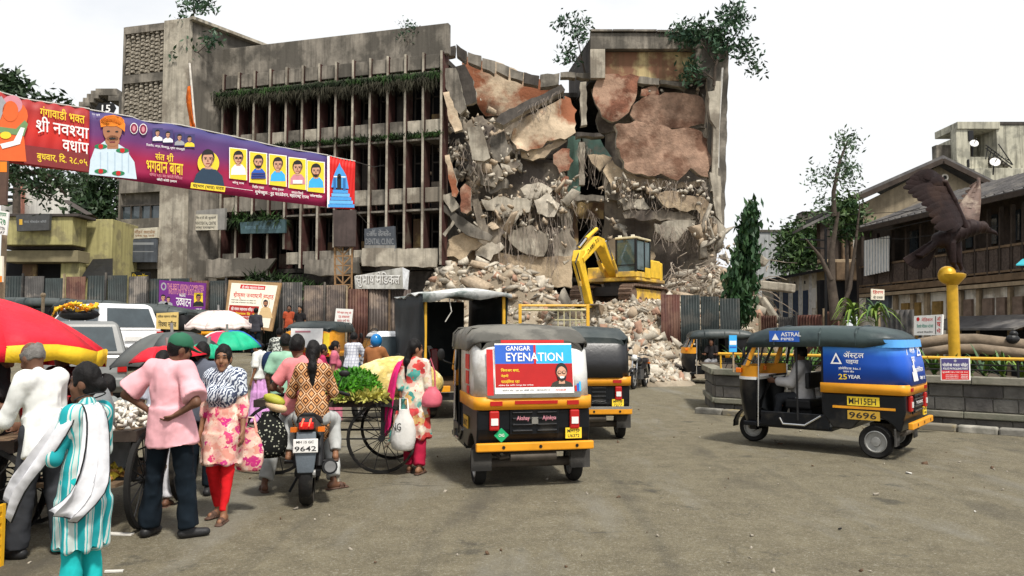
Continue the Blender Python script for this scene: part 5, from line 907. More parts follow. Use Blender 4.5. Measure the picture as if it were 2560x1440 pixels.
t = thing('concrete_house', 'tall stained cream concrete house with outside stair and satellite dishes', 'building', (P(2470, 0, 46).x, 46, 0), world=True); CW = M('stained_cream_concrete', (.46, .44, .35), .9, .2, 1.0, .3, streak=.85, col2=(.28, .27, .22), f2=.3)
pb('wall', 2498, 312, 2640, 520, 45.5, 6, CW, t); pb('wall', 2396, 320, 2424, 520, 45.5, .6, CW, t); pb('back_wall', 2424, 330, 2498, 520, 47.4, 4, CW, t); pb('roof_slab', 2394, 304, 2500, 322, 45.4, 2.5, CW, t); pb('roof_slab', 2500, 304, 2640, 312, 45.45, 6, CONC_D, t); pb('tank_wall', 2342, 362, 2396, 420, 46.5, .5, CONC, t); pb('lower_wall', 2440, 420, 2640, 520, 44.6, 3, CW, t); pb('balcony_wall', 2424, 392, 2470, 430, 45.6, .3, CW, t)
pb('window', 2422, 326, 2434, 352, 45.44, .1, BLACK, t); pb('window', 2420, 398, 2424, 418, 45.42, .1, BLACK, t); pb('door', 2478, 335, 2494, 392, 47.3, .08, WOODD, t); pb('door_side', 2422, 340, 2432, 418, 47.3, .08, WOODD, t)
for i in range(7): m = MB(); a, b = P(2470 + i * 8, 396 + i * 3, 45), P(2470 + i * 8, 368 + i * 7, 45); m.bar(P(2464 + i * 9, 398, 45.2), P(2470 + i * 9, 366 + i * 6, 45.2), .04); m.build('stair_rail', BLACK, t)
for a, b in (((2464, 362), (2530, 412)), ((2464, 370), (2530, 420)), ((2496, 360), (2532, 412))): m = MB(); m.bar(P(*a, 45.15), P(*b, 45.15), .045); m.build('stair_rail', BLACK, t)
for i in range(5): pb('stair_step', 2480 + i * 8, 392 + i * 5, 2494 + i * 8, 396 + i * 5, 45.3, 1, CONC, t)
for px, py, s, lb in ((2435, 359, .24, 'small white satellite dish on the upper balcony'), (2487, 406, .29, 'larger white satellite dish on the parapet below')):
 q = P(px, py, 44.2); t = thing('satellite_dish', lb, 'satellite dish', q - V((0, 0, .6)), world=True); OFF[t.name] = V(t.location); m = MB(); rot = Euler((R(68), 0, R(-14))).to_matrix()
 rings = [[q + rot @ V((r * math.cos(2 * PI * j / 18), r * math.sin(2 * PI * j / 18), r * r * .5)) for j in range(18)] for r in (.02, .2 * s / .5, .36 * s / .5, .5 * s / .5)]; m.loft(rings, 0, True, False); m.build('dish', WHITE, t, smooth=60, solid=.02); m = MB(); m.bar(q, q + rot @ V((0, 0, .5)), .03); m.build('feed_arm', BLACK, t); m = MB(); m.cyl(q + V((0, .1, 0)), q + V((0, .2, -.7)), .04); m.build('mount', BLACK, t)
t, pr = board('shop_sign', 'small cream sign with red and black letters on the slate bay', 'sign', [(2178, 722), (2211, 724), (2211, 750), (2178, 749)], 25.5, CREAM, .04); pr.text('हिरण', 2182, 725, 2208, 736, RED, 1).text('ची पाचक', 2183, 739, 2207, 747, PBLK, 1); pr.build(t); m = MB(); q = P(2195, 750, 25.6); m.cyl((q.x, q.y, 0), q, .03); m.build('post', BLACK, t)
t, pr = board('shop_sign', 'white medicine shop sign with red and green letters by the golden post', 'sign', [(2285, 790, 20), (2356, 786, 19.4), (2354, 838, 19.4), (2285, 838, 20)], 20, WHITE, .08); pr.text('मेडिकल', 2304, 794, 2332, 804, RED, 1, -1).text('किशोर मेडिकल स्टोअर्स', 2292, 810, 2333, 820, flat('print_teal', (.01, .25, .18)), 1, -1).text('औषधे मिळतील', 2292, 828, 2332, 833, PBLK, 1, -1).rect(2338, 790, 2340, 836, PBLK, 1)
for i, c in enumerate('औषधे'[:1] + 'ष' + 'धे'[:1]): pr.text(('औ', 'ष', 'धे')[i], 2342, 790 + i * 15, 2352, 802 + i * 15, RED, 1)
pr.disc(2295, 798, 4, 5, RED, 1); pr.build(t); m = MB(); [m.cyl((P(x, 838, 19.9).x, 19.9, 0), P(x, 838, 19.9), .04) for x in (2300, 2340)]; m.build('post', BLACK, t)
# planter of stone blocks with coping, railing, plants
STB = [M('basalt_block', (.085, .08, .076), .9, .3, 5, .7, col2=(.13, .12, .105), f2=.4), M('basalt_block_grey', (.115, .11, .10), .9, .3, 5, .7, col2=(.075, .07, .065), f2=.4)]; MORT = M('mortar', (.24, .23, .2), .95)
PA_, PB_ = G(1788, 1032), G(2700, 1096); PL_ = [G(1788, 1032) + V((.35, 2.2, 0)), G(1788, 1032), PB_]
t = thing('planter_wall', 'grey stone block planter wall round the traffic island with pale coping', 'planter', (PA_.x + 2, PA_.y, 0), world=True); HT = .95
for si, (a, b) in enumerate(zip(PL_, PL_[1:])):
 d = (b - a); d.z = 0; L_ = d.length; d.normalize(); n = V((d.y, -d.x, 0)); rot = Matrix.Rotation(math.atan2(d.y, d.x), 3, 'Z')
 if n.dot(V((0, -1, 0)) if si else V((-1, 0, 0))) < 0: n = -n
 m = MB(); m.box(a + d * (L_ / 2) - n * .14 + V((0, 0, HT / 2 - .05)), (L_ - .04, .2, HT - .12), rot=rot); m.build('core', MORT, t)
 for r_, (z0, z1) in enumerate(((0, .20), (.33, .56), (.57, .79))):
  u = -.22 * (r_ % 2)
  while u < L_:
   w = random.uniform(.34, .6); u0, u1 = max(0.01, u), min(L_ - .01, u + w)
   if u1 - u0 > .08: m = MB(); m.box(a + d * ((u0 + u1) / 2) - n * (.10 - random.uniform(0, .012)) + V((0, 0, (z0 + z1) / 2)), (u1 - u0 - .014, .2, z1 - z0 - .014), rot=rot); m.build('stone_block', random.choice(STB), t, bevel=.008)
   u += w
 for z0, z1, pr_ in ((.21, .32, .03), (.80, .93, .05)):
  u = 0
  while u < L_:
   w = random.uniform(.9, 1.4); u1 = min(L_, u + w); m = MB(); m.box(a + d * ((u + u1) / 2) - n * (.12 - pr_) + V((0, 0, (z0 + z1) / 2)), (u1 - u - .008, .3, z1 - z0), rot=rot); m.build('coping_stone', M('coping_stone', (.24, .225, .18), .9, .25, 3, .5, col2=(.16, .16, .12), f2=.4), t, bevel=.015); u = u1
soil = MB(); soil.slab([V((PA_.x, PA_.y + .2, .8)), V((PB_.x, PB_.y + .2, .8)), V((PB_.x, PB_.y + 3.2, .9)), V((PA_.x + .4, PA_.y + 3, .9))], (0, 0, .05)); soil.build('soil', M('soil', (.06, .045, .03), .95), t)
d = (PB_ - PA_); L_ = d.length; d.normalize(); rot = Matrix.Rotation(math.atan2(d.y, d.x), 3, 'Z'); fr = V((-d.y, d.x, 0)) * (-1 if d.x > 0 else 1)
if fr.y > 0: fr = -fr
t = thing('kerb', 'low painted kerb stones along the foot of the planter wall', 'kerb', (PA_.x + 2, PA_.y - .4, 0), world=True); u = -.3; k = 0
while u < L_: m = MB(); m.box(PA_ + d * (u + .3) + fr * .28 + V((0, 0, .05)), (.585, .2, .14), rot=rot); m.build('kerb_stone', [M('kerb_grey', (.2, .19, .165), .9, .3, 5, .5), M('kerb_yellow', (.42, .32, .12), .85, .35, 5, .4, col2=(.2, .18, .14), f2=.5), M('kerb_white', (.38, .36, .31), .85, .3, 5, .4, col2=(.2, .19, .16), f2=.5)][k % 3], t, bevel=.03); u += .6; k += 1
t = thing('railing', 'yellow pipe railing with thin black bars on the planter wall', 'railing', (PA_.x + 2, PA_.y, .93), world=True)
def rl(u, z, k=-.1): return PA_ + d * u - fr * -k + V((0, 0, z))
for z, r_, mt in ((1.24, .03, YELP), (1.13, .012, BLACK), (1.04, .012, BLACK)): m = MB(); m.cyl(rl(.05, z), rl(L_, z), r_, n=10); m.build('rail', mt, t, smooth=40)
for k in range(9): m = MB(); u = .1 + k * L_ / 8.2; m.cyl(rl(u, .92), rl(u, 1.24), .02, n=8); m.build('post', YELP if k == 0 else BLACK, t, smooth=40)
for k in range(44):
 u = .2 + k * .13
 if u < 3.2: m = MB(); m.bar(rl(u, .94), rl(u + .12, 1.2), .014); m.build('grille_bar', BLACK, t)
t, pr = board('notice_board', 'dark blue and red police patrol notice hung on the yellow railing', 'sign', [(2352, 895), (2425, 895), (2427, 951), (2353, 951)], 12.55, WHITE, .025); pr.poly([(2353, 897), (2422, 897), (2423, 926), (2354, 926)][::-1], PNAVY, 1).poly([(2354, 926), (2423, 926), (2423, 949), (2355, 949)][::-1], RED, 1).text('पोलीस गस्त पॉईंट', 2356, 907, 2420, 917, PWHITE, 2).text('POLICE PATROLLING POINT', 2358, 919, 2420, 924, PWHITE, 2).text('दूरध्वनी २३५ २३४ ११ १००', 2356, 928, 2420, 933, PWHITE, 2).disc(2388, 902, 3.5, 3.5, PGREY, 2)
lines(pr, 2364, 2396, 936, 3, 4, PWHITE, 2, h=2.5); lines(pr, 2402, 2420, 936, 3, 4, PWHITE, 2, h=2.5, word='महाराष्ट्र'); pr.build(t, 'lettering')
t, pr = board('notice_board', 'small pale blue notice with stripes hung near the railing end', 'sign', [(1823, 838), (1842, 838), (1842, 880), (1823, 880)], 15.2, PSKY, .02); pr.rect(1824, 852, 1841, 862, PWHITE, 1).rect(1824, 866, 1841, 870, PBLUE, 1); pr.build(t); m = MB(); q = P(1833, 880, 15.25); m.bar(q + V((0, 0, .2)), (q.x, q.y, .9), .03); m.build('post', WOODL, t)
# plants with strap leaves
LEAF = [M('leaf_green', (.055, .13, .022), .55, .4, 2, .05, spec=.4), M('leaf_dark', (.03, .075, .022), .55, .4, 2, .05, spec=.4), M('leaf_yellow_green', (.16, .25, .03), .55, .35, 2, .05, spec=.4)]
def strap_plant(name, label, base, n, ln, mat, group=None, w=.03, droop=.5, stem=0.):
 base = V(base); t = thing(name, label, 'plant', base, world=True, group=group); top = base + V((0, 0, stem))
 if stem: m = MB(); m.tube([base, base + V((.03, 0, stem * .5)), top], [.04, .035, .02], 6); m.build('stem', M('green_stem', (.10, .13, .04)), t)
 for i in range(n):
  a = random.random() * 2 * PI; l = ln * random.uniform(.6, 1.1); up = random.uniform(.55, 1.); h = V((math.cos(a), math.sin(a), 0)); sd = V((-h.y, h.x, 0)); rows = []; o = top - V((0, 0, random.random() * stem * .6))
  for j in range(6):
   u = j / 5; p = o + h * l * (u * (1.1 - up * .7)) + V((0, 0, l * (up * u - droop * u * u))); ww = w * (1 - u) ** .6 * (1.0 if j else .6) + .002; rows.append([p - sd * ww, p + V((0, 0, -ww * .4)), p + sd * ww])
  m = MB(); m.loft(rows, 0, False, False, closed=False); m.build('leaf', mat if random.random() < .7 else random.choice(LEAF), t, smooth=60)
 return t
for i in range(22):
 u = .3 + i * (L_ - .3) / 22; p = PA_ + d * u - fr * random.uniform(.35, .8); p.z = .85
 if p.x > 3.9: strap_plant('strap_leaf_plant', 'green strap leaved plant behind the railing of the stone planter', p, random.randint(11, 15), random.uniform(.6, .95), LEAF[(0, 1, 0, 2)[i % 4]], 'strap leaved plants in the planter', .035, .3, .12)
for px, py, Y, lb in ((2135, 812, 17.5, 'tall pale green corn like plant above the blue rickshaw, bushier clump'), (2190, 815, 17.2, 'drooping pale green corn like plant beside the bushier clump')): strap_plant('corn_plant', lb, P(px, 845, Y), 26, 1.0, LEAF[2], None, .04, .95, .75)
BRK = M('grey_brown_log', (.20, .155, .11), .9, .3, 4, .5, streak=.2)
for i, (a, b, c, r_, lb) in enumerate((((2296, 858, 16), (2440, 850, 15.6), (2610, 868, 15), .13, 'long pale log lying over the planter, the upper one'), ((2310, 880, 15.6), (2450, 872, 15.2), (2620, 890, 14.8), .10, 'long brown log below the pale one, the lower of the two'))):
 m = MB(); m.tube([P(*a), P(*a).lerp(P(*b), .5) + V((0, 0, .03)), P(*b), P(*c)], [r_ * .8, r_, r_, r_ * .9], 10); o = m.build('log', BRK, None, smooth=50); tag(o, lb, 'log')
t = thing('stone_ornament', 'small dark stacked stone ornament standing on the upper log', 'ornament', P(2532, 850, 15.2), world=True); OFF[t.name] = V(t.location); m = MB(); m.ell(P(2532, 848, 15.2), (.13, .1, .10)); m.ell(P(2534, 835, 15.2), (.08, .07, .07)); m.build('stone', BLACK, t)
# golden post and eagle
GOLD = M('gold_paint', (.62, .36, .03), .35, .2, 5, .15, .35); gp_ = P(2385, 850, 15.0); gp_.z = .85
t = thing('golden_post', 'golden post with a tilted ring and cracked golden globe on top', 'column', gp_, world=True); zt = P(2385, 700, 15).z; m = MB(); m.cyl(gp_, (gp_.x, gp_.y, zt), .105, .10, n=20); m.build('post', GOLD, t, smooth=40)
m = MB(); q = V((gp_.x, gp_.y, zt)); m.lathe([(.11, -.1), (.18, -.02), (.24, .05), (.25, .11), (.2, .13), (.05, .13)], q, 20); m.build('collar', GOLD, t, smooth=40); gl = P(2368, 688, 15); m = MB(); m.ell(gl, (.17, .17, .185), nu=20, nv=12); m.build('globe', GOLD, t, smooth=180)
EB = M('eagle_bronze', (.017, .008, .0075), .62, .35, 5, .35, .2, col2=(.035, .018, .013), f2=.3, spec=.25); EB2 = M('eagle_wing_back', (.11, .07, .055), .6, .35, 7, .4, .1, col2=(.22, .17, .13), f2=.2, s2=4)
EY0 = 15.0; eb = P(2400, 640, EY0); t = thing('eagle_statue', 'dark bronze eagle statue with raised wings perched on the golden post', 'statue', P(2400, 690, EY0), world=True); OFF[t.name] = V(t.location)
def E(px, py, dy=0.): return np.array(P(px, py, EY0 + dy))
s = SDF(E(2240, 720) - [0, .5, 0], E(2520, 520) + [0, .5, 0], .014)
s.cap(E(2352, 600), E(2425, 570), .17, .16, .05); s.cap(E(2425, 570), E(2455, 568), .15, .115, .06); s.ell(E(2458, 572), (.12, .09, .085)); s.cap(E(2465, 575), E(2488, 582), .07, .035, .02); s.cap(E(2488, 582), E(2497, 590), .03, .008, .012)
for dx, dy in ((0, -.07), (14, .07)): s.cap(E(2375 + dx, 610, dy), E(2382 + dx, 655, dy), .105, .06, .04); s.cap(E(2382 + dx, 655, dy), E(2392 + dx, 674, dy), .045, .035, .02); [s.cap(E(2392 + dx, 674, dy), E(2392 + dx + o, 686, dy - .06), .026, .012, .01) for o in (-6, 3, 12)]
s.cap(E(2350, 600), E(2300, 640), .10, .10, .05, fl=((.3, 0, 1), 2.2)); s.cap(E(2460, 566, -.09), E(2480, 572, -.06), .012, .01, .006)
v, f = s.mesh(); v = v + normals(v, f) * (.008 * np.maximum(0, np.sin(v[:, [0]] * 60 + 3 * nz(v, 6, 1)[:, None])) * (v[:, [0]] < E(2440, 0)[0])); np_obj('body', v, f, EB, t, 180)
def wing(root, tips, w0, mat, back):
 for i, (a, b, w) in enumerate(tips):
  A, B = V(a), V(b); dr = (B - A); ln = dr.length; dr.normalize(); sd = dr.cross(V((0, 1, 0))).normalized(); m = MB(); rows = []
  for j in range(7): u = j / 6; ww = w * (.75 + .5 * u) * (1 if u < .75 else max(.12, 1 - (u - .75) * 3.2)); p = A + dr * ln * u + V((0, back * .08 * math.sin(u * 3) - i * .006, 0)); rows.append([p - sd * ww, p + V((0, -.012, 0)), p + sd * ww, p + V((0, .012, 0))])
  m.loft(rows); m.build('feather', mat, t, smooth=50)
prim = [(2258, 470), (2264, 458), (2272, 446), (2284, 438), (2298, 436), (2268, 482), (2278, 492), (2290, 500), (2300, 512), (2310, 526), (2318, 540), (2322, 556), (2330, 572)]; el = [(2362, 452), (2356, 448), (2350, 446), (2345, 444), (2342, 442), (2366, 462), (2370, 474), (2375, 486), (2380, 498), (2386, 510), (2391, 524), (2396, 538), (2400, 552)]
wing(None, [(E(*a, -.12), E(*b, -.3), .105) for a, b in zip(el, prim)], 0, EB, -1)
wing(None, [(E(x0, y0, -.15), E(x1, y1, -.27), .075) for x0, y0, x1, y1 in ((2366, 458, 2310, 452), (2372, 474, 2318, 478), (2380, 492, 2330, 504), (2388, 512, 2340, 530), (2396, 534, 2352, 556), (2402, 554, 2364, 580))], 0, EB, -1)
s = SDF(E(2320, 620) - [0, .6, 0], E(2440, 420) + [0, .5, 0], .014); s.cap(E(2412, 572, -.08), E(2384, 500, -.16), .085, .06, .03); s.cap(E(2384, 500, -.16), E(2364, 456, -.2), .06, .045, .03); s.cap(E(2364, 456, -.2), E(2300, 440, -.26), .045, .012, .02); v, f = s.mesh(); np_obj('wing_arm', v, f, EB, t, 180)
rows = []
for j in range(9):
 u = j / 8; a = E(2446 - 2 * u + 8 * math.sin(u * 2.6), 566 - 122 * u ** .9, .15 + .5 * u); b = E(2384 + 66 * u ** 1.3, 540 - 92 * u, .25 + .45 * u); rows.append([V(a + (b - a) * w + np.array([0, .06 * math.sin(w * PI), 0])) for w in (0, .33, .66, 1)])
m = MB(); m.loft(rows, 0, False, False, closed=False); m.build('far_wing', EB2, t, smooth=60, solid=.05)
for i in range(7): u = .25 + i / 9; a = rows[min(8, int(u * 8))][1]; b = rows[min(8, int(u * 8))][3] + V((-.1, .05, -.06)); m = MB(); m.bar(a, b, .11, .02, up=(0, 1, 0), w1=.05); m.build('feather', EB2, t)
for i in range(8):
 a = E(2342 - i, 600 + i * 3, .02 * i); b = E(2262 + i * 7, 654 + 6.5 * math.sin(i / 7 * 2.2) * 3 - i * .6, .03 * i); m = MB(); m.bar(a, b, .09, .03, up=(0, 1, 0), w1=.15, h1=.02); m.build('feather', EB, t, bevel=.008)
# trees
def leaf_cards(centers, n, spread, size, droop=.3):
 c = np.asarray(centers); k = RNG.integers(0, len(c), n); p = c[k] + RNG.normal(size=(n, 3)) * spread; a = RNG.normal(size=(n, 3)); a[:, 2] -= droop; a /= np.linalg.norm(a, axis=1)[:, None]; b = np.cross(a, RNG.normal(size=(n, 3))); b /= np.linalg.norm(b, axis=1)[:, None]; s = size * RNG.uniform(.6, 1.3, (n, 1))
 v = np.stack([p - a * s, p + b * s * .38, p + a * s, p - b * s * .38], 1).reshape(-1, 3); return v, np.arange(n * 4).reshape(-1, 4)
def leafmat(name, col, col2):
 if name in MATS: return MATS[name]
 b = NB(name); oi = b.n('ShaderNodeTexNoise'); oi.inputs['Scale'].default_value = 2.2; b.l(b.co, oi.inputs[0]); c = b.ramp(oi.outputs[0], [(.35, col), (.65, col2)]); m = b.out(c, .55, spec=.35); b.b.inputs['Subsurface Weight'].default_value = 0; MATS[name] = m; return m
LG = leafmat('crown_green', (.022, .06, .018), (.07, .12, .03)); LT = leafmat('crown_teal', (.018, .055, .03), (.05, .10, .045)); LD = leafmat('crown_dark', (.010, .028, .010), (.03, .06, .018)); BARK = M('bark', (.075, .058, .045), .9, .35, 5, .5); BARKG = M('grey_bark', (.16, .14, .12), .9, .35, 5, .5)
def tree(name, label, base, limbs, clumps, Y, n, spread, size, mat, bark=BARK, r0=.12, group=None, dj=.5, droop=.3):
 t = thing(name, label, 'tree', base, world=True, group=group); OFF[t.name] = V(base); m = MB()
 for i, pl in enumerate(limbs):
  pts = [P(x, y, Y + random.uniform(-.1, .1) * j) for j, (x, y) in enumerate(pl)]; k = len(pts); rr = r0 * (1 if i == 0 else .5); m.tube(pts, [rr * (1 - .75 * j / (k - 1)) for j in range(k)], 7)
 m.build('trunk', bark, t, smooth=60)
 c = [np.array(P(q[0] + random.uniform(-3, 3), q[1] + random.uniform(-3, 3), Y + random.uniform(-dj, dj))) for q in clumps]; v, f = leaf_cards(c, n, spread, size, droop); np_obj('crown', v, f, mat, t); return t
def blob(cx, cy, rx, ry, n): return [(cx + rx * math.sqrt(random.random()) * math.cos(a), cy + ry * math.sqrt(random.random()) * math.sin(a)) for a in (random.random() * 6.283 for _ in range(n))]
tree('roof_tree', 'young fig tree rooted on the stair tower, leaning over the parapet', P(482, 150, 38.6), [[(482, 150), (485, 110), (484, 60), (486, 20)], [(484, 140), (510, 118), (530, 95)], [(484, 120), (470, 60)]], blob(495, 8, 42, 18, 26) + blob(460, 48, 14, 16, 8) + blob(525, 100, 20, 16, 9) + blob(470, 128, 16, 10, 7) + blob(440, 140, 8, 6, 3), 38.6, 560, .22, .16, LT, r0=.06)
tree('roof_tree', 'sparse sapling on the parapet of the left wing', P(1020, 110, 36.8), [[(1020, 112), (1022, 85), (1028, 58)], [(1020, 108), (1008, 80)]], blob(1020, 78, 24, 28, 14), 36.8, 190, .16, .09, LT, r0=.025)
tree('roof_tree', 'thin leafy branches standing at the sagging roof edge by the penthouse', P(1462, 178, 39.5), [[(1462, 182), (1455, 150), (1445, 100), (1440, 60)], [(1455, 150), (1425, 130), (1410, 150)]], blob(1432, 62, 44, 26, 22) + blob(1455, 95, 30, 16, 10) + blob(1415, 138, 22, 30, 14), 39.5, 480, .22, .15, LT, r0=.05)
tree('roof_tree', 'large fig tree growing over the penthouse corner with drooping roots', P(1785, 215, 37.8), [[(1785, 215), (1788, 170), (1800, 120), (1822, 60), (1830, 25)], [(1790, 160), (1755, 110), (1720, 70)], [(1795, 150), (1840, 110), (1880, 150)], [(1786, 200), (1760, 180), (1735, 190)]], blob(1830, 45, 32, 38, 26) + blob(1715, 80, 36, 30, 24) + blob(1775, 75, 40, 24, 20) + blob(1865, 125, 26, 22, 14) + blob(1890, 165, 12, 12, 5) + blob(1735, 180, 22, 26, 14) + blob(1800, 110, 30, 26, 12), 37.8, 1900, .24, .16, LT, r0=.09)
tree('roadside_tree', 'dark leafy tree showing above the red banner', (P(40, 0, 40).x, 40, .8), [[(40, 760), (42, 400), (60, 260)]], blob(15, 222, 60, 22, 26) + blob(130, 262, 40, 8, 6), 40, 1300, .35, .22, LD, r0=.25)
tree('roadside_tree', 'dark overhanging branches below the red banner on the white house side', (P(120, 0, 22).x, 22, .8), [[(-40, 790), (-30, 500), (10, 440), (90, 430), (160, 450)], [(60, 432), (90, 470), (130, 500)], [(90, 430), (150, 470), (165, 490)]], blob(50, 425, 70, 16, 22) + blob(150, 440, 50, 16, 16) + blob(110, 470, 36, 16, 9), 22, 1600, .26, .1, LD, r0=.14)
tree('roadside_tree', 'dense dark green tree between the cream shop and the stair tower', (P(245, 0, 40).x, 40, .8), [[(245, 760), (245, 560), (240, 480)]], blob(240, 490, 45, 56, 40) + blob(262, 580, 22, 40, 16), 40, 3000, .4, .2, LD, r0=.2)
tree('ashoka_tree', 'thin tall drooping ashoka tree beside the torn building', (P(1852, 0, 30.0).x, 30.0, .6), [[(1842, 800), (1850, 700), (1860, 600), (1880, 518)]], [(1878 - (y - 515) * .13 + random.uniform(-1, 1) * (4 + min((y - 515) * .14, 26)), y) for y in (515 + 290 * random.random() ** .85 for _ in range(150))], 30, 3400, .14, .19, leafmat('ashoka_green', (.012, .045, .016), (.035, .085, .025)), r0=.1, dj=.4, droop=2.2)
tree('pruned_tree', 'pruned tree with two bare dark trunks and a loose pale crown', (P(2095, 0, 27).x, 27, 0), [[(2090, 800), (2078, 700), (2080, 620), (2096, 530)], [(2095, 800), (2125, 720), (2140, 600), (2150, 510)], [(2085, 540), (2084, 480), (2100, 400), (2120, 350)], [(2078, 700), (2050, 640), (2015, 598)]], blob(2118, 355, 24, 20, 22) + blob(2100, 420, 34, 30, 26) + blob(2055, 450, 34, 34, 18) + blob(2070, 510, 22, 20, 9) + blob(2130, 440, 16, 24, 12), 27, 900, .17, .09, leafmat('crown_pale', (.03, .075, .035), (.10, .15, .08)), r0=.2)
tree('leafy_tree', 'bushy mid green tree behind the white shed', (P(2010, 0, 48).x, 48, 0), [[(2010, 800), (2008, 680), (2005, 600)]], blob(2005, 620, 44, 46, 50) + blob(2060, 600, 34, 50, 30) + blob(1985, 655, 30, 20, 12), 48, 4200, .5, .2, LG, r0=.2)
tree('leafy_tree', 'green tree between the pruned trunks and the gable house', (P(2118, 0, 30).x, 30, 0), [[(2118, 800), (2118, 620), (2120, 540)]], blob(2120, 540, 22, 40, 26), 30, 1300, .25, .15, LG, r0=.1)
m = MB(); a = P(2062, 800, 28.5); t = thing('utility_pole', 'thin steel pole with crossbars and wires beside the pruned trees', 'pole', (a.x, a.y, 0), world=True); m.cyl((a.x, a.y, 0), P(2064, 570, 28.5), .05); m.build('pole', BLACK, t)
for y, x0, x1 in ((598, 2000, 2064), (618, 2012, 2060)): m = MB(); m.bar(P(x0, y, 28.5), P(x1, y + 3, 28.5), .05); m.build('crossbar', BLACK, t)
m = MB()
for y0, y1, x1 in ((560, 520, 2300), (575, 530, 2420), (590, 565, 2500), (540, 470, 2560)): a, b = P(2064, y0, 28.5), P(x1, y1, 22); m.tube([a, a.lerp(b, .5) - V((0, 0, .25)), b], .012, 4)
m.build('wires', BLACK, t)
# wheels, rickshaws
RUBB = M('tyre_rubber', (.011, .0105, .01), .85, .3, 8, .3, col2=(.07, .06, .045), f2=.2, s2=3); RIMM = M('rim_metal', (.32, .32, .31), .45, .2, 5, .1, .5); BODYK = M('black_body_paint', (.004, .005, .007), .34, .3, 3, .08, spec=.3, col2=(.025, .023, .02), f2=.22, s2=2.5); RICY = M('rickshaw_yellow', (.72, .30, .015), .45, .15, 3, .1, col2=(.45, .20, .03), f2=.15)
CANV = M('grey_canopy', (.085, .082, .072), .75, .3, 2.2, .5, col2=(.17, .162, .14), f2=.4, s2=1.3); CANVG = M('green_black_canopy', (.022, .032, .033), .5, .25, 2, .3, col2=(.05, .06, .058), f2=.3, spec=.5); TAIL = paint('tail_red', (.42, .012, .01), .25); AMBER = paint('amber_lens', (.70, .16, .01), .25); LENSW = paint('white_lens', (.75, .75, .72), .2); REX = M('black_rexine', (.007, .007, .008), .6, .3, 5, .2)
def wheel(parent, c, r, w, name='wheel', spokes=0, axis_x=True):
 x, y, z = c; m = MB(); m.lathe([(r * .66, -w * .42), (r * .9, -w / 2), (r, -w * .28), (r, w * .28), (r * .9, w / 2), (r * .66, w * .42)], c, 24, axis=0, cap=False); wh = m.build('tyre', RUBB, parent, smooth=50); m = MB()
 if spokes:
  m.lathe([(r * .68, -w * .3), (r * .72, -w * .3), (r * .72, w * .3), (r * .68, w * .3)], c, 24, axis=0, cap=False); m.cyl((x - w * .6, y, z), (x + w * .6, y, z), r * .13, n=10)
  for i in range(spokes): a = 2 * PI * i / spokes; m.bar((x, y, z), (x, y + r * .7 * math.cos(a), z + r * .7 * math.sin(a)), .035 if spokes < 9 else .012, .02 if spokes < 9 else .012, up=(1, 0, 0))
  m.build('rim', RIMM if spokes < 9 else BLACK, wh)
 else:
  for s in (-1, 1):
   m.lathe([(r * .68, s * w * .40), (r * .60, s * w * .44), (r * .55, s * w * .28), (r * .30, s * w * .25), (r * .26, s * w * .42), (.001, s * w * .45)][:: 1], c, 24, axis=0, cap=False)
   for i in range(4): a = 2 * PI * i / 4 + .4; m.cyl((x + s * w * .25, y + r * .42 * math.cos(a), z + r * .42 * math.sin(a)), (x + s * w * .29, y + r * .42 * math.cos(a), z + r * .42 * math.sin(a)), r * .05, n=6)
  m.build('rim', RIMM, wh, smooth=50)
 return wh
def Uo(w, y0, y1, r, n=5):
 L_ = [(-w, y0)] + [(-w + r - r * math.cos(PI / 2 * i / n), y1 + r - r * math.sin(PI / 2 * i / n)) for i in range(n + 1)]; return L_ + [(-x, y) for x, y in L_[::-1]]
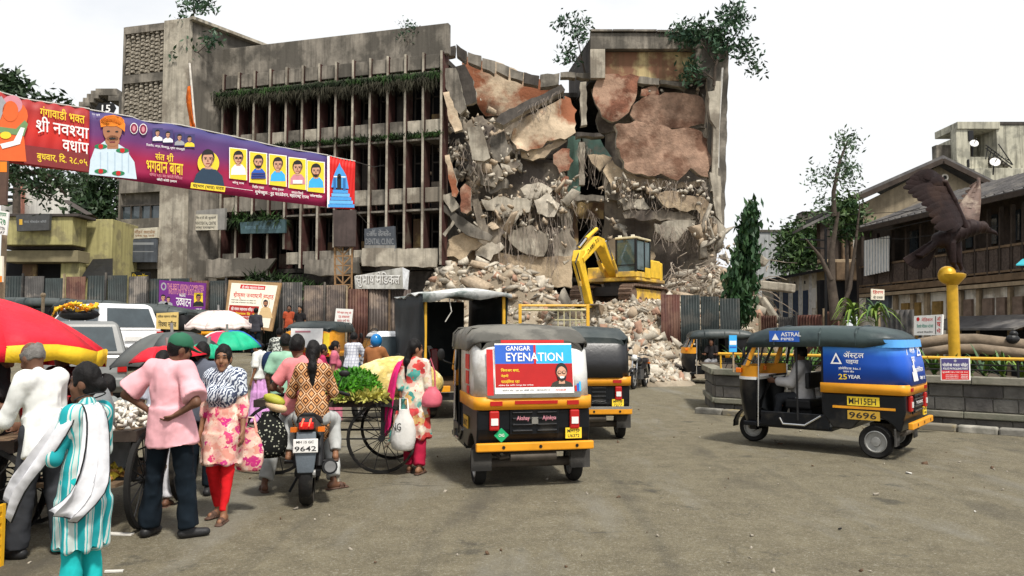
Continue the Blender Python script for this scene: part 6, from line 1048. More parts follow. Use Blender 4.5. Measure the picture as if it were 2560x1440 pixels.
def rickshaw(label, loc, rz, canopy=CANV, tarp=REX, prints=None, group=None, low=False, wrap=False, body=BODYK):
 t = thing('auto_rickshaw', label, 'auto rickshaw', loc, rz, group)
 arc = [(-.95 + .31 * math.cos(a), .22 + .31 * math.sin(a)) for a in [R(28 + 124 * i / 8) for i in range(9)]]
 m = MB(); m.prism([(-1.28, .40), (-1.33, .62), (-1.33, .82), (-.28, .82), (-.28, .55), (-.42, .36), (-.62, .35)] + arc + [(-1.26, .36)], -.62, .62); m.build('rear_body', body, t, bevel=.025)
 m = MB(); m.loft([[V((x, y, z)) for x, y in Uo(.645, -.28, -1.355, .1)] for z in (.82, .95)], 0, False, False, closed=False); m.build('yellow_band', RICY, t, smooth=50, solid=.02)
 m = MB(); m.box((0, .22, .33), (1.2, 1.25, .06)); m.box((-.6, .1, .42), (.03, .95, .2)); m.box((.6, .1, .42), (.03, .95, .2)); m.build('floor_pan', body, t, bevel=.01)
 m = MB(); m.loft([[V((x, y, z)) for x, y in Uo(.635, -.30 if not wrap else -.32, y1, .2)] for z, y1 in ((.94, -1.375), (1.2, -1.345), (1.42, -1.29), (1.53, -1.2))], 0, False, False, closed=False); tp = m.build('rear_curtain', tarp, t, smooth=60, solid=.012)
 def sec(w, zt, zs): L_ = [(-w - .01, zs), (-w, zs + .4 * (zt - zs)), (-w * .985, zt - .11), (-w * .9, zt - .045), (-w * .7, zt - .012), (-w * .3, zt)]; return L_ + [(-x, z) for x, z in L_[::-1]]
 st = [(.80, .54, 1.53, 1.42), (.72, .59, 1.62, 1.40), (.5, .625, 1.675, 1.40), (.1, .64, 1.70, 1.42), (-.4, .65, 1.70, 1.42), (-.85, .655, 1.685, 1.42), (-1.08, .65, 1.645, 1.45), (-1.2, .62, 1.59, 1.49), (-1.26, .57, 1.54, 1.505)]
 m = MB(); rings = [[V((x, y + (.012 * math.sin(x * 9)), z + .006 * math.sin(7 * y + 3 * x))) for x, z in sec(w, zt, zs)] for y, w, zt, zs in st]; m.loft(rings, 0, True, True, closed=False); m.build('canopy', canopy, t, smooth=42, solid=.012)
 for y in (.35, -.28, -.75): m = MB(); m.tube([(-.655, y, 1.44), (-.645, y, 1.6), (-.585, y, 1.665), (0, y, 1.705), (.585, y, 1.665), (.645, y, 1.6), (.655, y, 1.44)], .014, 5); m.build('canopy_seam', canopy, t)
 nose = lambda w, yb, yf, z: [V((-w, yb, z)), V((-w, yb + (yf - yb) * .45, z)), V((-w * .8, yb + (yf - yb) * .78, z)), V((-w * .35, yf, z)), V((w * .35, yf, z)), V((w * .8, yb + (yf - yb) * .78, z)), V((w, yb + (yf - yb) * .45, z)), V((w, yb, z))]
 m = MB(); m.loft([nose(.52, .68, .88, .24), nose(.56, .66, .98, .5), nose(.58, .64, 1.03, .8), nose(.58, .62, 1.02, .97)], 0, True, False, closed=False); m.build('front_cowl', body, t, smooth=50)
 m = MB(); m.loft([nose(.585, .62, 1.025, .97), nose(.585, .60, 1.0, 1.14)], 0, False, False, closed=False); m.build('yellow_cowl', RICY, t, smooth=50); m = MB(); m.loft([nose(.59, .64, 1.03, .945), nose(.59, .63, 1.03, .985)]); m.build('cowl_stripe', WHITE if wrap else RICY, t, smooth=50)
 a, b = nose(.58, .60, .99, 1.14), nose(.55, .52, .76, 1.52)
 [MB().bar(a[i], b[i], .05 if i in (1, 6) else .03).build('windscreen_post', RICY if i in (1, 6) else BLACK, t) for i in (0, 1, 2, 5, 6, 7)]
 m = MB(); [m.poly([a[i], a[i + 1], b[i + 1], b[i]]) for i in (1, 2, 3, 4, 5)]; m.build('windscreen', clear_glass(), t)
 m = MB(); m.cyl((0, 1.0, .86), (0, 1.06, .86), .09, n=16); m.build('headlight', LENSW, t, smooth=40)
 for s in (-1, 1):
  m = MB(); m.box((s * .5, .93, 1.07), (.1, .08, .07)); m.build('indicator', AMBER, t, bevel=.01); m = MB(); m.tube([(s * .58, .7, 1.2), (s * .72, .74, 1.25), (s * .74, .74, 1.27)], .008, 5); m.ell((s * .76, .75, 1.33), (.05, .02, .08)); m.build('mirror', BLACK, t, smooth=60)
  for y, z0, z1 in ((.05, .82, 1.45), (-.30, .82, 1.46)): m = MB(); m.cyl((s * .61, y, z0 if y < 0 else .42), (s * .61, y, z1), .016, n=8); m.build('pillar', BLACK, t)
  m = MB(); m.cyl((s * .6, .62, .3), (s * .585, .6, 1.4), .013, n=6); m.build('door_edge', CHR, t)
 for z in (.66, .80, .98): m = MB(); m.cyl((.61, .05, z), (.61, -.30, z), .012, n=6); m.build('guard_bar', CHR, t)
 m = MB(); m.box((0, .12, .62), (.8, .36, .14)); m.box((0, .10, .48), (.6, .3, .2)); m.build('driver_seat', REX, t, bevel=.03); m = MB(); m.box((0, -.05, .95), (1.0, .06, .22)); m.build('driver_backrest', REX, t, bevel=.02); m = MB(); m.box((0, -.62, .88), (1.15, .5, .14)); m.box((0, -.95, 1.12), (1.15, .12, .42)); m.build('passenger_seat', REX, t, bevel=.03)
 m = MB(); m.tube([(-.3, .52, 1.0), (-.12, .62, .99), (.12, .62, .99), (.3, .52, 1.0)], .016, 6); m.cyl((0, .62, .98), (0, .85, .5), .02); m.build('handlebar', BLACK, t)
 m = MB(); m.tube([(-.625, -.27, .5), (-.63, -.05, .36), (-.63, .25, .36), (-.625, .3, .44)], .014, 6); m.build('step_rim', CHR, t)
 m = MB(); m.box((0, -1.337, .69), (.54, .02, .26)); lp = m.build('louvre_panel', body, t, bevel=.008)
 for i in range(4):
  for s in (-1, 1): m = MB(); m.box((s * .135, -1.352, .60 + i * .062), (.22, .03, .022), rot=(R(25), 0, 0)); m.build('louvre', body, lp, bevel=.006)
 for s in (-1, 1):
  m = MB(); m.box((s * .44, -1.35, .71), (.105, .05, .2)); tl = m.build('tail_light', TAIL, t, bevel=.015); m = MB(); m.box((s * .44, -1.378, .70), (.075, .01, .07)); m.build('lens', LENSW, tl)
  m = MB(); m.box((s * .55, -1.2, .29), (.22, .015, .22)); m.build('mud_flap', M('mud_flap', (.055, .052, .048), .9, .3, 5, .3), t); wheel(t, (s * .54, -.95, .215), .215, .12)
  m = MB(); m.box((s * .42, -1.37, .885), (.13, .012, .045)); m.build('reflector', TAIL, t)
 wheel(t, (0, .92, .215), .215, .12); m = MB(); m.loft([[V((x, .92 + .29 * math.cos(a), .235 + .27 * math.sin(a))) for x in (-.09, -.05, .05, .09)] for a in [R(-5 + 150 * i / 8) for i in range(9)]], 0, False, False, closed=False); m.build('mudguard', body, t, smooth=60, solid=.015); m = MB(); m.bar((.08, .92, .215), (.05, .82, .6), .04); m.bar((-.08, .92, .215), (-.05, .82, .6), .04); m.build('fork', BLACK, t)
 m = MB(); m.box((0, -1.385, .445), (1.28, .06, .085)); m.build('bumper', RICY, t, bevel=.012); m = MB(); [m.cyl((x, -1.42, .445), (x, -1.41, .445), .018, n=8) for x in (-.35, .05, .45)]; m.build('bumper_bolt', BLACK, t)
 m = MB(); m.cyl((-.24, -1.2, .32), (.27, -1.2, .32), .055, n=12); m.tube([(-.24, -1.2, .32), (-.33, -1.15, .3), (-.38, -1.0, .34)], .022, 6); m.cyl((-.5, -.95, .215), (.5, -.95, .215), .05); m.box((0, -1.0, .36), (.5, .4, .12)); m.build('silencer', M('rusty_silencer', (.10, .085, .07), .7, .3, 5, .3), t, smooth=40)
 m = MB(); m.box((.43, -1.348, .565), (.18, .014, .11)); pl = m.build('number_plate', PYEL, t);
 if prints: prints(t, tp, pl)
 t.scale = (1.02, 1.02, 1.05)
 return t
XU, ZU = (1, 0, 0), (0, 0, 1)
def ricktext(parent, s, x0, z0, w, h, y, m, name='lettering', up=ZU):
 b = MB(); b.text(s, (x0, y, z0), XU, up, w, h); return b.build(name, m, parent)
def quadp(parent, name, x0, x1, z0, z1, y, mat, lean=0.):
 b = MB(); b.add([(x0, y, z0), (x1, y, z0), (x1, y + lean, z1), (x0, y + lean, z1)], [(0, 1, 2, 3)]); return b.build(name, mat, parent)
WTARP = M('white_vinyl', (.66, .66, .64), .5, .12, 2, .35, col2=(.42, .40, .36), f2=.4, s2=2.2)
def near_prints(t, tp, pl):
 y = lambda z: -1.392 + (z - .94) * .16
 lean = lambda z0, z1: y(z1) - y(z0)
 def q(n, x0, x1, z0, z1, m, k): return quadp(p, n, x0, x1, z0, z1, y(z0) - k * .003, m, lean(z0, z1))
 p = t; pz = .985; b = MB(); b.add([(-.44, y(pz) - .004, pz), (.43, y(pz) - .004, pz), (.42, y(1.5) - .004, 1.5), (-.43, y(1.5) - .004, 1.5)], [(0, 1, 2, 3)]); p = b.build('poster', PWHITE, t)
 up = (0, .16, 1)
 q('poster_field', -.43, .42, 1.05, 1.29, flat('print_poster_red', (.42, .012, .012)), 2); q('poster_field', -.43, .0, 1.29, 1.485, PBLUE, 2); q('poster_field', 0, .42, 1.29, 1.485, flat('print_cyan', (.03, .42, .86)), 2); q('poster_stripe', -.005, .02, 1.29, 1.485, RED, 3)
 for s, x0, z0, w, h, m in (('GANGAR', -.31, 1.425, .27, .05, PWHITE), ('EYENATION', -.31, 1.315, .63, .09, PWHITE), ('क्लिअर बघा,', -.37, 1.205, .20, .04, PYEL), ('नेहमी', -.37, 1.15, .08, .035, PYEL), ('स्टाईलिश रहा', -.37, 1.09, .20, .04, PYEL), ('कॉलेज रोड आणि गंगापूर रोड नाशिक', -.40, 1.062, .38, .018, PWHITE), ('कॉलेज रोड : एस एम जोशी नगर / 9876543210', -.36, 1.01, .52, .022, PBLK), ('गंगावाडी', .22, 1.01, .12, .022, RED)): ricktext(p, s, x0, z0, w, h, y(z0) - .011, m, up=up)
 b = MB(); k = flat('print_black', (.02, .02, .02)); mats = [SKIN2, PBLK, flat('print_olive', (.04, .04, .03)), PWHITE]
 def disc(cx, cz, rx, rz, m, l, n=16): b.add([(cx + rx * math.cos(2 * PI * i / n), y(cz + rz * math.sin(2 * PI * i / n)) - .006 - l * .003, cz + rz * math.sin(2 * PI * i / n)) for i in range(n)], [tuple(range(n))], m)
 def pg(pts, m, l): b.add([(x, y(z) - .006 - l * .003, z) for x, z in pts], [tuple(range(len(pts)))], m)
 pg([(.17, 1.05), (.42, 1.05), (.40, 1.09), (.33, 1.115), (.25, 1.115), (.19, 1.09)], 2, 1); pg([(.26, 1.08), (.33, 1.08), (.325, 1.14), (.265, 1.14)], 0, 2); disc(.295, 1.215, .067, .082, 1, 3); disc(.295, 1.185, .055, .075, 0, 4); pg([(.243, 1.18), (.25, 1.13), (.295, 1.108), (.34, 1.13), (.347, 1.18), (.325, 1.15), (.265, 1.15)], 1, 5); disc(.295, 1.148, .025, .011, 3, 6); disc(.27, 1.20, .022, .016, 1, 6, 10); disc(.32, 1.20, .022, .016, 1, 6, 10); disc(.27, 1.20, .016, .011, 0, 7, 10); disc(.32, 1.20, .016, .011, 0, 7, 10); b.build('portrait', mats, p)
 for x0, x1, z0, z1 in ((-.52, -.45, .97, 1.44), (-.36, .34, 1.505, 1.535)): q('red_patch', x0, x1, z0, z1, flat('print_red', (.55, .02, .02)), 0); p = t
 for i in range(3): q('small_print', .44 + i * .025, .46 + i * .025, 1.0, 1.06 + .02 * i, [RED, PBLUE, PSKY][i], 0)
 m = MB()
 for z0, z1, y0, y1 in ((1.22, 1.38, -.95, -.70), (1.06, 1.20, -.92, -.72), (.96, 1.04, -.95, -.8)): m.box((-.648, (y0 + y1) / 2, (z0 + z1) / 2), (.008, y1 - y0, z1 - z0))
 m.build('side_sticker', RED, t)
 quadp(t, 'brake_strip', -.22, .25, .875, .91, -1.372, TAIL); m = MB(); m.add([(-.44, -1.34, .56), (-.36, -1.34, .485), (-.28, -1.34, .56), (-.36, -1.34, .635)], [(0, 1, 2, 3)]); st = m.build('green_sticker', flat('print_emerald', (.01, .36, .14)), t); ricktext(st, 'CNG', -.39, .545, .06, .03, -1.345, PWHITE)
 ricktext(t, 'Akshay', -.2, .70, .14, .055, -1.372, PPINK); ricktext(t, 'Ajinkya', .08, .70, .15, .055, -1.372, PPINK); m = MB(); m.box((.0, -1.36, .705), (.07, .012, .07)); m.build('badge', CHR, t)
 ricktext(pl, 'MH15F', .36, .57, .14, .035, -1.357, PBLK); ricktext(pl, 'U6372', .365, .52, .13, .035, -1.357, PBLK); m = MB(); m.box((-.632, -.62, .63), (.01, .32, .13)); sp = m.build('side_plate', PGOLD, t); m = MB(); m.text('U6372', (-.639, -.48, .59), (0, -1, 0), ZU, .28, .07); m.build('lettering', PBLK, sp)
near = rickshaw('rickshaw with grey canopy and a red and blue EYENATION poster on its back', G(1322, 1205) + V((-.23, .95, 0)), R(12), CANV, WTARP, near_prints)
def black_prints(t, tp, pl):
 ricktext(pl, 'MH15E', .36, .57, .14, .035, -1.357, PBLK); ricktext(pl, '7277', .365, .52, .13, .035, -1.357, PBLK); m = MB(); m.box((0, -1.39, .50), (1.26, .05, .04)); m.build('bumper_trim', CHR, t)
rickshaw('rickshaw with an all black rear curtain half hidden beside the poster rickshaw', V((1.12, 13.3, 0)), R(4), CANVG, M('black_tarp', (.012, .012, .014), .4, .3, 2, .3, spec=.6), black_prints)
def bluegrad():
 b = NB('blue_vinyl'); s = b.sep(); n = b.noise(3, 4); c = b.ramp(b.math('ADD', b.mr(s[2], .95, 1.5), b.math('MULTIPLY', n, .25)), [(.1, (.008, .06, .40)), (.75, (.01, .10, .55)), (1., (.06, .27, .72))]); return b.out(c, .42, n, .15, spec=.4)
def blue_prints(t, tp, pl):
 x = -.652; U = (0, -1, 0)
 def st(s, y0, z0, w, h, m=PWHITE, par=t, xx=x): b = MB(); b.text(s, (xx, y0, z0), U, ZU, w, h); return b.build('lettering', m, par)
 def tri(f):
  b = MB(); o = [(0, 0), (.15, 0), (.075, .15)]; i = [(.03, .018), (.12, .018), (.075, .108)]; b.add([f(*p) for p in o + i], [(0, 1, 4, 3), (1, 2, 5, 4), (2, 0, 3, 5)]); b.build('logo', PWHITE, t)
 tri(lambda u, v: (x, -.42 - u, 1.20 + v)); st('ॲस्ट्रल', -.59, 1.27, .26, .10); st('पाइप्स', -.62, 1.20, .16, .055); st('डोमेस्टिक No.1', -.52, 1.13, .28, .035); st('पाइप ब्रँड', -.58, 1.09, .14, .03); st('25', -.52, 1.0, .11, .07, PYEL); st('YEAR', -.64, 1.015, .16, .045)
 tri(lambda u, v: (-.46 + u * .9, -1.365 + (v + .2) * .16, 1.22 + v * 1.3)); yr = lambda z: -1.392 + (z - .94) * .16
 for s, x0, z0, w, h in (('ॲस्ट्रल', -.3, 1.33, .3, .13), ('पाइप', -.28, 1.22, .2, .08), ('25', .1, 1.3, .25, .14), ('डोमेस्टिक', -.1, 1.10, .4, .07), ('नंबर १', 0, .99, .3, .06)): ricktext(t, s, x0, z0, w, h, yr(z0) - .006, PWHITE, up=(0, .16, 1))
 for i, (x0, h) in enumerate(((-.38, .12), (-.31, .2), (-.24, .28), (-.17, .16))): quadp(t, 'printed_tower', x0, x0 + .055, .99, .99 + h, yr(.99) - .006, PWHITE, h * .16)
 m = MB(); m.box((-.66, .2, 1.56), (.012, .42, .15), rot=(0, R(-3), 0)); sk = m.build('roof_sticker', PBLUE, t); st('ASTRAL', .24, 1.56, .28, .055, PWHITE, sk, -.672); st('PIPES', .24, 1.505, .18, .035, PWHITE, sk, -.672); b = MB(); b.add([(-.672, .37, 1.51), (-.672, .27, 1.51), (-.672, .32, 1.60)], [(0, 1, 2)]); b.build('logo', PWHITE, sk)
 for s, z, w in (('MH15EH', .68, .34), ('9696', .50, .34)):
  m = MB(); m.box((-.63, -.82, z + .045), (.012, .4, .115)); o = m.build('side_number', PYEL if z > .6 else PGOLD, t); st(s, -.64, z + .005, w, .08, PBLK, o, -.638)
 m = MB(); m.box((-.632, -.82, .64), (.012, .78, .03)); m.build('side_stripe', RICY, t); ricktext(pl, 'MH15', .36, .57, .14, .035, -1.357, PBLK); ricktext(pl, '9696', .365, .52, .13, .035, -1.357, PBLK)
 for z in (.60, .66, .75, .80): quadp(t, 'chrome_louvre', -.26, .26, z, z + .02, -1.37, CHR)
 ricktext(t, 'TVS KING', -.2, .69, .4, .04, -1.372, PWHITE); m = MB(); m.loft([[V((xx, yy, z)) for xx, yy in Uo(.648 + .004, -1.0, -1.39 + (z - .94) * .13, .2)] for z in (1.42, 1.52)], 0, False, False, closed=False); m.build('curtain_top', flat('print_light_blue', (.10, .36, .78)), t, smooth=60)
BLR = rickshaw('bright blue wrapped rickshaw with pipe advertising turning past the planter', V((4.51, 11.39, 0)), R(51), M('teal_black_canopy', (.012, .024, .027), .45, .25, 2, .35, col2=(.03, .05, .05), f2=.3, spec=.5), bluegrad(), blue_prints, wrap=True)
far = rickshaw('small rickshaw with black hood parked before the dark metal sheets', V((6.75, 25.6, 0)), R(84), CANVG, REX)
def mid_prints(t, tp, pl):
 quadp(t, 'white_poster', -.42, .42, 1.05, 1.52, -1.40, PWHITE, .07); quadp(t, 'poster_text', -.3, .1, 1.42, 1.46, -1.36, PPINK); quadp(t, 'yellow_panel', .46, .62, .92, 1.4, -1.41, PYEL); quadp(t, 'red_strip', -.6, .6, .84, .93, -1.38, RED)
q = P(812, 930, 21); rickshaw('rickshaw with dark hood and blank white poster, seen past the two pink sarees', V((q.x, q.y, float(gh(q.x, q.y)))), R(-6), CANVG, RICY, mid_prints)
pk_ = None
for i, (px, py, Y, rz) in enumerate(((110, 752, 26.5, 98), (215, 757, 25.5, 95), (345, 766, 25.5, 100), (372, 774, 23.0, 96), (40, 750, 28.5, 95), (455, 780, 27.5, 92))):
 q = P(px, py, Y); loc = V((q.x, q.y, q.z - 1.70)); lb = ['rickshaw roof second from the photo edge in the parked row', 'rickshaw in the middle of the parked row, roof above the white car', 'rickshaw behind the front one in the parked row', 'front rickshaw of the parked row behind the white car', 'rickshaw nearest the photo edge at the back of the parked row', 'rickshaw at the end of the parked row behind the stand sign'][i]
 if pk_ is None: pk_ = rickshaw(lb, loc, R(rz), CANVG, REX, group='rickshaws parked at the stand')
 else: c = copy_tree(pk_); c.location = loc; c.rotation_euler = (0, 0, R(rz)); c['label'] = lb
# cars
def car(label, loc, rz, col, L_=4.2, Wd=1.72, Hh=1.72, tall_tail=False, roof_rail=False, belt=1.0):
 t = thing('parked_car', label, 'car', loc, rz); pm = paint('car_paint_%d' % int(col[0] * 1000), col, .25); h = L_ / 2; w = Wd / 2
 def arch(cy): return [(cy + .37 * math.cos(a), .32 + .37 * math.sin(a)) for a in [R(10 + 160 * i / 8) for i in range(9)]]
 prof = [(-h + .02, .38), (-h, .7), (-h + .05, belt), (h - 1.15, belt), (h - .25, belt - .12), (h, belt - .3), (h, .4), (h - .1, .3)] + [p for p in arch(h - .82)] + arch(-h + .75) + [(-h + .1, .28)]
 m = MB(); m.prism(prof, -w, w); m.build('body', pm, t, bevel=.05)
 def ring(z, yb, yf, ww): return [V((-ww, yb, z)), V((ww, yb, z)), V((ww, yf, z)), V((-ww, yf, z))]
 r0, r1 = ring(belt - .01, -h + .04, h - 1.05, w - .02), ring(Hh - .06, -h + .3, h - 1.95, w - .17); m = MB(); m.loft([r0, r1, ring(Hh, -h + .42, h - 2.1, w - .27)]); m.build('cabin', pm, t, bevel=.05)
 gm = glass('car_glass'); lerp = lambda a, b, u: a + (b - a) * u
 def win(i, u0, u1, v0=.14, v1=.9, name='window'):
  a, b, c, d = r0[i], r0[(i + 1) % 4], r1[(i + 1) % 4], r1[i]; n = (b - a).cross(d - a).normalized(); pt = lambda u, v: lerp(lerp(a, b, u), lerp(d, c, u), v) + n * .012; m = MB(); m.poly([pt(u0, v0), pt(u1, v0), pt(u1, v1), pt(u0, v1)]); m.build(name, gm, t)
 win(0, .1, .9, name='rear_window'); win(2, .06, .94, name='windscreen')
 for u0, u1 in ((.05, .28), (.31, .60), (.63, .93)): win(1, u0, u1); win(3, 1 - u1, 1 - u0)
 for s in (-1, 1):
  m = MB(); z0, z1 = (.72, 1.32) if tall_tail else (.70, .98); m.box((s * (w - .1), -h + .03 + (.05 if tall_tail else 0), (z0 + z1) / 2), (.17, .12, z1 - z0), rot=(R(-8) if tall_tail else 0, 0, 0)); m.build('tail_light', TAIL, t, bevel=.02); m = MB(); m.box((s * (w - .22), h - .05, .68), (.3, .14, .16)); m.build('headlight', LENSW, t, bevel=.03)
  m = MB(); m.box((s * (w + .07), h - 1.5, belt + .06), (.12, .08, .13)); m.build('mirror', pm, t, bevel=.03); wheel(t, (s * (w - .12), h - .82, .31), .31, .2); wheel(t, (s * (w - .12), -h + .75, .31), .31, .2)
  m = MB(); m.box((s * (w + .004), -.2, belt - .16), (.012, .16, .025)); m.box((s * (w + .004), .75, belt - .16), (.012, .16, .025)); m.build('door_handle', BLACK, t)
  if roof_rail: m = MB(); m.tube([(s * (w - .24), -h + .6, Hh + .01), (s * (w - .24), -h + .75, Hh + .05), (s * (w - .24), h - 2.3, Hh + .05), (s * (w - .24), h - 2.1, Hh + .01)], .018, 6); m.build('roof_rail', BLACK, t)
 m = MB(); m.box((0, -h - .01, .5), (Wd - .1, .12, .2)); m.build('bumper', pm, t, bevel=.04); m = MB(); m.box((0, -h - .03, .78), (.46, .02, .11)); m.build('number_plate', WHITE, t); m = MB(); m.box((0, -h + .03, .62), (.9, .03, .03)); m.build('trim', CHR, t); m = MB(); m.box((0, 0, .28), (Wd - .15, L_ - .3, .1)); m.build('underbody', BLACK, t)
 return t
def gpt(px, Y): x = (px - 1280) / FOC * Y; return V((x, Y, float(gh(x, Y))))
car('white people carrier in front of the parked rickshaw row', gpt(232, 21.5), R(56), (.74, .75, .76), 4.2, 1.74, 1.72)
car('old grey estate car with a flower covered bundle on its roof', gpt(205, 16.5), R(30), (.20, .205, .20), 3.9, 1.62, 1.72, belt=1.05)
car('white hatchback with tall red tail lamps beside the tarpaulin truck', V((-3.0, 18.8, 0)), R(20), (.76, .77, .78), 3.6, 1.55, 1.72, True, True)
# tarpaulin truck and railed pickup
TARP = M('black_tarpaulin', (.007, .012, .015), .6, .35, 2.5, .4, col2=(.018, .026, .028), f2=.35); TARPW = M('white_worn_tarpaulin', (.55, .56, .55), .6, .25, 2, .4, col2=(.16, .19, .18), f2=.42, s2=1.6)
q = gpt(1165, 15.0); t = thing('goods_truck', 'small goods truck covered with a black tarpaulin and torn white roof sheet', 'truck', q, R(20)); hw, y0, y1, zb, zt = .86, 0., 2.7, .72, 2.42
m = MB(); m.box((0, 1.35, .62), (1.7, 2.8, .14)); m.build('bed', M('truck_bed', (.10, .06, .03), .8, .3, 3, .3), t);
for s in (-1, 1):
 rows = [[V((s * (hw + .02 * math.sin(5 * y + 3 * z) + (.03 if z < 1 else 0)), y, z)) for y in np.linspace(y0 - .02, y1, 9)] for z in np.linspace(.66, zt + .02, 8)]; m = MB(); m.loft(rows, 0, False, False, closed=False); m.build('side_tarpaulin', TARP, t, smooth=60, solid=.015)
rows = [[V((x, y, zt + .10 - .06 * (x / hw) ** 2 + .03 * math.sin(3 * x + 4 * y) + .03 * math.sin(7 * y))) for x in np.linspace(-hw - .04, hw + .06, 12)] for y in np.linspace(y0 - .12, y1, 9)]; rows = [[p + V((0, .0, -.12 - .05 * math.sin(p.x * 6))) for p in rows[0]]] + rows; m = MB(); m.loft(rows, 0, False, False, closed=False); m.build('roof_tarpaulin', TARPW, t, smooth=60, solid=.015)
m = MB(); m.box((0, y1, 1.5), (1.5, .04, 1.8)); m.build('front_tarpaulin', TARP, t)
for s in (-1, 1):
 m = MB(); m.cyl((s * (hw - .05), y0 + .05, .68), (s * (hw - .05), y0 + .05, zt), .035); m.build('post', YELP, t); wheel(t, (s * .6, .45, .28), .28, .17)
 if s > 0: wheel(t, (0, 3.5, .28), .28, .16)
 m = MB(); m.box((s * .52, -.08, .6), (.36, .05, .12)); m.build('tail_board', RICY, t, bevel=.01)
 for z in (.9, 1.15): m = MB(); m.box((s * (hw - .04), 1.3, z), (.03, 2.6, .08)); m.build('side_rail', WOOD, t)
m = MB(); m.box((0, 3.3, 1.1), (1.3, 1.0, 1.3), tx=.9, ty=.8); m.build('cab', RICY, t, bevel=.08); m = MB(); m.tube([(-.35, .02, zt), (-.3, -.02, 2.1), (-.42, 0, 1.9)], .012, 5); m.build('hanging_cord', M('rope', (.5, .48, .44)), t); m = MB(); m.box((0, .0, .45), (1.4, .08, .14)); m.build('bumper', BLACK, t)
q = gpt(1385, 19.0); t = thing('pickup_truck', 'cream pickup truck with yellow and red bed railings before the rubble slope', 'truck', q, R(3)); CRM = M('cream_truck', (.52, .47, .27), .6, .2, 3, .2, streak=.3)
m = MB(); m.box((0, 1.2, .7), (1.76, 2.5, .16)); m.build('bed', CRM, t); m = MB(); m.box((-.2, .0, 1.62), (1.2, .05, .42)); m.build('tailgate', CRM, t)
for z in (1.42, 1.56, 1.7): m = MB(); m.box((0, -.005, z), (1.6, .03, .035)); m.build('rail', CRM, t)
for s in (-1, 1):
 m = MB(); m.box((s * .85, 0, 1.95), (.075, .075, .9)); m.build('rail_post', YELP, t); m = MB(); m.box((s * .85, 0, 1.42), (.078, .078, .3)); m.build('post_foot', RED, t)
 m = MB(); m.box((s * .85, 1.2, 1.05), (.05, 2.4, .55)); m.build('side_board', CRM, t); wheel(t, (s * .74, .5, .33), .33, .2); wheel(t, (s * .74, 3.2, .33), .33, .2)
 for z in (1.55, 1.95, 2.3): m = MB(); m.cyl((s * .85, 0, z), (s * .85, 2.4, z), .02, n=6); m.build('rail', CRM, t)
for z in (2.36, 2.25): m = MB(); m.cyl((-.85, 0, z), (.85, 0, z), .028, n=8); m.build('rail', CRM if z < 2.3 else YELP, t)
for x in (.1, .25, .4, .55, .7): m = MB(); m.cyl((x, 0, 1.4), (x, 0, 2.3), .014, n=6); m.build('rail_bar', CRM, t)
for z in (1.75, 2.0): m = MB(); m.cyl((.02, 0, z), (.83, 0, z), .014, n=6); m.build('rail_bar', CRM, t)
m = MB(); m.box((0, 3.2, 1.15), (1.66, 1.4, 1.2), tx=.85, ty=.75); m.build('cab', WHITE, t, bevel=.08); m = MB(); m.box((0, .02, 1.0), (1.7, .06, .5)); m.build('tail_board', CRM, t)
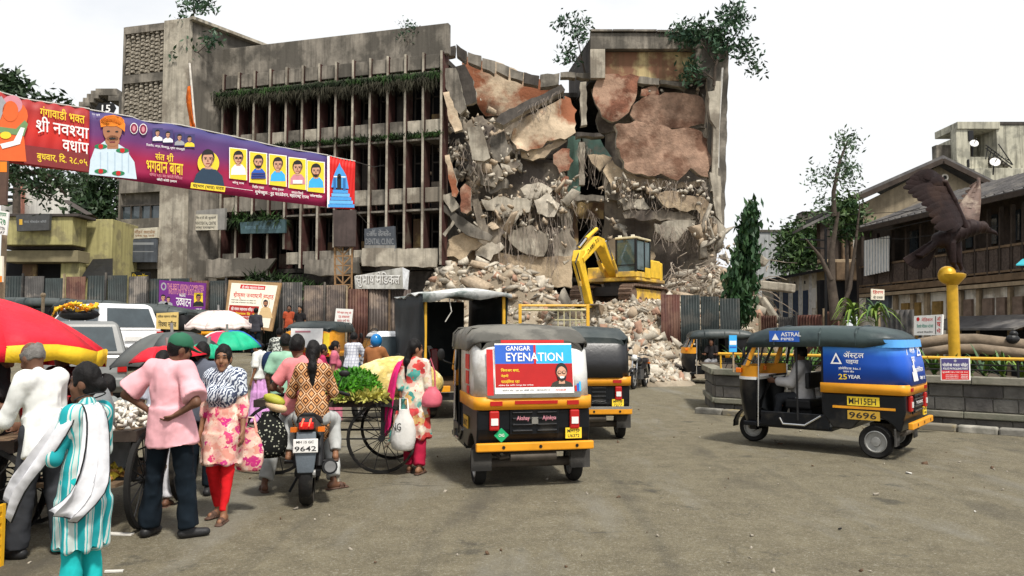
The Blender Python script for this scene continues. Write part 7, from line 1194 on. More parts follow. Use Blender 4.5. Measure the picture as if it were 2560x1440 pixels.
# motorcycles
def motorbike(label, loc, rz, col=(.015, .015, .018), plate=None, lit=False, group=None, scooter=False):
 t = thing('motorcycle', label, 'motorcycle', loc, rz, group); pm = paint('bike_%d' % int(sum(col) * 1000), col, .3)
 wheel(t, (0, -.62, .30), .30, .13 if plate else .1, spokes=6); wheel(t, (0, .66, .30), .30, .1, spokes=6)
 for s in (-1, 1):
  m = MB(); m.bar((s * .075, .66, .3), (s * .07, .42, .92), .035); m.build('fork', CHR, t); m = MB(); m.bar((s * .1, -.62, .3), (s * .09, -.05, .38), .05); m.build('swing_arm', BLACK, t); m = MB(); m.cyl((s * .11, -.55, .36), (s * .11, -.42, .68), .035); m.build('shock', CHR if not plate else BLACK, t)
  m = MB(); m.tube([(s * .06, .40, 1.0), (s * .25, .36, 1.03), (s * .36, .28, 1.0)], .014, 6); m.cyl((s * .28, .33, 1.02), (s * .38, .27, .995), .02); m.build('handlebar', BLACK, t); m = MB(); m.tube([(s * .22, .36, 1.03), (s * .30, .38, 1.2)], .007, 5); m.ell((s * .32, .38, 1.23), (.06, .02, .04)); m.build('mirror', BLACK, t, smooth=60)
  m = MB(); m.box((s * .13, -.66, .74), (.07, .05, .045)); m.build('indicator', AMBER, t); m = MB(); m.cyl((s * .1, -.05, .33), (s * .28, -.05, .33), .018); m.cyl((s * .1, -.42, .38), (s * .24, -.42, .40), .016); m.build('footrest', BLACK, t)
 m = MB(); m.ell((0, .22, .83), (.15, .28, .13), nu=16, nv=10); m.build('tank', pm, t, smooth=180); m = MB(); m.loft([[V((-w, y, z)), V((w, y, z)), V((w * .85, y, z + .08)), V((-w * .85, y, z + .08))] for y, w, z in ((.02, .10, .76), (-.2, .14, .74), (-.5, .13, .78), (-.66, .07, .83))]); m.build('seat', REX, t, bevel=.02)
 m = MB(); m.loft([[V((-w, y, z0)), V((w, y, z0)), V((w * .9, y, z1)), V((-w * .9, y, z1))] for y, w, z0, z1 in ((.1, .10, .55, .78), (-.25, .13, .58, .76), (-.55, .12, .66, .80), (-.80, .085, .74, .88), (-.88, .06, .78, .86))]); m.build('side_panel', pm, t, bevel=.02)
 m = MB(); m.box((0, .1, .42), (.24, .36, .3)); [m.box((0, .22, .5 + i * .04), (.22, .2, .014)) for i in range(5)]; m.build('engine', M('engine_alloy', (.10, .10, .10), .5, .3, 6, .2, .4), t, bevel=.02)
 m = MB(); m.tube([(.1, .25, .4), (.14, .15, .25), (.15, -.2, .26)], .024, 8); m.cyl((.16, -.2, .27), (.22, -.72, .38), .05, .075, n=14); ex = m.build('exhaust', BLACK if plate else CHR, t, smooth=40)
 m = MB(); m.loft([[V((x, .66 + .34 * math.cos(a), .30 + .34 * math.sin(a))) for x in (-.07, 0, .07)] for a in [R(40 + 100 * i / 6) for i in range(7)]], 0, False, False, closed=False); m.build('front_mudguard', pm, t, smooth=60, solid=.01); m = MB(); m.ell((0, .56, .93), (.1, .08, .1)); m.build('headlight', LENSW if not plate else BLACK, t, smooth=180); m = MB(); m.bar((-.0, .1, .7), (0, .45, .9), .06); m.bar((0, -.3, .7), (0, .05, .35), .05); m.build('frame', BLACK, t)
 m = MB(); m.box((0, -.87, .80), (.14, .05, .07)); tl = m.build('tail_light', TAIL, t, bevel=.012); m = MB(); m.loft([[V((-w, y, z)), V((w, y, z)), V((w, y + .02, z)), V((-w, y + .02, z))] for y, w, z in ((-.86, .09, .74), (-.93, .10, .55), (-.93, .075, .36))]); m.build('rear_mudguard', M('slate_mudguard', (.10, .12, .14), .6) if plate else BLACK, t, bevel=.01)
 if plate:
  m = MB(); m.box((0, -.945, .62), (.23, .012, .13)); pl = m.build('number_plate', WHITE, t, bevel=.006); ricktext(pl, plate[1], -.10, .57, .2, .048, -.953, PBLK); ricktext(pl, plate[0], -.085, .645, .16, .024, -.953, PBLK)
  lm = M('lit_tail_lamp', (1, .06, .03), .3, 0, 3, 0, emit=4); m = MB(); [m.bar((s * .035 - .01, -.90, .80), (s * .035 + .01, -.90, .87), .028, .012) for s in (-1, 1)]; m.build('lit_lamp', lm, tl)
  m = MB(); m.cyl((.222, -.725, .381), (.223, -.74, .383), .055, n=14); m.build('exhaust_tip', M('exhaust_grey', (.16, .16, .16), .5), ex)
 else: m = MB(); m.box((0, -.945, .62), (.2, .012, .09)); m.build('number_plate', WHITE, t)
 m = MB(); m.bar((-.1, -.05, .25), (-.22, -.08, .02), .025); m.build('side_stand', BLACK, t)
 return t
BK = G(757, 1262); BIKE = motorbike('black motorcycle with lit tail lamps and white plate 9642 carrying two riders', V((BK.x - .08, BK.y + .62, 0)), R(11), plate=('MH 15 GC', '9642'))
motorbike('black motorcycle parked on its stand beside the black rickshaw, headlamp towards the street', gpt(1597, 23.3), R(155), (.02, .02, .022)); motorbike('motorcycle half hidden behind the black rickshaw', gpt(1548, 22.8), R(170), (.03, .03, .035))
BK2 = motorbike('motorcycle with a red tail lamp ridden by the person in a camouflage shirt', gpt(700, 18.5), R(8), (.02, .02, .03)); BK3 = motorbike('motorcycle ridden by the man in the checked shirt by the white hatchback', gpt(885, 18.2), R(-20), (.02, .02, .02)); BK4 = motorbike('black motorcycle ridden by the person in the blue helmet', gpt(940, 15.2), R(-16), (.02, .02, .025))
# people
def A_(*p): return np.array(p, float)
def lp(a, b, t): return a + (b - a) * t
def pat(name, kind, *c, s=1.):
 if name in MATS: return MATS[name]
 b = NB(name); n = b.noise(14, 4)
 if kind == 'zebra':
  d = b.noise(5 * s, 2); v = b.n('ShaderNodeTexWave', wave_type='BANDS'); v.inputs['Scale'].default_value = 13 * s; v.inputs['Distortion'].default_value = 9; v.inputs['Detail'].default_value = 2; v.inputs['Detail Scale'].default_value = 1.6; b.l(b.map((1, 1, .8), (0, .5, .4)), v.inputs[0]); k = b.noise(26 * s, 1); col = b.mix(b.mr(b.math('ADD', v.outputs[0], b.math('MULTIPLY', k, .5)), .66, .72), c[0], c[1])
 elif kind == 'floral':
  v = b.n('ShaderNodeTexVoronoi'); v.inputs['Scale'].default_value = 9 * s; v.inputs['Randomness'].default_value = 1; m2 = b.n('ShaderNodeVectorMath', operation='ADD'); q = b.n('ShaderNodeTexNoise'); q.inputs['Scale'].default_value = 9 * s; b.l(b.co, q.inputs[0]); sc_ = b.n('ShaderNodeVectorMath', operation='SCALE'); sc_.inputs['Scale'].default_value = .16; b.l(q.outputs[1], sc_.inputs[0]); b.l(b.co, m2.inputs[0]); b.l(sc_.outputs[0], m2.inputs[1]); b.l(m2.outputs[0], v.inputs['Vector'])
  se = b.n('ShaderNodeSeparateColor'); b.l(v.outputs[1], se.inputs[0]); k = len(c); col = b.ramp(se.outputs[0], [(i / k, x) for i, x in enumerate(c)], True); col = b.mix(b.mr(b.noise(30 * s, 2), .6, .64), col, c[1]); col = b.mix(b.mr(v.outputs[0], .55, .6, 0, .6), col, c[0])
 elif kind == 'stripe':
  x = b.sep(); a = b.n('ShaderNodeMath', operation='ARCTAN2'); b.l(x[0], a.inputs[0]); b.l(x[1], a.inputs[1]); t = b.math('SINE', b.math('MULTIPLY', b.math('ADD', a.outputs[0], b.math('MULTIPLY', n, .08)), 9 * s)); col = b.ramp(b.mr(t, -1, 1), [(0, c[0]), (.38, c[1]), (.66, c[2]), (.84, c[1])], True)
 elif kind == 'diamond':
  x = b.sep(); u = b.math('ABSOLUTE', b.math('SUBTRACT', b.math('FRACT', b.math('MULTIPLY', x[0], 9 * s)), .5)); w = b.math('ABSOLUTE', b.math('SUBTRACT', b.math('FRACT', b.math('MULTIPLY', x[2], 7.5 * s)), .5)); d = b.math('ADD', b.math('ADD', u, w), b.math('MULTIPLY', n, .05)); col = b.ramp(d, [(0, c[0]), (.16, c[1]), (.32, c[0]), (.44, c[1]), (.54, c[2]), (.68, c[1]), (.8, c[0])], True)
 elif kind == 'camo': col = b.ramp(b.noise(11 * s, 2), [(0, c[0]), (.44, c[1]), (.54, c[2]), (.6, c[0])], True)
 elif kind == 'check':
  x = b.sep(); u = b.math('FRACT', b.math('MULTIPLY', x[0], 14 * s)); w = b.math('FRACT', b.math('MULTIPLY', x[2], 14 * s)); col = b.mix(b.math('MULTIPLY', b.math('GREATER_THAN', b.math('MAXIMUM', u, w), .8), .8), c[0], c[1])
 elif kind == 'dots':
  v = b.n('ShaderNodeTexVoronoi'); v.inputs['Scale'].default_value = 30 * s; b.l(b.co, v.inputs['Vector']); col = b.mix(b.mr(v.outputs[0], .22, .3), c[1], c[0])
 col = b.mix(b.mr(n, .3, .7, 0, .22), col, tuple(i * .5 for i in c[0])); MATS[name] = b.out(col, .9, b.noise(8, 1), .55, spec=.15, bd=.035); return MATS[name]
SK = lambda n, c: M('skin_' + n, c, .55, .15, 7, .12, spec=.35, bd=.004)
SKM, SKD = SK('brown', (.24, .115, .062)), SK('dark', (.13, .06, .034)); HAIR = M('black_hair', (.006, .005, .005), .55, .4, 26, .6, spec=.2, bd=.01); HAIRG = M('grey_hair', (.16, .15, .14), .7, .3, 30, .5); EYEM = flat('eye_dark', (.01, .008, .008), .3); LIPM = flat('lip', (.16, .05, .04), .5)
BASE = dict(pel=(0, 0, .95), che=(0, 0, 1.25), nec=(0, 0, 1.435), hed=(0, .025, 1.585), shL=(-.175, 0, 1.385), shR=(.175, 0, 1.385), elL=(-.225, -.03, 1.11), elR=(.225, -.03, 1.11), haL=(-.235, .05, .87), haR=(.235, .05, .87), hiL=(-.085, 0, .92), hiR=(.085, 0, .92), knL=(-.095, .02, .50), knR=(.095, .02, .50), anL=(-.10, -.02, .085), anR=(.10, -.02, .085), ftL=(-.2, 1, 0), ftR=(.2, 1, 0))
RIDE = dict(pel=(0, -.1, .86), che=(0, -.04, 1.16), nec=(0, 0, 1.345), hed=(0, .03, 1.49), shL=(-.17, -.01, 1.295), shR=(.17, -.01, 1.295), elL=(-.27, .12, 1.06), elR=(.27, .12, 1.06), haL=(-.31, .32, 1.03), haR=(.31, .32, 1.03), hiL=(-.1, -.06, .84), hiR=(.1, -.06, .84), knL=(-.2, .28, .70), knR=(.2, .28, .70), anL=(-.2, .1, .34), anR=(.2, .1, .34), ftL=(0, 1, 0), ftR=(0, 1, 0))
def person(label, loc, rz, h=1.65, J=None, wear=(), skin=SKM, hair='short', hm=HAIR, vox=.017, woman=False, yaw=0., nod=0., base=BASE, group=None, hands=True, slim=.9):
 t = thing('person', label, 'person', loc, R(rz), group); k = h / 1.7; k3 = A_(k * slim, k * slim, k); j = {a: A_(*b) for a, b in {**base, **(J or {})}.items()}; pts = np.array([v for a, v in j.items() if not a.startswith('ft')]); lo, hi = pts.min(0) - .32, pts.max(0) + .34; lo[2] = max(lo[2], -.03)
 if woman:
  for a in ('shL', 'shR'): j[a] = j['che'] + (j[a] - j['che']) * A_(.92, 1, 1)
 up = j['che'] - j['pel']; up /= np.linalg.norm(up); rt = j['shR'] - j['shL']; rt /= np.linalg.norm(rt); fw = np.cross(up, rt); mid = lp(j['pel'], j['che'], .45); H = np.array(Euler((R(nod), 0, R(yaw))).to_matrix()); hd = j['hed']; hp = lambda *p: hd + H @ A_(*p)
 def torso(s, g, hipw=1.):
  w = 1.06 if woman else 1.
  s.cap(j['pel'] - up * .02, mid, (.142 * w + g) * hipw, (.112 if woman else .13) + g, .05, (fw, 1.35)); s.cap(mid, j['che'], (.112 if woman else .13) + g, .146 + g, .05, (fw, 1.45)); s.cap(lp(j['shL'], j['shR'], .1), lp(j['shL'], j['shR'], .9), .062 + g, None, .06)
  if woman: [s.ell(j['che'] + fw * .075 + rt * x - up * .03, (.07 + g, .07 + g, .07 + g), None, .05) for x in (-.07, .07)]
  else: s.ell(mid + fw * .035, (.12 + g, .095 + g, .12 + g), None, .05)
 def arm(s, g, S, f=2., flare=0.):
  sh, el, ha = j['sh' + S], j['el' + S], j['ha' + S]
  if f < 1: s.cap(sh, lp(sh, el, f * .7), .056 + g, .048 + g, .04); s.cap(lp(sh, el, f * .2), lp(sh, el, f), .052 + g, .046 + g + flare, .02, ends=True)
  else:
   s.cap(sh, el, .054 + g, .042 + g, .04)
   if f > 1: s.cap(el, lp(el, ha, min(1, f - 1)), .042 + g, .03 + g + flare, .03)
 s = SDF(lo, hi, vox); torso(s, 0); s.cap(j['nec'] - A_(0, 0, .05), hp(0, -.015, -.05), .062 if not woman else .052, .052 if not woman else .044, .03)
 s.ell(hp(0, -.005, .015), (.078, .098, .112), H, .02); s.ell(hp(0, .03, -.065), (.058, .064, .066), H, .03); s.cap(hp(0, .088, .012), hp(0, .108, -.024), .011, .016, .014); s.ell(hp(0, .078, .034), (.052, .022, .014), H, .02); s.ell(hp(0, .088, -.062), (.026, .014, .011), H, .012); s.ell(hp(0, .075, -.108), (.026, .024, .02), H, .02)
 for x in (-1, 1): s.ell(hp(x * .08, -.008, -.012), (.013, .028, .036), H, .01); s.ell(hp(x * .042, .07, -.035), (.022, .022, .02), H, .025); s.ell(hp(x * .034, .096, .012), (.015, .012, .009), H, 0, True)
 for S, x in (('L', -1), ('R', 1)):
  arm(s, -.006, S); ha = j['ha' + S]; el = j['el' + S]; d = (ha - el) / np.linalg.norm(ha - el); pn = A_(-x, 0, 0) - d * (-x * d[0]); pn = pn / max(np.linalg.norm(pn), 1e-6) if np.linalg.norm(pn) > .2 else A_(0, 0, -1.) - d * (-d[2]); pn /= np.linalg.norm(pn); sd = np.cross(d, pn)
  s.cap(ha, ha + d * .075, .03, .036, .02, (pn, 1.9))
  if hands and vox < .015:
   for i, (o, l) in enumerate(((-.030, .062), (-.010, .074), (.011, .07), (.03, .054))): b = ha + d * .085 + sd * o; m_ = b + d * l * .55 + pn * .012; s.cap(b, m_, .0105, .0095, .006); s.cap(m_, m_ + d * l * .42 + pn * .03, .0095, .008, .004)
   for sg in (-1,): b = ha + d * .03 + sd * sg * .03; m_ = b + d * .035 + sd * sg * .022 + pn * .01; s.cap(b, m_, .0125, .011, .012); s.cap(m_, m_ + d * .03 + pn * .012, .011, .009, .004)
  elif hands: s.cap(ha + d * .08, ha + d * .15 + pn * .04, .026, .016, .02, (pn, 1.5))
  hi_, kn, an, ft = j['hi' + S], j['kn' + S], j['an' + S], j['ft' + S]; ft = ft / np.linalg.norm(ft); s.cap(hi_, kn, .076, .054, .05); c = lp(kn, an, .3) - fw * .012; s.cap(kn, c, .052, .055, .03); s.cap(c, an, .054, .036, .03); s.cap(an - ft * .045 - A_(0, 0, .04), an + ft * .13 - A_(0, 0, .055), .038, .028, .03);
 v, f = s.mesh(); cen = (v[f].mean(1) - hd) @ H; mi = np.zeros(len(f), int)
 for x in (-1, 1): mi[(((cen - A_(x * .034, .088, .011)) / A_(.017, .03, .0085)) ** 2).sum(1) < 1] = 1; mi[(((cen - A_(x * .036, .088, .038)) / A_(.022, .03, .007)) ** 2).sum(1) < 1] = 1
 mi[(((cen - A_(0, .1, -.062)) / A_(.025, .03, .009)) ** 2).sum(1) < 1] = 2; np_obj('body', v * k3, f, [skin, EYEM, LIPM], t, 180, mi)
 def put(name, s, mat, wr=.008, fs=9., solid=0, fold=None):
  v, f = s.mesh()
  if not len(v): return
  n = normals(v, f); sd_ = sum(map(ord, label)) % 97; d = 1.35 * wr * (.6 * nz(v * A_(1, 1, .55), fs, sd_, 2) + 1.1 * (.35 - np.abs(nz(v * A_(1, 1, .7), fs * .75, sd_ + 5, 2))))
  if fold: ang = np.arctan2(v[:, 1] - j['pel'][1], v[:, 0] - j['pel'][0]); d = d + fold[0] * np.sin(ang * fold[1] + 2.2 * nz(v, 3, 3, 1)) * np.clip((j['pel'][2] + .05 - v[:, 2]) / .5, 0, 1)
  np_obj(name, (v + n * d[:, None]) * k3, f, mat, t, 180)
 for w in wear:
  kind, mat = w[0], w[1]; o = w[2] if len(w) > 2 else {}; g = o.get('g', .014); s = SDF(lo, hi, vox)
  if kind in ('shirt', 'kurta', 'coat'):
   torso(s, g, 1.03); hem = o.get('hem', .14); f_ = o.get('sleeve', .7); r1 = o.get('r', .155)
   if kind == 'kurta': q = (j['knL'] + j['knR']) / 2; q = A_(q[0], q[1], 0) + A_(0, 0, j['pel'][2] - hem); s.cap(j['pel'] + up * .06, lp(j['pel'], q, .3), .168 + g, .192 + g, .05, (fw, 1.3)); s.cap(lp(j['pel'], q, .3), q, .192 + g, r1 + g, .05, (fw, 1.25), ends=True)
   else: [s.cap(j['pel'] + up * .14 + rt * x * .05, j['pel'] - up * hem + rt * x * .085, .108 + g, r1 - .035 + g, .05, ends=True) for x in (-1, 1)]
   for S in 'LR': arm(s, g, S, f_, o.get('flare', .016 if f_ < 1 else .008))
   s.cap(j['nec'] - A_(0, 0, .05), j['nec'] + A_(0, 0, .005), .07, .062, .02)
   if kind != 'kurta': s.cut(-up, -(j['pel'] - up * hem) @ up)
   put(kind if kind != 'coat' else 'jacket', s, mat, o.get('wr', .011), 8, fold=(.022, o.get('n', 7)) if kind == 'kurta' else None)
  elif kind == 'trousers':
   s.cap(j['hiL'] + A_(0, 0, .03), j['hiR'] + A_(0, 0, .03), .098 + g * .7, None, .05); hem = o.get('hem', .06)
   for S in 'LR': an = j['an' + S]; kn = j['kn' + S]; e = lp(kn, an, 1 - hem); s.cap(j['hi' + S], kn, .08 + g * .9, .06 + g, .04); s.cap(kn, e, .062 + g, o.get('r', .052) + g, .03, ends=True)
   s.cut(up, (j['pel'] + up * .1) @ up); put('trousers', s, mat, o.get('wr', .012), 10)
  elif kind == 'skirt':
   q = (j['anL'] + j['anR']) / 2 * A_(1, 1, 0) + A_(0, 0, o.get('hem', .06)); s.cap(j['pel'] + up * o.get('top', .1), lp(j['pel'], q, .35), .13 + g, .165 + g, .05, (fw, 1.2)); s.cap(lp(j['pel'], q, .35), q, .165 + g, o.get('r', .22), .05, (fw, 1.15), ends=True); put('skirt', s, mat, .01, 8, fold=(.03, o.get('n', 9)))
  elif kind == 'shawl':
   torso(s, g, 1.); [arm(s, g * .8, S, o.get('f', .75)) for S in 'LR']; s.cap(j['nec'] - A_(0, 0, .06), j['nec'] + A_(0, 0, .02), .095, .08, .03); s.cut(o.get('n', (.15, .1, -1)), o.get('d', -(j['pel'][2] + .02))); put(o.get('name', 'scarf'), s, mat, .02, 7)
  elif kind == 'shoes':
   for S in 'LR': an, ft = j['an' + S], j['ft' + S] / np.linalg.norm(j['ft' + S]); s.cap(an - ft * .05 - A_(0, 0, .04), an + ft * .15 - A_(0, 0, .05), .05, .04, .02, (A_(0, 0, 1), 1.15)); s.cap(an, an - A_(0, 0, .03), .046, .05, .02)
   put('shoes', s, mat, 0)
  elif kind == 'sandals':
   for S in 'LR': an, ft = j['an' + S], j['ft' + S] / np.linalg.norm(j['ft' + S]); s.cap(an - ft * .06 - A_(0, 0, .078), an + ft * .16 - A_(0, 0, .078), .048, .044, .0, (A_(0, 0, 1), 3.5)); s.cap(an + ft * .085 - A_(0, 0, .06), an + ft * .115 - A_(0, 0, .065), .046, .042, .0, (A_(0, 0, 1), 1.0)); s.cap(an + ft * .085 - A_(0, 0, .06), an + ft * .115 - A_(0, 0, .065), .036, .034, 0, sub=True)
   put('sandals', s, mat, 0)
 if hair != 'none':
  s = SDF(np.minimum(lo, hd - .45), hi, vox); s.ell(hp(0, -.014, .024), (.09, .106, .12), H, 0);
  if hair in ('short', 'bald'): s.ell(hp(0, .125, -.04), (.2, .11, .11), H, 0, True); s.ell(hp(0, .02, -.13), (.2, .2, .11), H, 0, True)
  else: s.ell(hp(0, .118, -.045), (.086, .085, .122), H, 0, True); s.ell(hp(0, .03, -.14), (.2, .1, .1), H, 0, True); [s.ell(hp(x * .1, .01, -.04), (.04, .045, .06), H, 0, True) for x in (-1, 1)]
  if hair == 'bald': s.ell(hp(0, .02, .12), (.10, .13, .10), H, 0, True)
  if hair == 'bun': s.ell(hp(0, -.125, -.015), (.052, .045, .05), H, .015)
  if hair == 'pony': s.cap(hp(0, -.10, -.01), hp(.0, -.125, -.16), .042, .05, .03); s.cap(hp(0, -.125, -.16), hp(.01, -.125, -.42), .05, .02, .03)
  if hair == 'long': s.cap(hp(0, -.07, .0), hp(0, -.10, -.17), .085, .085, .03); s.cap(hp(0, -.10, -.17), hp(.0, -.13, -.42), .08, .045, .03, (H @ A_(0, 1, 0), 1.4))
  if hair in ('cap', 'helmet'):
   put('hair', s, hm, .003, 30); s = SDF(lo, hi, vox)
   if hair == 'cap': s.ell(hp(0, -.005, .045), (.098, .116, .10), H, 0); s.cut(tuple(-(H @ A_(0, -.15, 1))), -(hp(0, 0, .02) @ (lambda q: q / np.linalg.norm(q))(H @ A_(0, -.15, 1)))); s.cap(hp(0, .09, .03), hp(0, .16, .015), .075, .055, .01, (H @ A_(0, 0, 1), 6))
   else: s.ell(hp(0, -.005, .02), (.125, .145, .14), H, 0); s.ell(hp(0, .14, -.03), (.085, .09, .06), H, 0, True); s.cut((0, 0, -1), -(hd[2] - .1))
   put('cap' if hair == 'cap' else 'helmet', s, paint('cap_green', (.012, .11, .055), .8) if hair == 'cap' else paint('helmet_blue', (.01, .16, .42), .2), 0)
  else: put('hair', s, hm, .009, 24)
 return t
def ribbon(name, pa, pb, mat, parent, n=16, sag=.02, edge=None, k=1.):
 def cr(p, u):
  p = [A_(*q) for q in p]; x = u * (len(p) - 1); i = min(int(x), len(p) - 2); t = x - i; a, b, c, d = p[max(i - 1, 0)], p[i], p[i + 1], p[min(i + 2, len(p) - 1)]; return .5 * (2 * b + (c - a) * t + (2 * a - 5 * b + 4 * c - d) * t * t + (3 * b - a - 3 * c + d) * t ** 3)
 rows = []
 for i in range(n + 1):
  u = i / n; a, b = cr(pa, u), cr(pb, u); rows.append([V((lp(a, b, w / 6) + A_(sag * math.sin(w * 1.9 + u * 3), sag * math.cos(w * 2.1 + u * 5), 0)) * k) for w in range(7)])
 m = MB(); m.loft(rows, 0, False, False, closed=False); o = m.build(name, mat, parent, smooth=60, solid=.008)
 if edge:
  m = MB()
  for col in (0, 6): m.tube([r[col] for r in rows], .005, 5)
  for row in (0, n): m.tube(rows[row], .005, 5)
  m.build('cloth_edge', edge, o)
 return o
def bagm(name, label, cat, c, r, mat, handle=None, rz=0, knot=False):
 t = thing(name, label, cat, c, R(rz)); m = MB(); rings = []
 for z, w in ((-1, .62), (-.9, .88), (-.5, 1.), (0, .95), (.5, .72), (.8, .45), (1, .25 if knot else .4)): rings.append([V((r[0] * w * math.cos(a) * (1 + .08 * math.sin(3 * a + z * 2)), r[1] * w * math.sin(a) * (1 + .1 * math.cos(2 * a + z * 3)), r[2] * (z + 1))) for a in [2 * PI * i / 16 for i in range(16)]])
 m.loft(rings); m.build('bag_body', mat, t, smooth=70)
 if handle: m = MB(); m.tube([V(p) for p in handle], .012, 6); m.build('handle', mat, t, smooth=60)
 return t
KNEE0 = {}
NAVY = cloth('navy_trousers', (.006, .011, .017)); CHARC = cloth('charcoal_trousers', (.035, .037, .042)); WSHIRT = cloth('white_shirt', (.74, .75, .72), .06); PINKS = cloth('pink_shirt', (.80, .42, .46), .08); SHOE = M('black_shoe', (.02, .02, .021), .5, .3, 6, .2); SAND = M('brown_sandal', (.09, .05, .035), .7); DUP = cloth('white_dupatta', (.74, .74, .77), .06)
q = gpt(226, 4.5); TW = person('woman in a turquoise striped kurta with a white dupatta, looking towards the stall', q, 72, 1.50, dict(elL=(-.24, .06, 1.12), haL=(-.12, .22, 1.13), elR=(.235, .06, 1.12), haR=(.08, .25, 1.12), hed=(0, .035, 1.585)), [('kurta', pat('turquoise_stripe', 'stripe', (.02, .33, .36), (.60, .66, .62), (.05, .45, .46)), dict(hem=.43, sleeve=1.15, r=.19, g=.012, n=8)), ('trousers', cloth('turquoise_trousers', (.015, .42, .42)), dict(g=.004, r=.08)), ('sandals', SAND)], SKD, 'bun', woman=True, vox=.0105, yaw=26, slim=.84)
ribbon('dupatta', [(.10, .10, 1.33), (.06, .0, 1.46), (.02, -.115, 1.38), (.01, -.15, 1.12), (-.05, -.20, .90), (-.17, -.13, .72)], [(-.02, .12, 1.28), (-.05, .0, 1.455), (-.10, -.095, 1.38), (-.15, -.12, 1.14), (-.22, -.10, .92), (-.26, .02, .80)], DUP, TW, edge=BLACK, k=.88)
ribbon('dupatta', [(-.02, .14, 1.30), (-.08, .04, 1.46), (-.17, -.05, 1.37), (-.25, .04, 1.15), (-.27, .22, .92), (-.24, .34, .70)], [(-.08, .14, 1.26), (-.12, .06, 1.44), (-.20, .06, 1.32), (-.24, .22, 1.12), (-.20, .42, .98), (-.16, .50, .90)], DUP, TW, edge=BLACK, k=.88)
m = MB(); m.tube([V((.09 * math.cos(a), -.02 + .085 * math.sin(a), 1.435 - .03 * math.sin(a))) * .92 for a in [2 * PI * i / 16 for i in range(17)]], .004, 5); m.build('necklace', BLACK, TW)
q = G(98, 1392); person('old man in a loose white shirt bending over the stall', q, 72, 1.68, dict(pel=(0, -.04, .93), che=(0, .03, 1.22), nec=(0, .08, 1.39), hed=(0, .16, 1.515), shL=(-.17, .04, 1.35), shR=(.17, .04, 1.35), elL=(-.24, .16, 1.05), haL=(-.16, .40, .97), elR=(.25, .12, 1.04), haR=(.14, .38, .98), anL=(-.12, .12, .085), anR=(.13, -.14, .085), knL=(-.11, .08, .5), knR=(.11, -.03, .5)), [('shirt', WSHIRT, dict(sleeve=1.85, hem=.16, g=.018, r=.155, wr=.018)), ('trousers', CHARC, dict(g=.024, r=.07, hem=.0)), ('shoes', SHOE)], SKD, 'bald', HAIRG, vox=.0115, nod=-26)
q = gpt(-12, 6.3); person('person in dark clothes cut by the photo edge at the stall', q, -80, 1.68, dict(hed=(0, .1, 1.56), nec=(0, .05, 1.43), elR=(.25, .15, 1.1), haR=(.15, .35, 1.15)), [('shirt', cloth('black_shirt', (.018, .016, .017)), dict(sleeve=.8)), ('trousers', CHARC)], SKD, 'long', woman=True, vox=.015, nod=-10)
q = G(415, 1346); person('man in a pink shirt and green cap standing with his hands on his hips', q, -12, 1.70, dict(pel=(.02, 0, .93), che=(.0, -.02, 1.23), nec=(.01, .0, 1.42), hed=(.06, .05, 1.555), shL=(-.19, -.02, 1.38), shR=(.19, -.01, 1.37), elL=(-.39, -.10, 1.18), haL=(-.21, .02, 1.03), elR=(.36, -.12, 1.13), haR=(.17, -.13, 1.03), hiL=(-.08, 0, .92), hiR=(.11, 0, .92), knL=(-.15, .02, .50), knR=(.15, .05, .50), anL=(-.20, .02, .085), anR=(.19, .06, .085), ftL=(-.1, 1, 0), ftR=(.75, .7, 0)), [('shirt', PINKS, dict(sleeve=.85, hem=.17, g=.026, r=.165, flare=.035, wr=.017)), ('trousers', NAVY, dict(g=.013, r=.074, hem=.02, wr=.018)), ('shoes', SHOE)], SKD, 'cap', vox=.0105, yaw=-38, nod=-14)
q = G(553, 1300); SW = person('woman in a zebra print scarf, pink floral kurta and red leggings walking towards the camera', q, 172, 1.57, dict(elL=(-.22, -.02, 1.12), haL=(-.26, .06, .88), elR=(.225, -.03, 1.12), haR=(.24, .04, .86), knL=(-.085, .05, .50), anL=(-.08, .10, .085), knR=(.09, .03, .5), anR=(.1, -.12, .095), hed=(.0, .03, 1.58)), [('kurta', pat('pink_floral', 'floral', (.80, .52, .42), (.70, .30, .24), (.62, .04, .16), (.82, .66, .55), (.78, .40, .36), (.55, .02, .20), s=1.6), dict(hem=.40, sleeve=1.35, r=.20, g=.014, n=6)), ('trousers', cloth('red_leggings', (.68, .015, .02)), dict(g=.006, r=.036)), ('shawl', pat('zebra_scarf', 'zebra', (.70, .76, .82), (.035, .05, .11)), dict(g=.034, f=.62, n=(-.22, -.1, -1), d=-.94)), ('sandals', SAND)], SKM, 'bun', woman=True, vox=.0095, yaw=16, nod=-4)
bagm('cloth_bag', 'pink floral cloth bag hanging from the hand of the zebra scarf woman', 'bag', G(604, 1290) + V((.05, .05, .40)), (.13, .05, .20), pat('pink_floral', 'floral'), [(-.06, 0, .36), (-.03, 0, .5), (.03, 0, .5), (.06, 0, .36)])
q = gpt(408, 7.5); person('person in white trousers behind the man in pink', q, 10, 1.5, None, [('shirt', cloth('pale_shirt', (.45, .47, .55)), dict(sleeve=.7)), ('trousers', cloth('white_trousers', (.68, .68, .72), .06)), ('sandals', SAND)], SKD, vox=.017, nod=-30)
q = gpt(508, 8.0); person('man in dark trousers hidden behind the woman with the zebra scarf', q, 20, 1.62, dict(hed=(0, .1, 1.54)), [('shirt', cloth('slate_shirt', (.10, .11, .14)), dict(sleeve=.7)), ('trousers', NAVY), ('shoes', SHOE)], SKD, vox=.017)
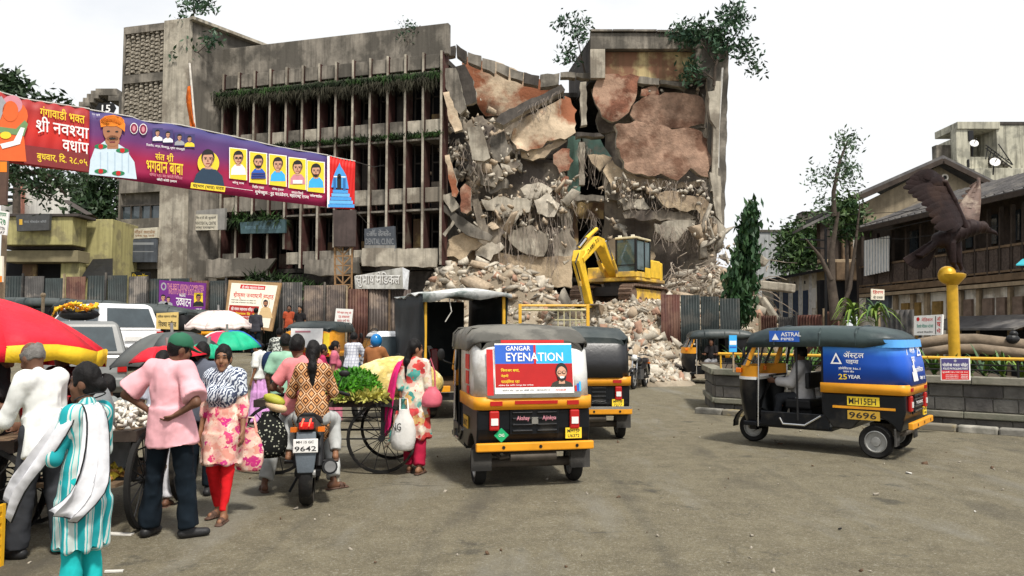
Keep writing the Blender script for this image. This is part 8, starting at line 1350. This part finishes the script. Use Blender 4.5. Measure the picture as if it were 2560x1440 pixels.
q = gpt(546, 9.6); person('girl with a dark veil looking out from under the striped umbrella', q, 175, 1.50, None, [('kurta', cloth('dark_teal_dress', (.03, .06, .07)), dict(hem=.5, sleeve=1.5, r=.2)), ('shawl', cloth('dark_veil', (.025, .03, .04)), dict(g=.03)), ('trousers', NAVY)], SKM, 'long', woman=True, vox=.014)
q = gpt(652, 14.2); LW = person('woman in a white blouse and lavender sari walking with a backpack', q, 75, 1.55, dict(hed=(0, .07, 1.56), elR=(.21, .08, 1.12), haR=(.2, .22, .98)), [('shirt', WSHIRT, dict(sleeve=.9, hem=.05, g=.02)), ('skirt', cloth('lavender_sari', (.62, .32, .62)), dict(r=.24)), ('sandals', SAND)], SKM, 'bun', woman=True, vox=.016, nod=-16)
m = MB(); m.ell((0, -.2, 1.1), (.14, .09, .2), nu=14, nv=10); o = m.build('backpack', cloth('navy_backpack', (.015, .03, .08)), None, smooth=180); o.location = q + V((.19, -.06, .95)); tag(o, 'dark blue backpack on the back of the lavender sari woman', 'backpack')
q = gpt(716, 10.3); person('man in a mint green shirt walking away behind the motorcycle riders', q, 8, 1.66, dict(elL=(-.26, -.02, 1.12)), [('shirt', cloth('mint_shirt', (.30, .52, .38)), dict(sleeve=.8, hem=.12, g=.02)), ('trousers', NAVY)], SKD, vox=.016)
BL_ = BIKE.location
person('motorcycle driver in a coral polo shirt and pale trousers with his feet down', BL_ + V((-.15, .13, 0)), 11, 1.74, dict(pel=(0, -.08, .86), knL=(-.32, .16, .52), knR=(.30, .18, .52), anL=(-.40, -.08, .085), anR=(.38, -.06, .085), ftL=(-.3, 1, 0), ftR=(.9, .5, 0), hed=(-.07, .05, 1.50), elL=(-.34, .02, 1.07)), [('shirt', cloth('coral_polo', (.72, .24, .25)), dict(sleeve=.75, hem=.08, g=.022)), ('trousers', cloth('pale_grey_trousers', (.46, .47, .46)), dict(g=.024, r=.06, hem=.08, wr=.016)), ('sandals', SAND)], SKD, vox=.012, base=RIDE)
person('pillion woman in an orange and black print kurta with a very long ponytail', BL_ + V((.05, -.20, 0)), 11, 1.62, dict(pel=(0, -.1, .92), che=(0, -.05, 1.23), nec=(0, -.03, 1.41), hed=(.0, -.01, 1.555), shL=(-.165, -.03, 1.36), shR=(.165, -.03, 1.36), elL=(-.25, .05, 1.12), haL=(-.22, .25, 1.05), elR=(.24, .06, 1.12), haR=(.20, .26, 1.06), knL=(-.26, .26, .80), knR=(.25, .26, .80), anL=(-.28, .08, .45), anR=(.28, .08, .45)), [('kurta', pat('orange_diamond', 'diamond', (.62, .30, .12), (.05, .018, .012), (.72, .45, .26)), dict(hem=.24, sleeve=1.2, r=.20, g=.02, n=5)), ('trousers', cloth('pale_grey_trousers', (.46, .47, .46)), dict(g=.02, r=.05)), ('sandals', SAND)], SKM, 'pony', woman=True, vox=.011, base=RIDE)
bagm('cloth_bag', 'black dotted cloth bag hanging beside the motorcycle with vegetables on top', 'bag', BL_ + V((-.36, -.33, .42)), (.19, .15, .23), pat('black_dots', 'dots', (.012, .013, .012), (.45, .46, .36)))
for i, (dx, dz, mt, lb) in enumerate(((-.30, .94, M('squash_green', (.36, .36, .04), .5, .2), 'yellow green squash lying on the dotted bag'), (-.28, .87, M('pale_gourd', (.62, .45, .26), .5, .15), 'pale gourd lying below the squash on the dotted bag'))): m = MB(); m.ell((0, 0, 0), (.12, .07, .055), nu=14, nv=8, rot=(0, .35, 0)); o = m.build('vegetable', mt, None, smooth=180); o.location = BL_ + V((dx, -.36, dz)); tag(o, lb, 'vegetable')
q = G(1035, 1182); FL = person('woman in a red and white floral kurta walking away beside the rickshaw', q, -12, 1.60, dict(elR=(.21, -.03, 1.12), haR=(.17, .10, 1.0), elL=(-.21, -.04, 1.1), haL=(-.17, -.02, .84), knL=(-.09, .03, .5), anL=(-.09, .06, .085), anR=(.11, -.10, .09)), [('kurta', pat('red_floral', 'floral', (.72, .66, .54), (.62, .03, .03), (.70, .45, .16), (.55, .02, .03), (.05, .32, .28), (.74, .70, .60), (.60, .05, .06), s=.9), dict(hem=.50, sleeve=1.0, r=.215, g=.018, n=7)), ('trousers', cloth('crimson_trousers', (.40, .015, .05)), dict(g=.02, r=.06)), ('sandals', SAND)], SKM, 'pony', woman=True, vox=.0125, yaw=-52)
ribbon('dupatta', [(-.10, .09, 1.33), (-.14, -.02, 1.45), (-.20, -.10, 1.30), (-.25, -.12, .95), (-.30, -.10, .55)], [(-.20, .06, 1.30), (-.21, -.02, 1.42), (-.30, -.04, 1.25), (-.40, .0, .85), (-.44, .02, .40)], cloth('hot_pink_dupatta', (.78, .03, .20)), FL, k=.94)
ribbon('kurta_panel', [(-.22, -.10, .80), (-.28, -.12, .55), (-.30, -.12, .36)], [(-.10, -.2, .8), (-.2, -.2, .5), (-.40, -.08, .30)], pat('red_floral', 'floral'), FL, k=.94)
bagm('handbag', 'rose pink handbag on the shoulder of the floral kurta woman', 'handbag', q + V((.22, -.09, .80)), (.13, .09, .12), M('rose_leather', (.62, .13, .18), .5, .15, 5, .2), [(-.07, 0, .2), (-.08, .02, .42), (-.02, .03, .58), (.03, .02, .42), (.04, 0, .2)])
t = bagm('carrier_bag', 'white printed carrier bag held by the floral kurta woman', 'bag', q + V((-.10, -.20, .30)), (.15, .09, .24), M('white_bag', (.66, .65, .62), .7, .12, 5, .4), [(-.05, .02, .44), (-.06, .1, .6), (.03, .1, .6), (.05, .02, .44)]); m = MB(); m.text('NG', (-.13, -.088, .24), XU, ZU, .11, .09); m.build('lettering', PBLK, t)
q = gpt(838, 14.3); PS = person('woman in a rose pink sari standing sideways with her hair in a bun', q, -80, 1.52, dict(elR=(.21, -.02, 1.12)), [('shirt', cloth('rose_blouse', (.42, .10, .15)), dict(sleeve=.6, hem=.02)), ('skirt', cloth('rose_sari', (.52, .17, .23)), dict(r=.22, top=.22)), ('shawl', cloth('rose_sari', (.52, .17, .23)), dict(g=.02, f=.2, n=(1, 0, -1), d=-.95)), ('sandals', SAND)], SKM, 'bun', woman=True, vox=.015)
q = gpt(808, 14.8); person('shorter girl in crimson beside the rose pink sari woman', q, -75, 1.44, None, [('kurta', cloth('crimson_dress', (.42, .03, .10)), dict(hem=.5, sleeve=.8, r=.2)), ('trousers', cloth('crimson_trousers', (.40, .015, .05)))], SKD, 'bun', woman=True, vox=.017)
q = gpt(640, 27.5); person('man in a dark grey shirt walking away near the cream poster', q, 5, 1.74, dict(haL=(-.28, .1, .9), haR=(.28, .1, .9)), [('shirt', cloth('dark_grey_shirt', (.045, .045, .055)), dict(sleeve=1.2, hem=.1, g=.02)), ('trousers', NAVY), ('shoes', SHOE)], SKD, vox=.026)
q = gpt(723, 29.4); person('man in an orange shirt standing against the fence', q + V((0, 0, .25)), 185, 1.7, None, [('shirt', cloth('orange_shirt', (.38, .07, .03))), ('trousers', NAVY)], SKD, vox=.026); q = gpt(750, 29.0); person('man in a black shirt standing beside the orange shirt man at the fence', q + V((0, 0, .25)), 170, 1.72, None, [('shirt', cloth('black_shirt', (.018, .016, .017))), ('trousers', NAVY)], SKM, vox=.026)
person('motorcyclist in a black and white camouflage top riding away', BK2.location, 8, 1.72, None, [('shirt', pat('camo', 'camo', (.60, .62, .56), (.03, .03, .03), (.25, .27, .25)), dict(sleeve=1.8, g=.03)), ('trousers', NAVY), ('shoes', SHOE)], SKD, vox=.02, base=RIDE)
person('motorcyclist in a white checked shirt riding away by the white hatchback', BK3.location, -18, 1.74, None, [('shirt', pat('check', 'check', (.62, .63, .68), (.25, .26, .34)), dict(sleeve=1.8, g=.024)), ('trousers', cloth('blue_jeans', (.03, .07, .13))), ('shoes', SHOE)], SKD, vox=.018, base=RIDE)
person('motorcyclist in a blue helmet and brown jacket riding away', BK4.location, -16, 1.72, None, [('coat', cloth('brown_jacket', (.30, .12, .045)), dict(sleeve=1.8, g=.03)), ('trousers', NAVY), ('shoes', SHOE)], SKD, 'helmet', vox=.016, base=RIDE)
SEAT = dict(pel=(0, -.02, .78), che=(0, 0, 1.08), nec=(0, .02, 1.27), hed=(0, .05, 1.41), shL=(-.17, .01, 1.22), shR=(.17, .01, 1.22), elL=(-.22, .14, .98), haL=(-.22, .40, 1.0), elR=(.22, .14, .98), haR=(.22, .40, 1.0), hiL=(-.09, 0, .76), hiR=(.09, 0, .76), knL=(-.12, .36, .74), knR=(.12, .36, .74), anL=(-.12, .42, .43), anR=(.12, .42, .43), ftL=(0, 1, 0), ftR=(0, 1, 0))
person('rickshaw driver in a grey white shirt at the handlebar of the blue rickshaw', V((4.51, 11.39, 0)) + Euler((0, 0, R(51))).to_matrix() @ V((-.12, .12, -.02)), 51, 1.68, None, [('shirt', cloth('grey_white_shirt', (.46, .45, .45)), dict(sleeve=1.75, hem=.06, g=.028, wr=.016)), ('trousers', CHARC), ('shoes', SHOE)], SKD, vox=.0135, base=SEAT)
person('rickshaw driver in dark clothes leaning out of the far rickshaw', V((6.75, 25.6, 0)) + Euler((0, 0, R(84))).to_matrix() @ V((-.52, .12, .0)), 150, 1.66, dict(anL=(-.12, .30, .3), anR=(.12, .30, .3)), [('shirt', cloth('black_shirt', (.018, .016, .017)), dict(sleeve=.8)), ('trousers', cloth('grey_trousers', (.22, .22, .23))), ('shoes', SHOE)], SKD, vox=.022, base=SEAT)
q = gpt(292, 7.3); person('vendor in a grey shirt sitting low behind the white flower cart', q + V((0, 0, -.22)), 80, 1.66, dict(hed=(0, .12, 1.42)), [('shirt', cloth('grey_vendor_shirt', (.22, .235, .23)), dict(sleeve=.8, g=.03)), ('trousers', CHARC)], SKD, vox=.017, base=SEAT)
q = gpt(165, 7.6); person('vendor in a dark top standing in the shade of the red umbrella', q, 165, 1.58, dict(haR=(.2, .2, 1.0)), [('shirt', cloth('dark_red_top', (.06, .02, .02)), dict(sleeve=.9)), ('trousers', CHARC)], SKD, 'short', vox=.017)
# umbrellas, carts, goods
def umbrella(label, top, r, drop, cols, n=8, pole_to=None, tilt=(0, 0), valance=None, vh=.16, sag=.06, grp=None):
 t = thing('umbrella', label, 'umbrella', top, group=grp); q = Euler((R(tilt[0]), R(tilt[1]), 0)).to_matrix()
 def pt(a, u, dz=0.): z = -drop * (u ** 1.7) - sag * math.sin(u * PI) * -1.; return q @ V((r * u * math.cos(a), r * u * math.sin(a), z + dz))
 for i in range(n):
  a0, a1 = 2 * PI * i / n, 2 * PI * (i + 1) / n; rows = []
  for j in range(7):
   u = j / 6; row = []
   for w in range(5):
    x = w / 4; a = a0 + (a1 - a0) * x; f = 1 - .05 * math.sin(x * PI) * u; row.append(pt(a, u * f, -.02 * math.sin(x * PI) * u))
   rows.append(row)
  m = MB(); m.loft(rows, 0, False, False, closed=False); m.build('gore', cols[i % len(cols)], t, smooth=12, solid=.004)
  if valance is not None:
   rows = [[pt(a0 + (a1 - a0) * x / 4, 1 - .05 * math.sin(x / 4 * PI)) + q @ V((0, 0, -d - (.03 if x % 2 else 0) * (d > 0))) for x in range(5)] for d in (0, vh)]; m = MB(); m.loft(rows, 0, False, False, closed=False); m.build('valance', valance[i] if isinstance(valance, list) else valance, t, smooth=10, solid=.004)
  m = MB(); m.tube([pt(a0, u / 4, -.015) for u in range(5)], .008, 4); m.build('rib', BLACK, t)
 m = MB(); m.cyl(q @ V((0, 0, .12)), q @ V((0, 0, -(pole_to or 2.0))), .018, n=8); m.build('pole', RIMM, t, smooth=40); return t
def ucol(n, c): return M(n, c, .6, .15, 3, .6, bd=.03, spec=.3, bsc=1.5, col2=tuple(x * .75 for x in c), f2=.35, s2=2)
URED, UYEL = ucol('umbrella_red', (.72, .012, .03)), ucol('umbrella_yellow', (.78, .50, .02)); UPINK = ucol('umbrella_pale_pink', (.80, .66, .62)); UBLK = M('umbrella_black', (.028, .034, .034), .55, .3, 2, .2, col2=(.07, .08, .078), f2=.3)
def utop(px, py, Y): return P(px, py, Y)
U1 = utop(-40, 742, 6.9); umbrella('large red stall umbrella with a yellow printed border', U1, 1.08, .46, [URED], 8, 2.1, (-4, 2), [UYEL, URED, URED, URED, URED, URED, URED, UYEL], .13, .01)
m = MB(); m.add([(-.02, -.75, -.20), (.22, -.73, -.20), (.20, -.62, -.12), (.0, -.63, -.12)], [(0, 1, 2, 3)]); o = m.build('sticker', CREAM, None); o.location = U1 + V((.02, -.09, .02)); tag(o, 'cream paper patch stuck on the red stall umbrella', 'sticker')
umbrella('pale pink stall umbrella above the striped one', utop(546, 779, 13.5), .58, .25, [UPINK], 8, 1.9, (3, 0), UPINK, .05); umbrella('umbrella with red, green and blue panels beside the zebra scarf woman', utop(568, 832, 10.6), .47, .20, [ucol('umbrella_blue', (.02, .12, .48)), ucol('umbrella_blue', (.02, .12, .48)), ucol('umbrella_green', (.01, .42, .22)), ucol('umbrella_magenta', (.60, .03, .10)), UPINK, ucol('umbrella_magenta', (.60, .03, .10)), ucol('umbrella_green', (.01, .42, .22)), ucol('umbrella_green', (.01, .42, .22))], 8, 1.7, (6, 0), None)
umbrella('big black umbrella with grey worn panels beyond the pink shirt man', utop(430, 833, 8.8), .68, .34, [UBLK, UBLK, M('umbrella_grey', (.10, .11, .105), .6, .2, 3, .15)], 8, 1.7, (2, -3), None); umbrella('red umbrella half hidden below the black one', utop(420, 872, 8.0), .40, .10, [URED], 8, 1.5, (2, -6), None); umbrella('green umbrella edge behind the cap of the pink shirt man', utop(520, 868, 8.4), .22, .10, [ucol('umbrella_green', (.01, .42, .22))], 8, 1.5, (0, 8), None)
m = MB(); q = P(108, 790, 15); m.cyl((q.x, q.y, .1), P(108, 740, 15), .03); m.ell(P(108, 738, 15), (.05, .05, .05)); o = m.build('pole', WOODL, None); tag(o, 'bare wooden pole with a knob standing among the parked rickshaws', 'pole')
t, pr = board('stand_sign', 'small yellow rickshaw stand sign on a post above the black umbrella', 'sign', [(391, 783), (445, 780), (444, 824), (390, 822)], 14.5, M('sign_yellow', (.66, .48, .17), .6, .12, 4), .03); pr.text('नाशिक महानगर पालिका', 394, 787, 442, 795, PBLK, 1).text('रिक्षा स्टॅन्ड', 396, 801, 441, 817, PBLK, 1); pr.build(t); m = MB(); q = P(418, 824, 14.55); m.cyl((q.x, q.y, 0), q, .025); m.build('post', BLACK, t)
cl = gpt(205, 16.5) + V((0, -.1, 1.78)); t = thing('bundle', 'dark bundle wrapped in orange and yellow flower garlands on the grey car roof', 'bundle', cl); m = MB(); m.ell((0, 0, .1), (.42, .3, .14), nu=14); m.build('cloth', BLACK, t, smooth=60)
for i, c in enumerate(((.75, .42, .02), (.78, .22, .01), (.75, .50, .03))):
 v, f = [], [];
 pts = np.array([(.30 * math.cos(a) + .12 * (i - 1), .22 * math.sin(a) - .12, .22 + .05 * math.sin(3 * a) + .03 * i) for a in np.linspace(0, 6.28, 40)]); o = rocks('flower_garland', pts, np.full(40, .045), [M('marigold_%d' % i, c, .8)], t); o['kind'] = 'stuff'
# hand carts
def cart(label, loc, rz, L_=2.0, Wd=1.1, top=.86, r=.42):
 t = thing('hand_cart', label, 'hand cart', loc, R(rz)); n = 6
 for i in range(n): m = MB(); m.box((0, -Wd / 2 + (i + .5) * Wd / n, top), (L_, Wd / n - .012, .035)); m.build('plank', WOOD, t)
 for s in (-1, 1): m = MB(); m.box((0, s * Wd / 2, top - .02), (L_ + .06, .05, .09)); m.build('edge_board', WOODD, t); m = MB(); m.box((s * L_ / 2, 0, top - .02), (.05, Wd, .09)); m.build('edge_board', WOODD, t)
 for x in (-1, 1):
  m = MB(); m.bar((x * L_ * .36, -Wd * .42, top), (x * L_ * .36, -Wd * .42, r), .045); m.bar((x * L_ * .36, Wd * .42, top), (x * L_ * .36, Wd * .42, r), .045); m.cyl((x * L_ * .36, -Wd * .5, r), (x * L_ * .36, Wd * .5, r), .02); m.build('axle_frame', BLACK, t)
  for s in (-1, 1):
   m = MB(); c = (x * L_ * .36, s * Wd * .52, r); m.lathe([(r * .92, -.025), (r, -.02), (r, .02), (r * .92, .025)], c, 28, axis=1, cap=False); w = m.build('wheel', RUBB, t, smooth=40); m = MB()
   for k in range(14): a = 2 * PI * k / 14; m.bar(c, (c[0] + r * .93 * math.cos(a), c[1], c[2] + r * .93 * math.sin(a)), .009)
   m.cyl((c[0], c[1] - .04, c[2]), (c[0], c[1] + .04, c[2]), .04); m.build('spokes', BLACK, w)
 for z in (.40, .52, .66):
  for s in (-1, 1): m = MB(); m.cyl((-L_ * .36, s * Wd * .42, z), (L_ * .36, s * Wd * .42, z), .008, n=5); m.build('tie_rod', BLACK, t)
 return t
ck = G(955, 1180); cart('long wooden hand cart carrying coriander and a yellow sack', V((-2.22, 9.75, 0)), 2, 1.75, 1.0, .86)
def greens(label, cat, c, r, n, ln, mat, name='greens', base=None):
 t = thing(name, label, cat, c); m = MB(); m.ell((0, 0, r[2] * .45), (r[0] * .82, r[1] * .82, r[2] * .5), nu=14); m.build('heap', base or mat, t, smooth=60); d = RNG.normal(size=(n, 3)); d[:, 2] = np.abs(d[:, 2]); d /= np.linalg.norm(d, axis=1)[:, None]; p = d * np.array(r) * RNG.uniform(.75, 1., (n, 1)); a = d + RNG.normal(size=(n, 3)) * .6; a /= np.linalg.norm(a, axis=1)[:, None]; b = np.cross(a, RNG.normal(size=(n, 3))); b /= np.linalg.norm(b, axis=1)[:, None]; s = ln * RNG.uniform(.5, 1.2, (n, 1)); v = np.stack([p - b * s * .16, p + b * s * .16, p + a * s * .6 + b * s * .22, p + a * s, p + a * s * .6 - b * s * .22], 1).reshape(-1, 3); o = np_obj('leaves', v, np.arange(n * 5).reshape(-1, 5), mat, t); o['kind'] = 'stuff'; return t
greens('bright green heap of fresh coriander on the hand cart', 'vegetables', V((-1.98, 9.55, .88)), (.40, .36, .36), 3600, .065, leafmat('coriander', (.02, .13, .006), (.10, .34, .02)), base=M('coriander_base', (.03, .11, .01)))
greens('loose yellow stalks at the foot of the coriander heap', 'stalks', V((-1.86, 9.36, .88)), (.46, .2, .09), 900, .09, M('dry_stalks', (.42, .40, .10), .9, .3), name='stalks')
s = SDF((-.7, -.5, -.05), (.7, .5, .6), .02); s.ell((0, 0, .16), (.58, .38, .34), None, .05); s.ell((.28, .05, .12), (.36, .3, .24), None, .08); s.cut((0, 0, -1), .0); v, f = s.mesh(); v = v + normals(v, f) * (.035 * nz(v, 5, 3)[:, None]); o = np_obj('sack', v + np.array([-1.52, 9.85, .88]), f, M('straw_sack', (.62, .47, .15), .9, .3, 22, .6, col2=(.74, .66, .36), f2=.4, s2=6), None, 180); tag(o, 'yellow woven sack heaped behind the coriander on the hand cart', 'sack')
cart('hand cart piled with white garlic beside the pink shirt man', V((-3.75, 7.2, 0)), 96, 1.5, .95, .84); cart('vegetable cart in front of the old man in white', V((-4.72, 6.2, 0)), 12, 1.6, 1.0, .84)
def heap(name, label, cat, c, r, n, size, mats, flat_=.5):
 t = thing(name, label, cat, c); p = RNG.normal(size=(n, 3)); p /= np.linalg.norm(p, axis=1)[:, None]; p *= (RNG.random((n, 1)) ** .4); p[:, 2] = np.abs(p[:, 2]); o = rocks(cat.replace(' ', '_'), p * np.array(r), RNG.uniform(.7, 1.2, n) * size, mats, t); o['kind'] = 'stuff'; return t
GAR = [M('garlic', (.72, .70, .64), .6, .1), M('garlic_shade', (.58, .52, .44), .6, .1)]
heap('garlic_heap', 'heap of white garlic bulbs on the cart beside the pink shirt man', 'garlic', V((-3.62, 6.95, .86)), (.38, .45, .20), 420, .035, GAR); heap('onion_heap', 'heap of brown and yellow produce under the garlic cart', 'onions', V((-3.7, 6.7, .42)), (.3, .3, .12), 120, .05, [M('onion', (.42, .22, .06), .5), M('lemon', (.62, .48, .05), .5)]); m = MB(); m.box((-3.75, 7.1, .40), (.8, 1.2, .03)); o = m.build('shelf_board', WOOD, None); tag(o, 'low shelf board slung under the garlic cart', 'shelf'); heap('onion_heap', 'heap of red and brown onions on the cart by the old man', 'onions', V((-4.75, 5.95, .86)), (.6, .3, .10), 300, .04, [M('red_onion', (.30, .05, .06), .5), M('onion', (.42, .22, .06), .5), M('potato', (.40, .28, .12), .7)])
for lb, c, r_, h_ in (('red plastic basin on the cart by the old man', V((-4.62, 6.15, .95)), .26, .15), ('red plastic crate standing behind the old man', V((-4.05, 6.6, .92)), .2, .22)): m = MB(); m.lathe([(r_ * .75, 0), (r_, h_), (r_ * 1.06, h_), (r_ * .95, h_ - .02), (r_ * .7, .02)], c, 24); o = m.build('basin', paint('red_plastic', (.62, .01, .015), .35), None, smooth=40); tag(o, lb, 'basin')
bagm('plastic_bag', 'large grey plastic sack beyond the turquoise kurta woman', 'sack', V((-3.58, 6.55, .80)), (.16, .16, .26), M('grey_plastic', (.22, .235, .24), .35, .2, 3, .5, spec=.5)); bagm('plastic_bag', 'navy plastic bag hanging beside the pink shirt man', 'bag', G(378, 1290) + V((0, .35, .80)), (.09, .07, .16), M('navy_plastic', (.012, .02, .05), .3, .2, 3, .5, spec=.5), knot=True)
cq = V((-4.02, 5.45, 0)); t = thing('crate', 'yellow plastic crate of green squash on the ground at the photo edge', 'crate', cq, R(-6)); YC = paint('yellow_plastic', (.70, .38, .015), .4)
for z in (.02, .10, .18, .26, .34, .42):
 for s in (-1, 1): m = MB(); m.box((0, s * .2, z), (.58, .018, .045)); m.build('slat', YC, t); m = MB(); m.box((s * .29, 0, z), (.018, .40, .045)); m.build('slat', YC, t)
for x in (-.29, -.15, 0, .15, .29):
 for s in (-1, 1): m = MB(); m.box((x, s * .203, .22), (.025, .03, .46)); m.build('upright', YC, t)
m = MB(); m.box((0, 0, .015), (.56, .38, .02)); m.build('crate_floor', YC, t); heap('squash_heap', 'heap of green squash in the yellow crate', 'squash', cq + V((0, 0, .34)), (.22, .14, .16), 60, .06, [M('squash_skin', (.14, .26, .02), .45)])
# litter and loose stones on the road
LIT = [M('paper_litter', (.62, .60, .55), .8), M('brown_leaf_litter', (.10, .06, .035), .8), RUB[1]]
pts = []
for _ in range(300): x, y = random.uniform(-6, 8), 4.2 + 14 * random.random() ** 1.6; pts.append((x, y, float(gh(x, y)) + .008))
o = rocks('street_litter', np.array(pts), RNG.gamma(1.5, .006, len(pts)) + .004, LIT, None, [.06, .44, .5]); tag(o, 'scattered pebbles and scraps on the street', kind='stuff')
for i, (px, py, w, lb) in enumerate(((293, 1338, .26, 'pale strip of cardboard lying on the dirt by the turquoise woman'), (285, 1432, .12, 'small white paper scrap on the dirt at the bottom edge'), (1445, 1185, .05, 'tiny paper scrap on the asphalt right of the poster rickshaw'), (2100, 1325, .04, 'dark pebble alone on the asphalt in front of the blue rickshaw'))): q = G(px, py); m = MB(); m.box(q + V((0, 0, .012)), (w, w * .22, .012), rot=(0, .03, .2 * i)); o = m.build('paper_scrap', LIT[0] if i < 3 else RUBB, None); tag(o, lb, 'litter')
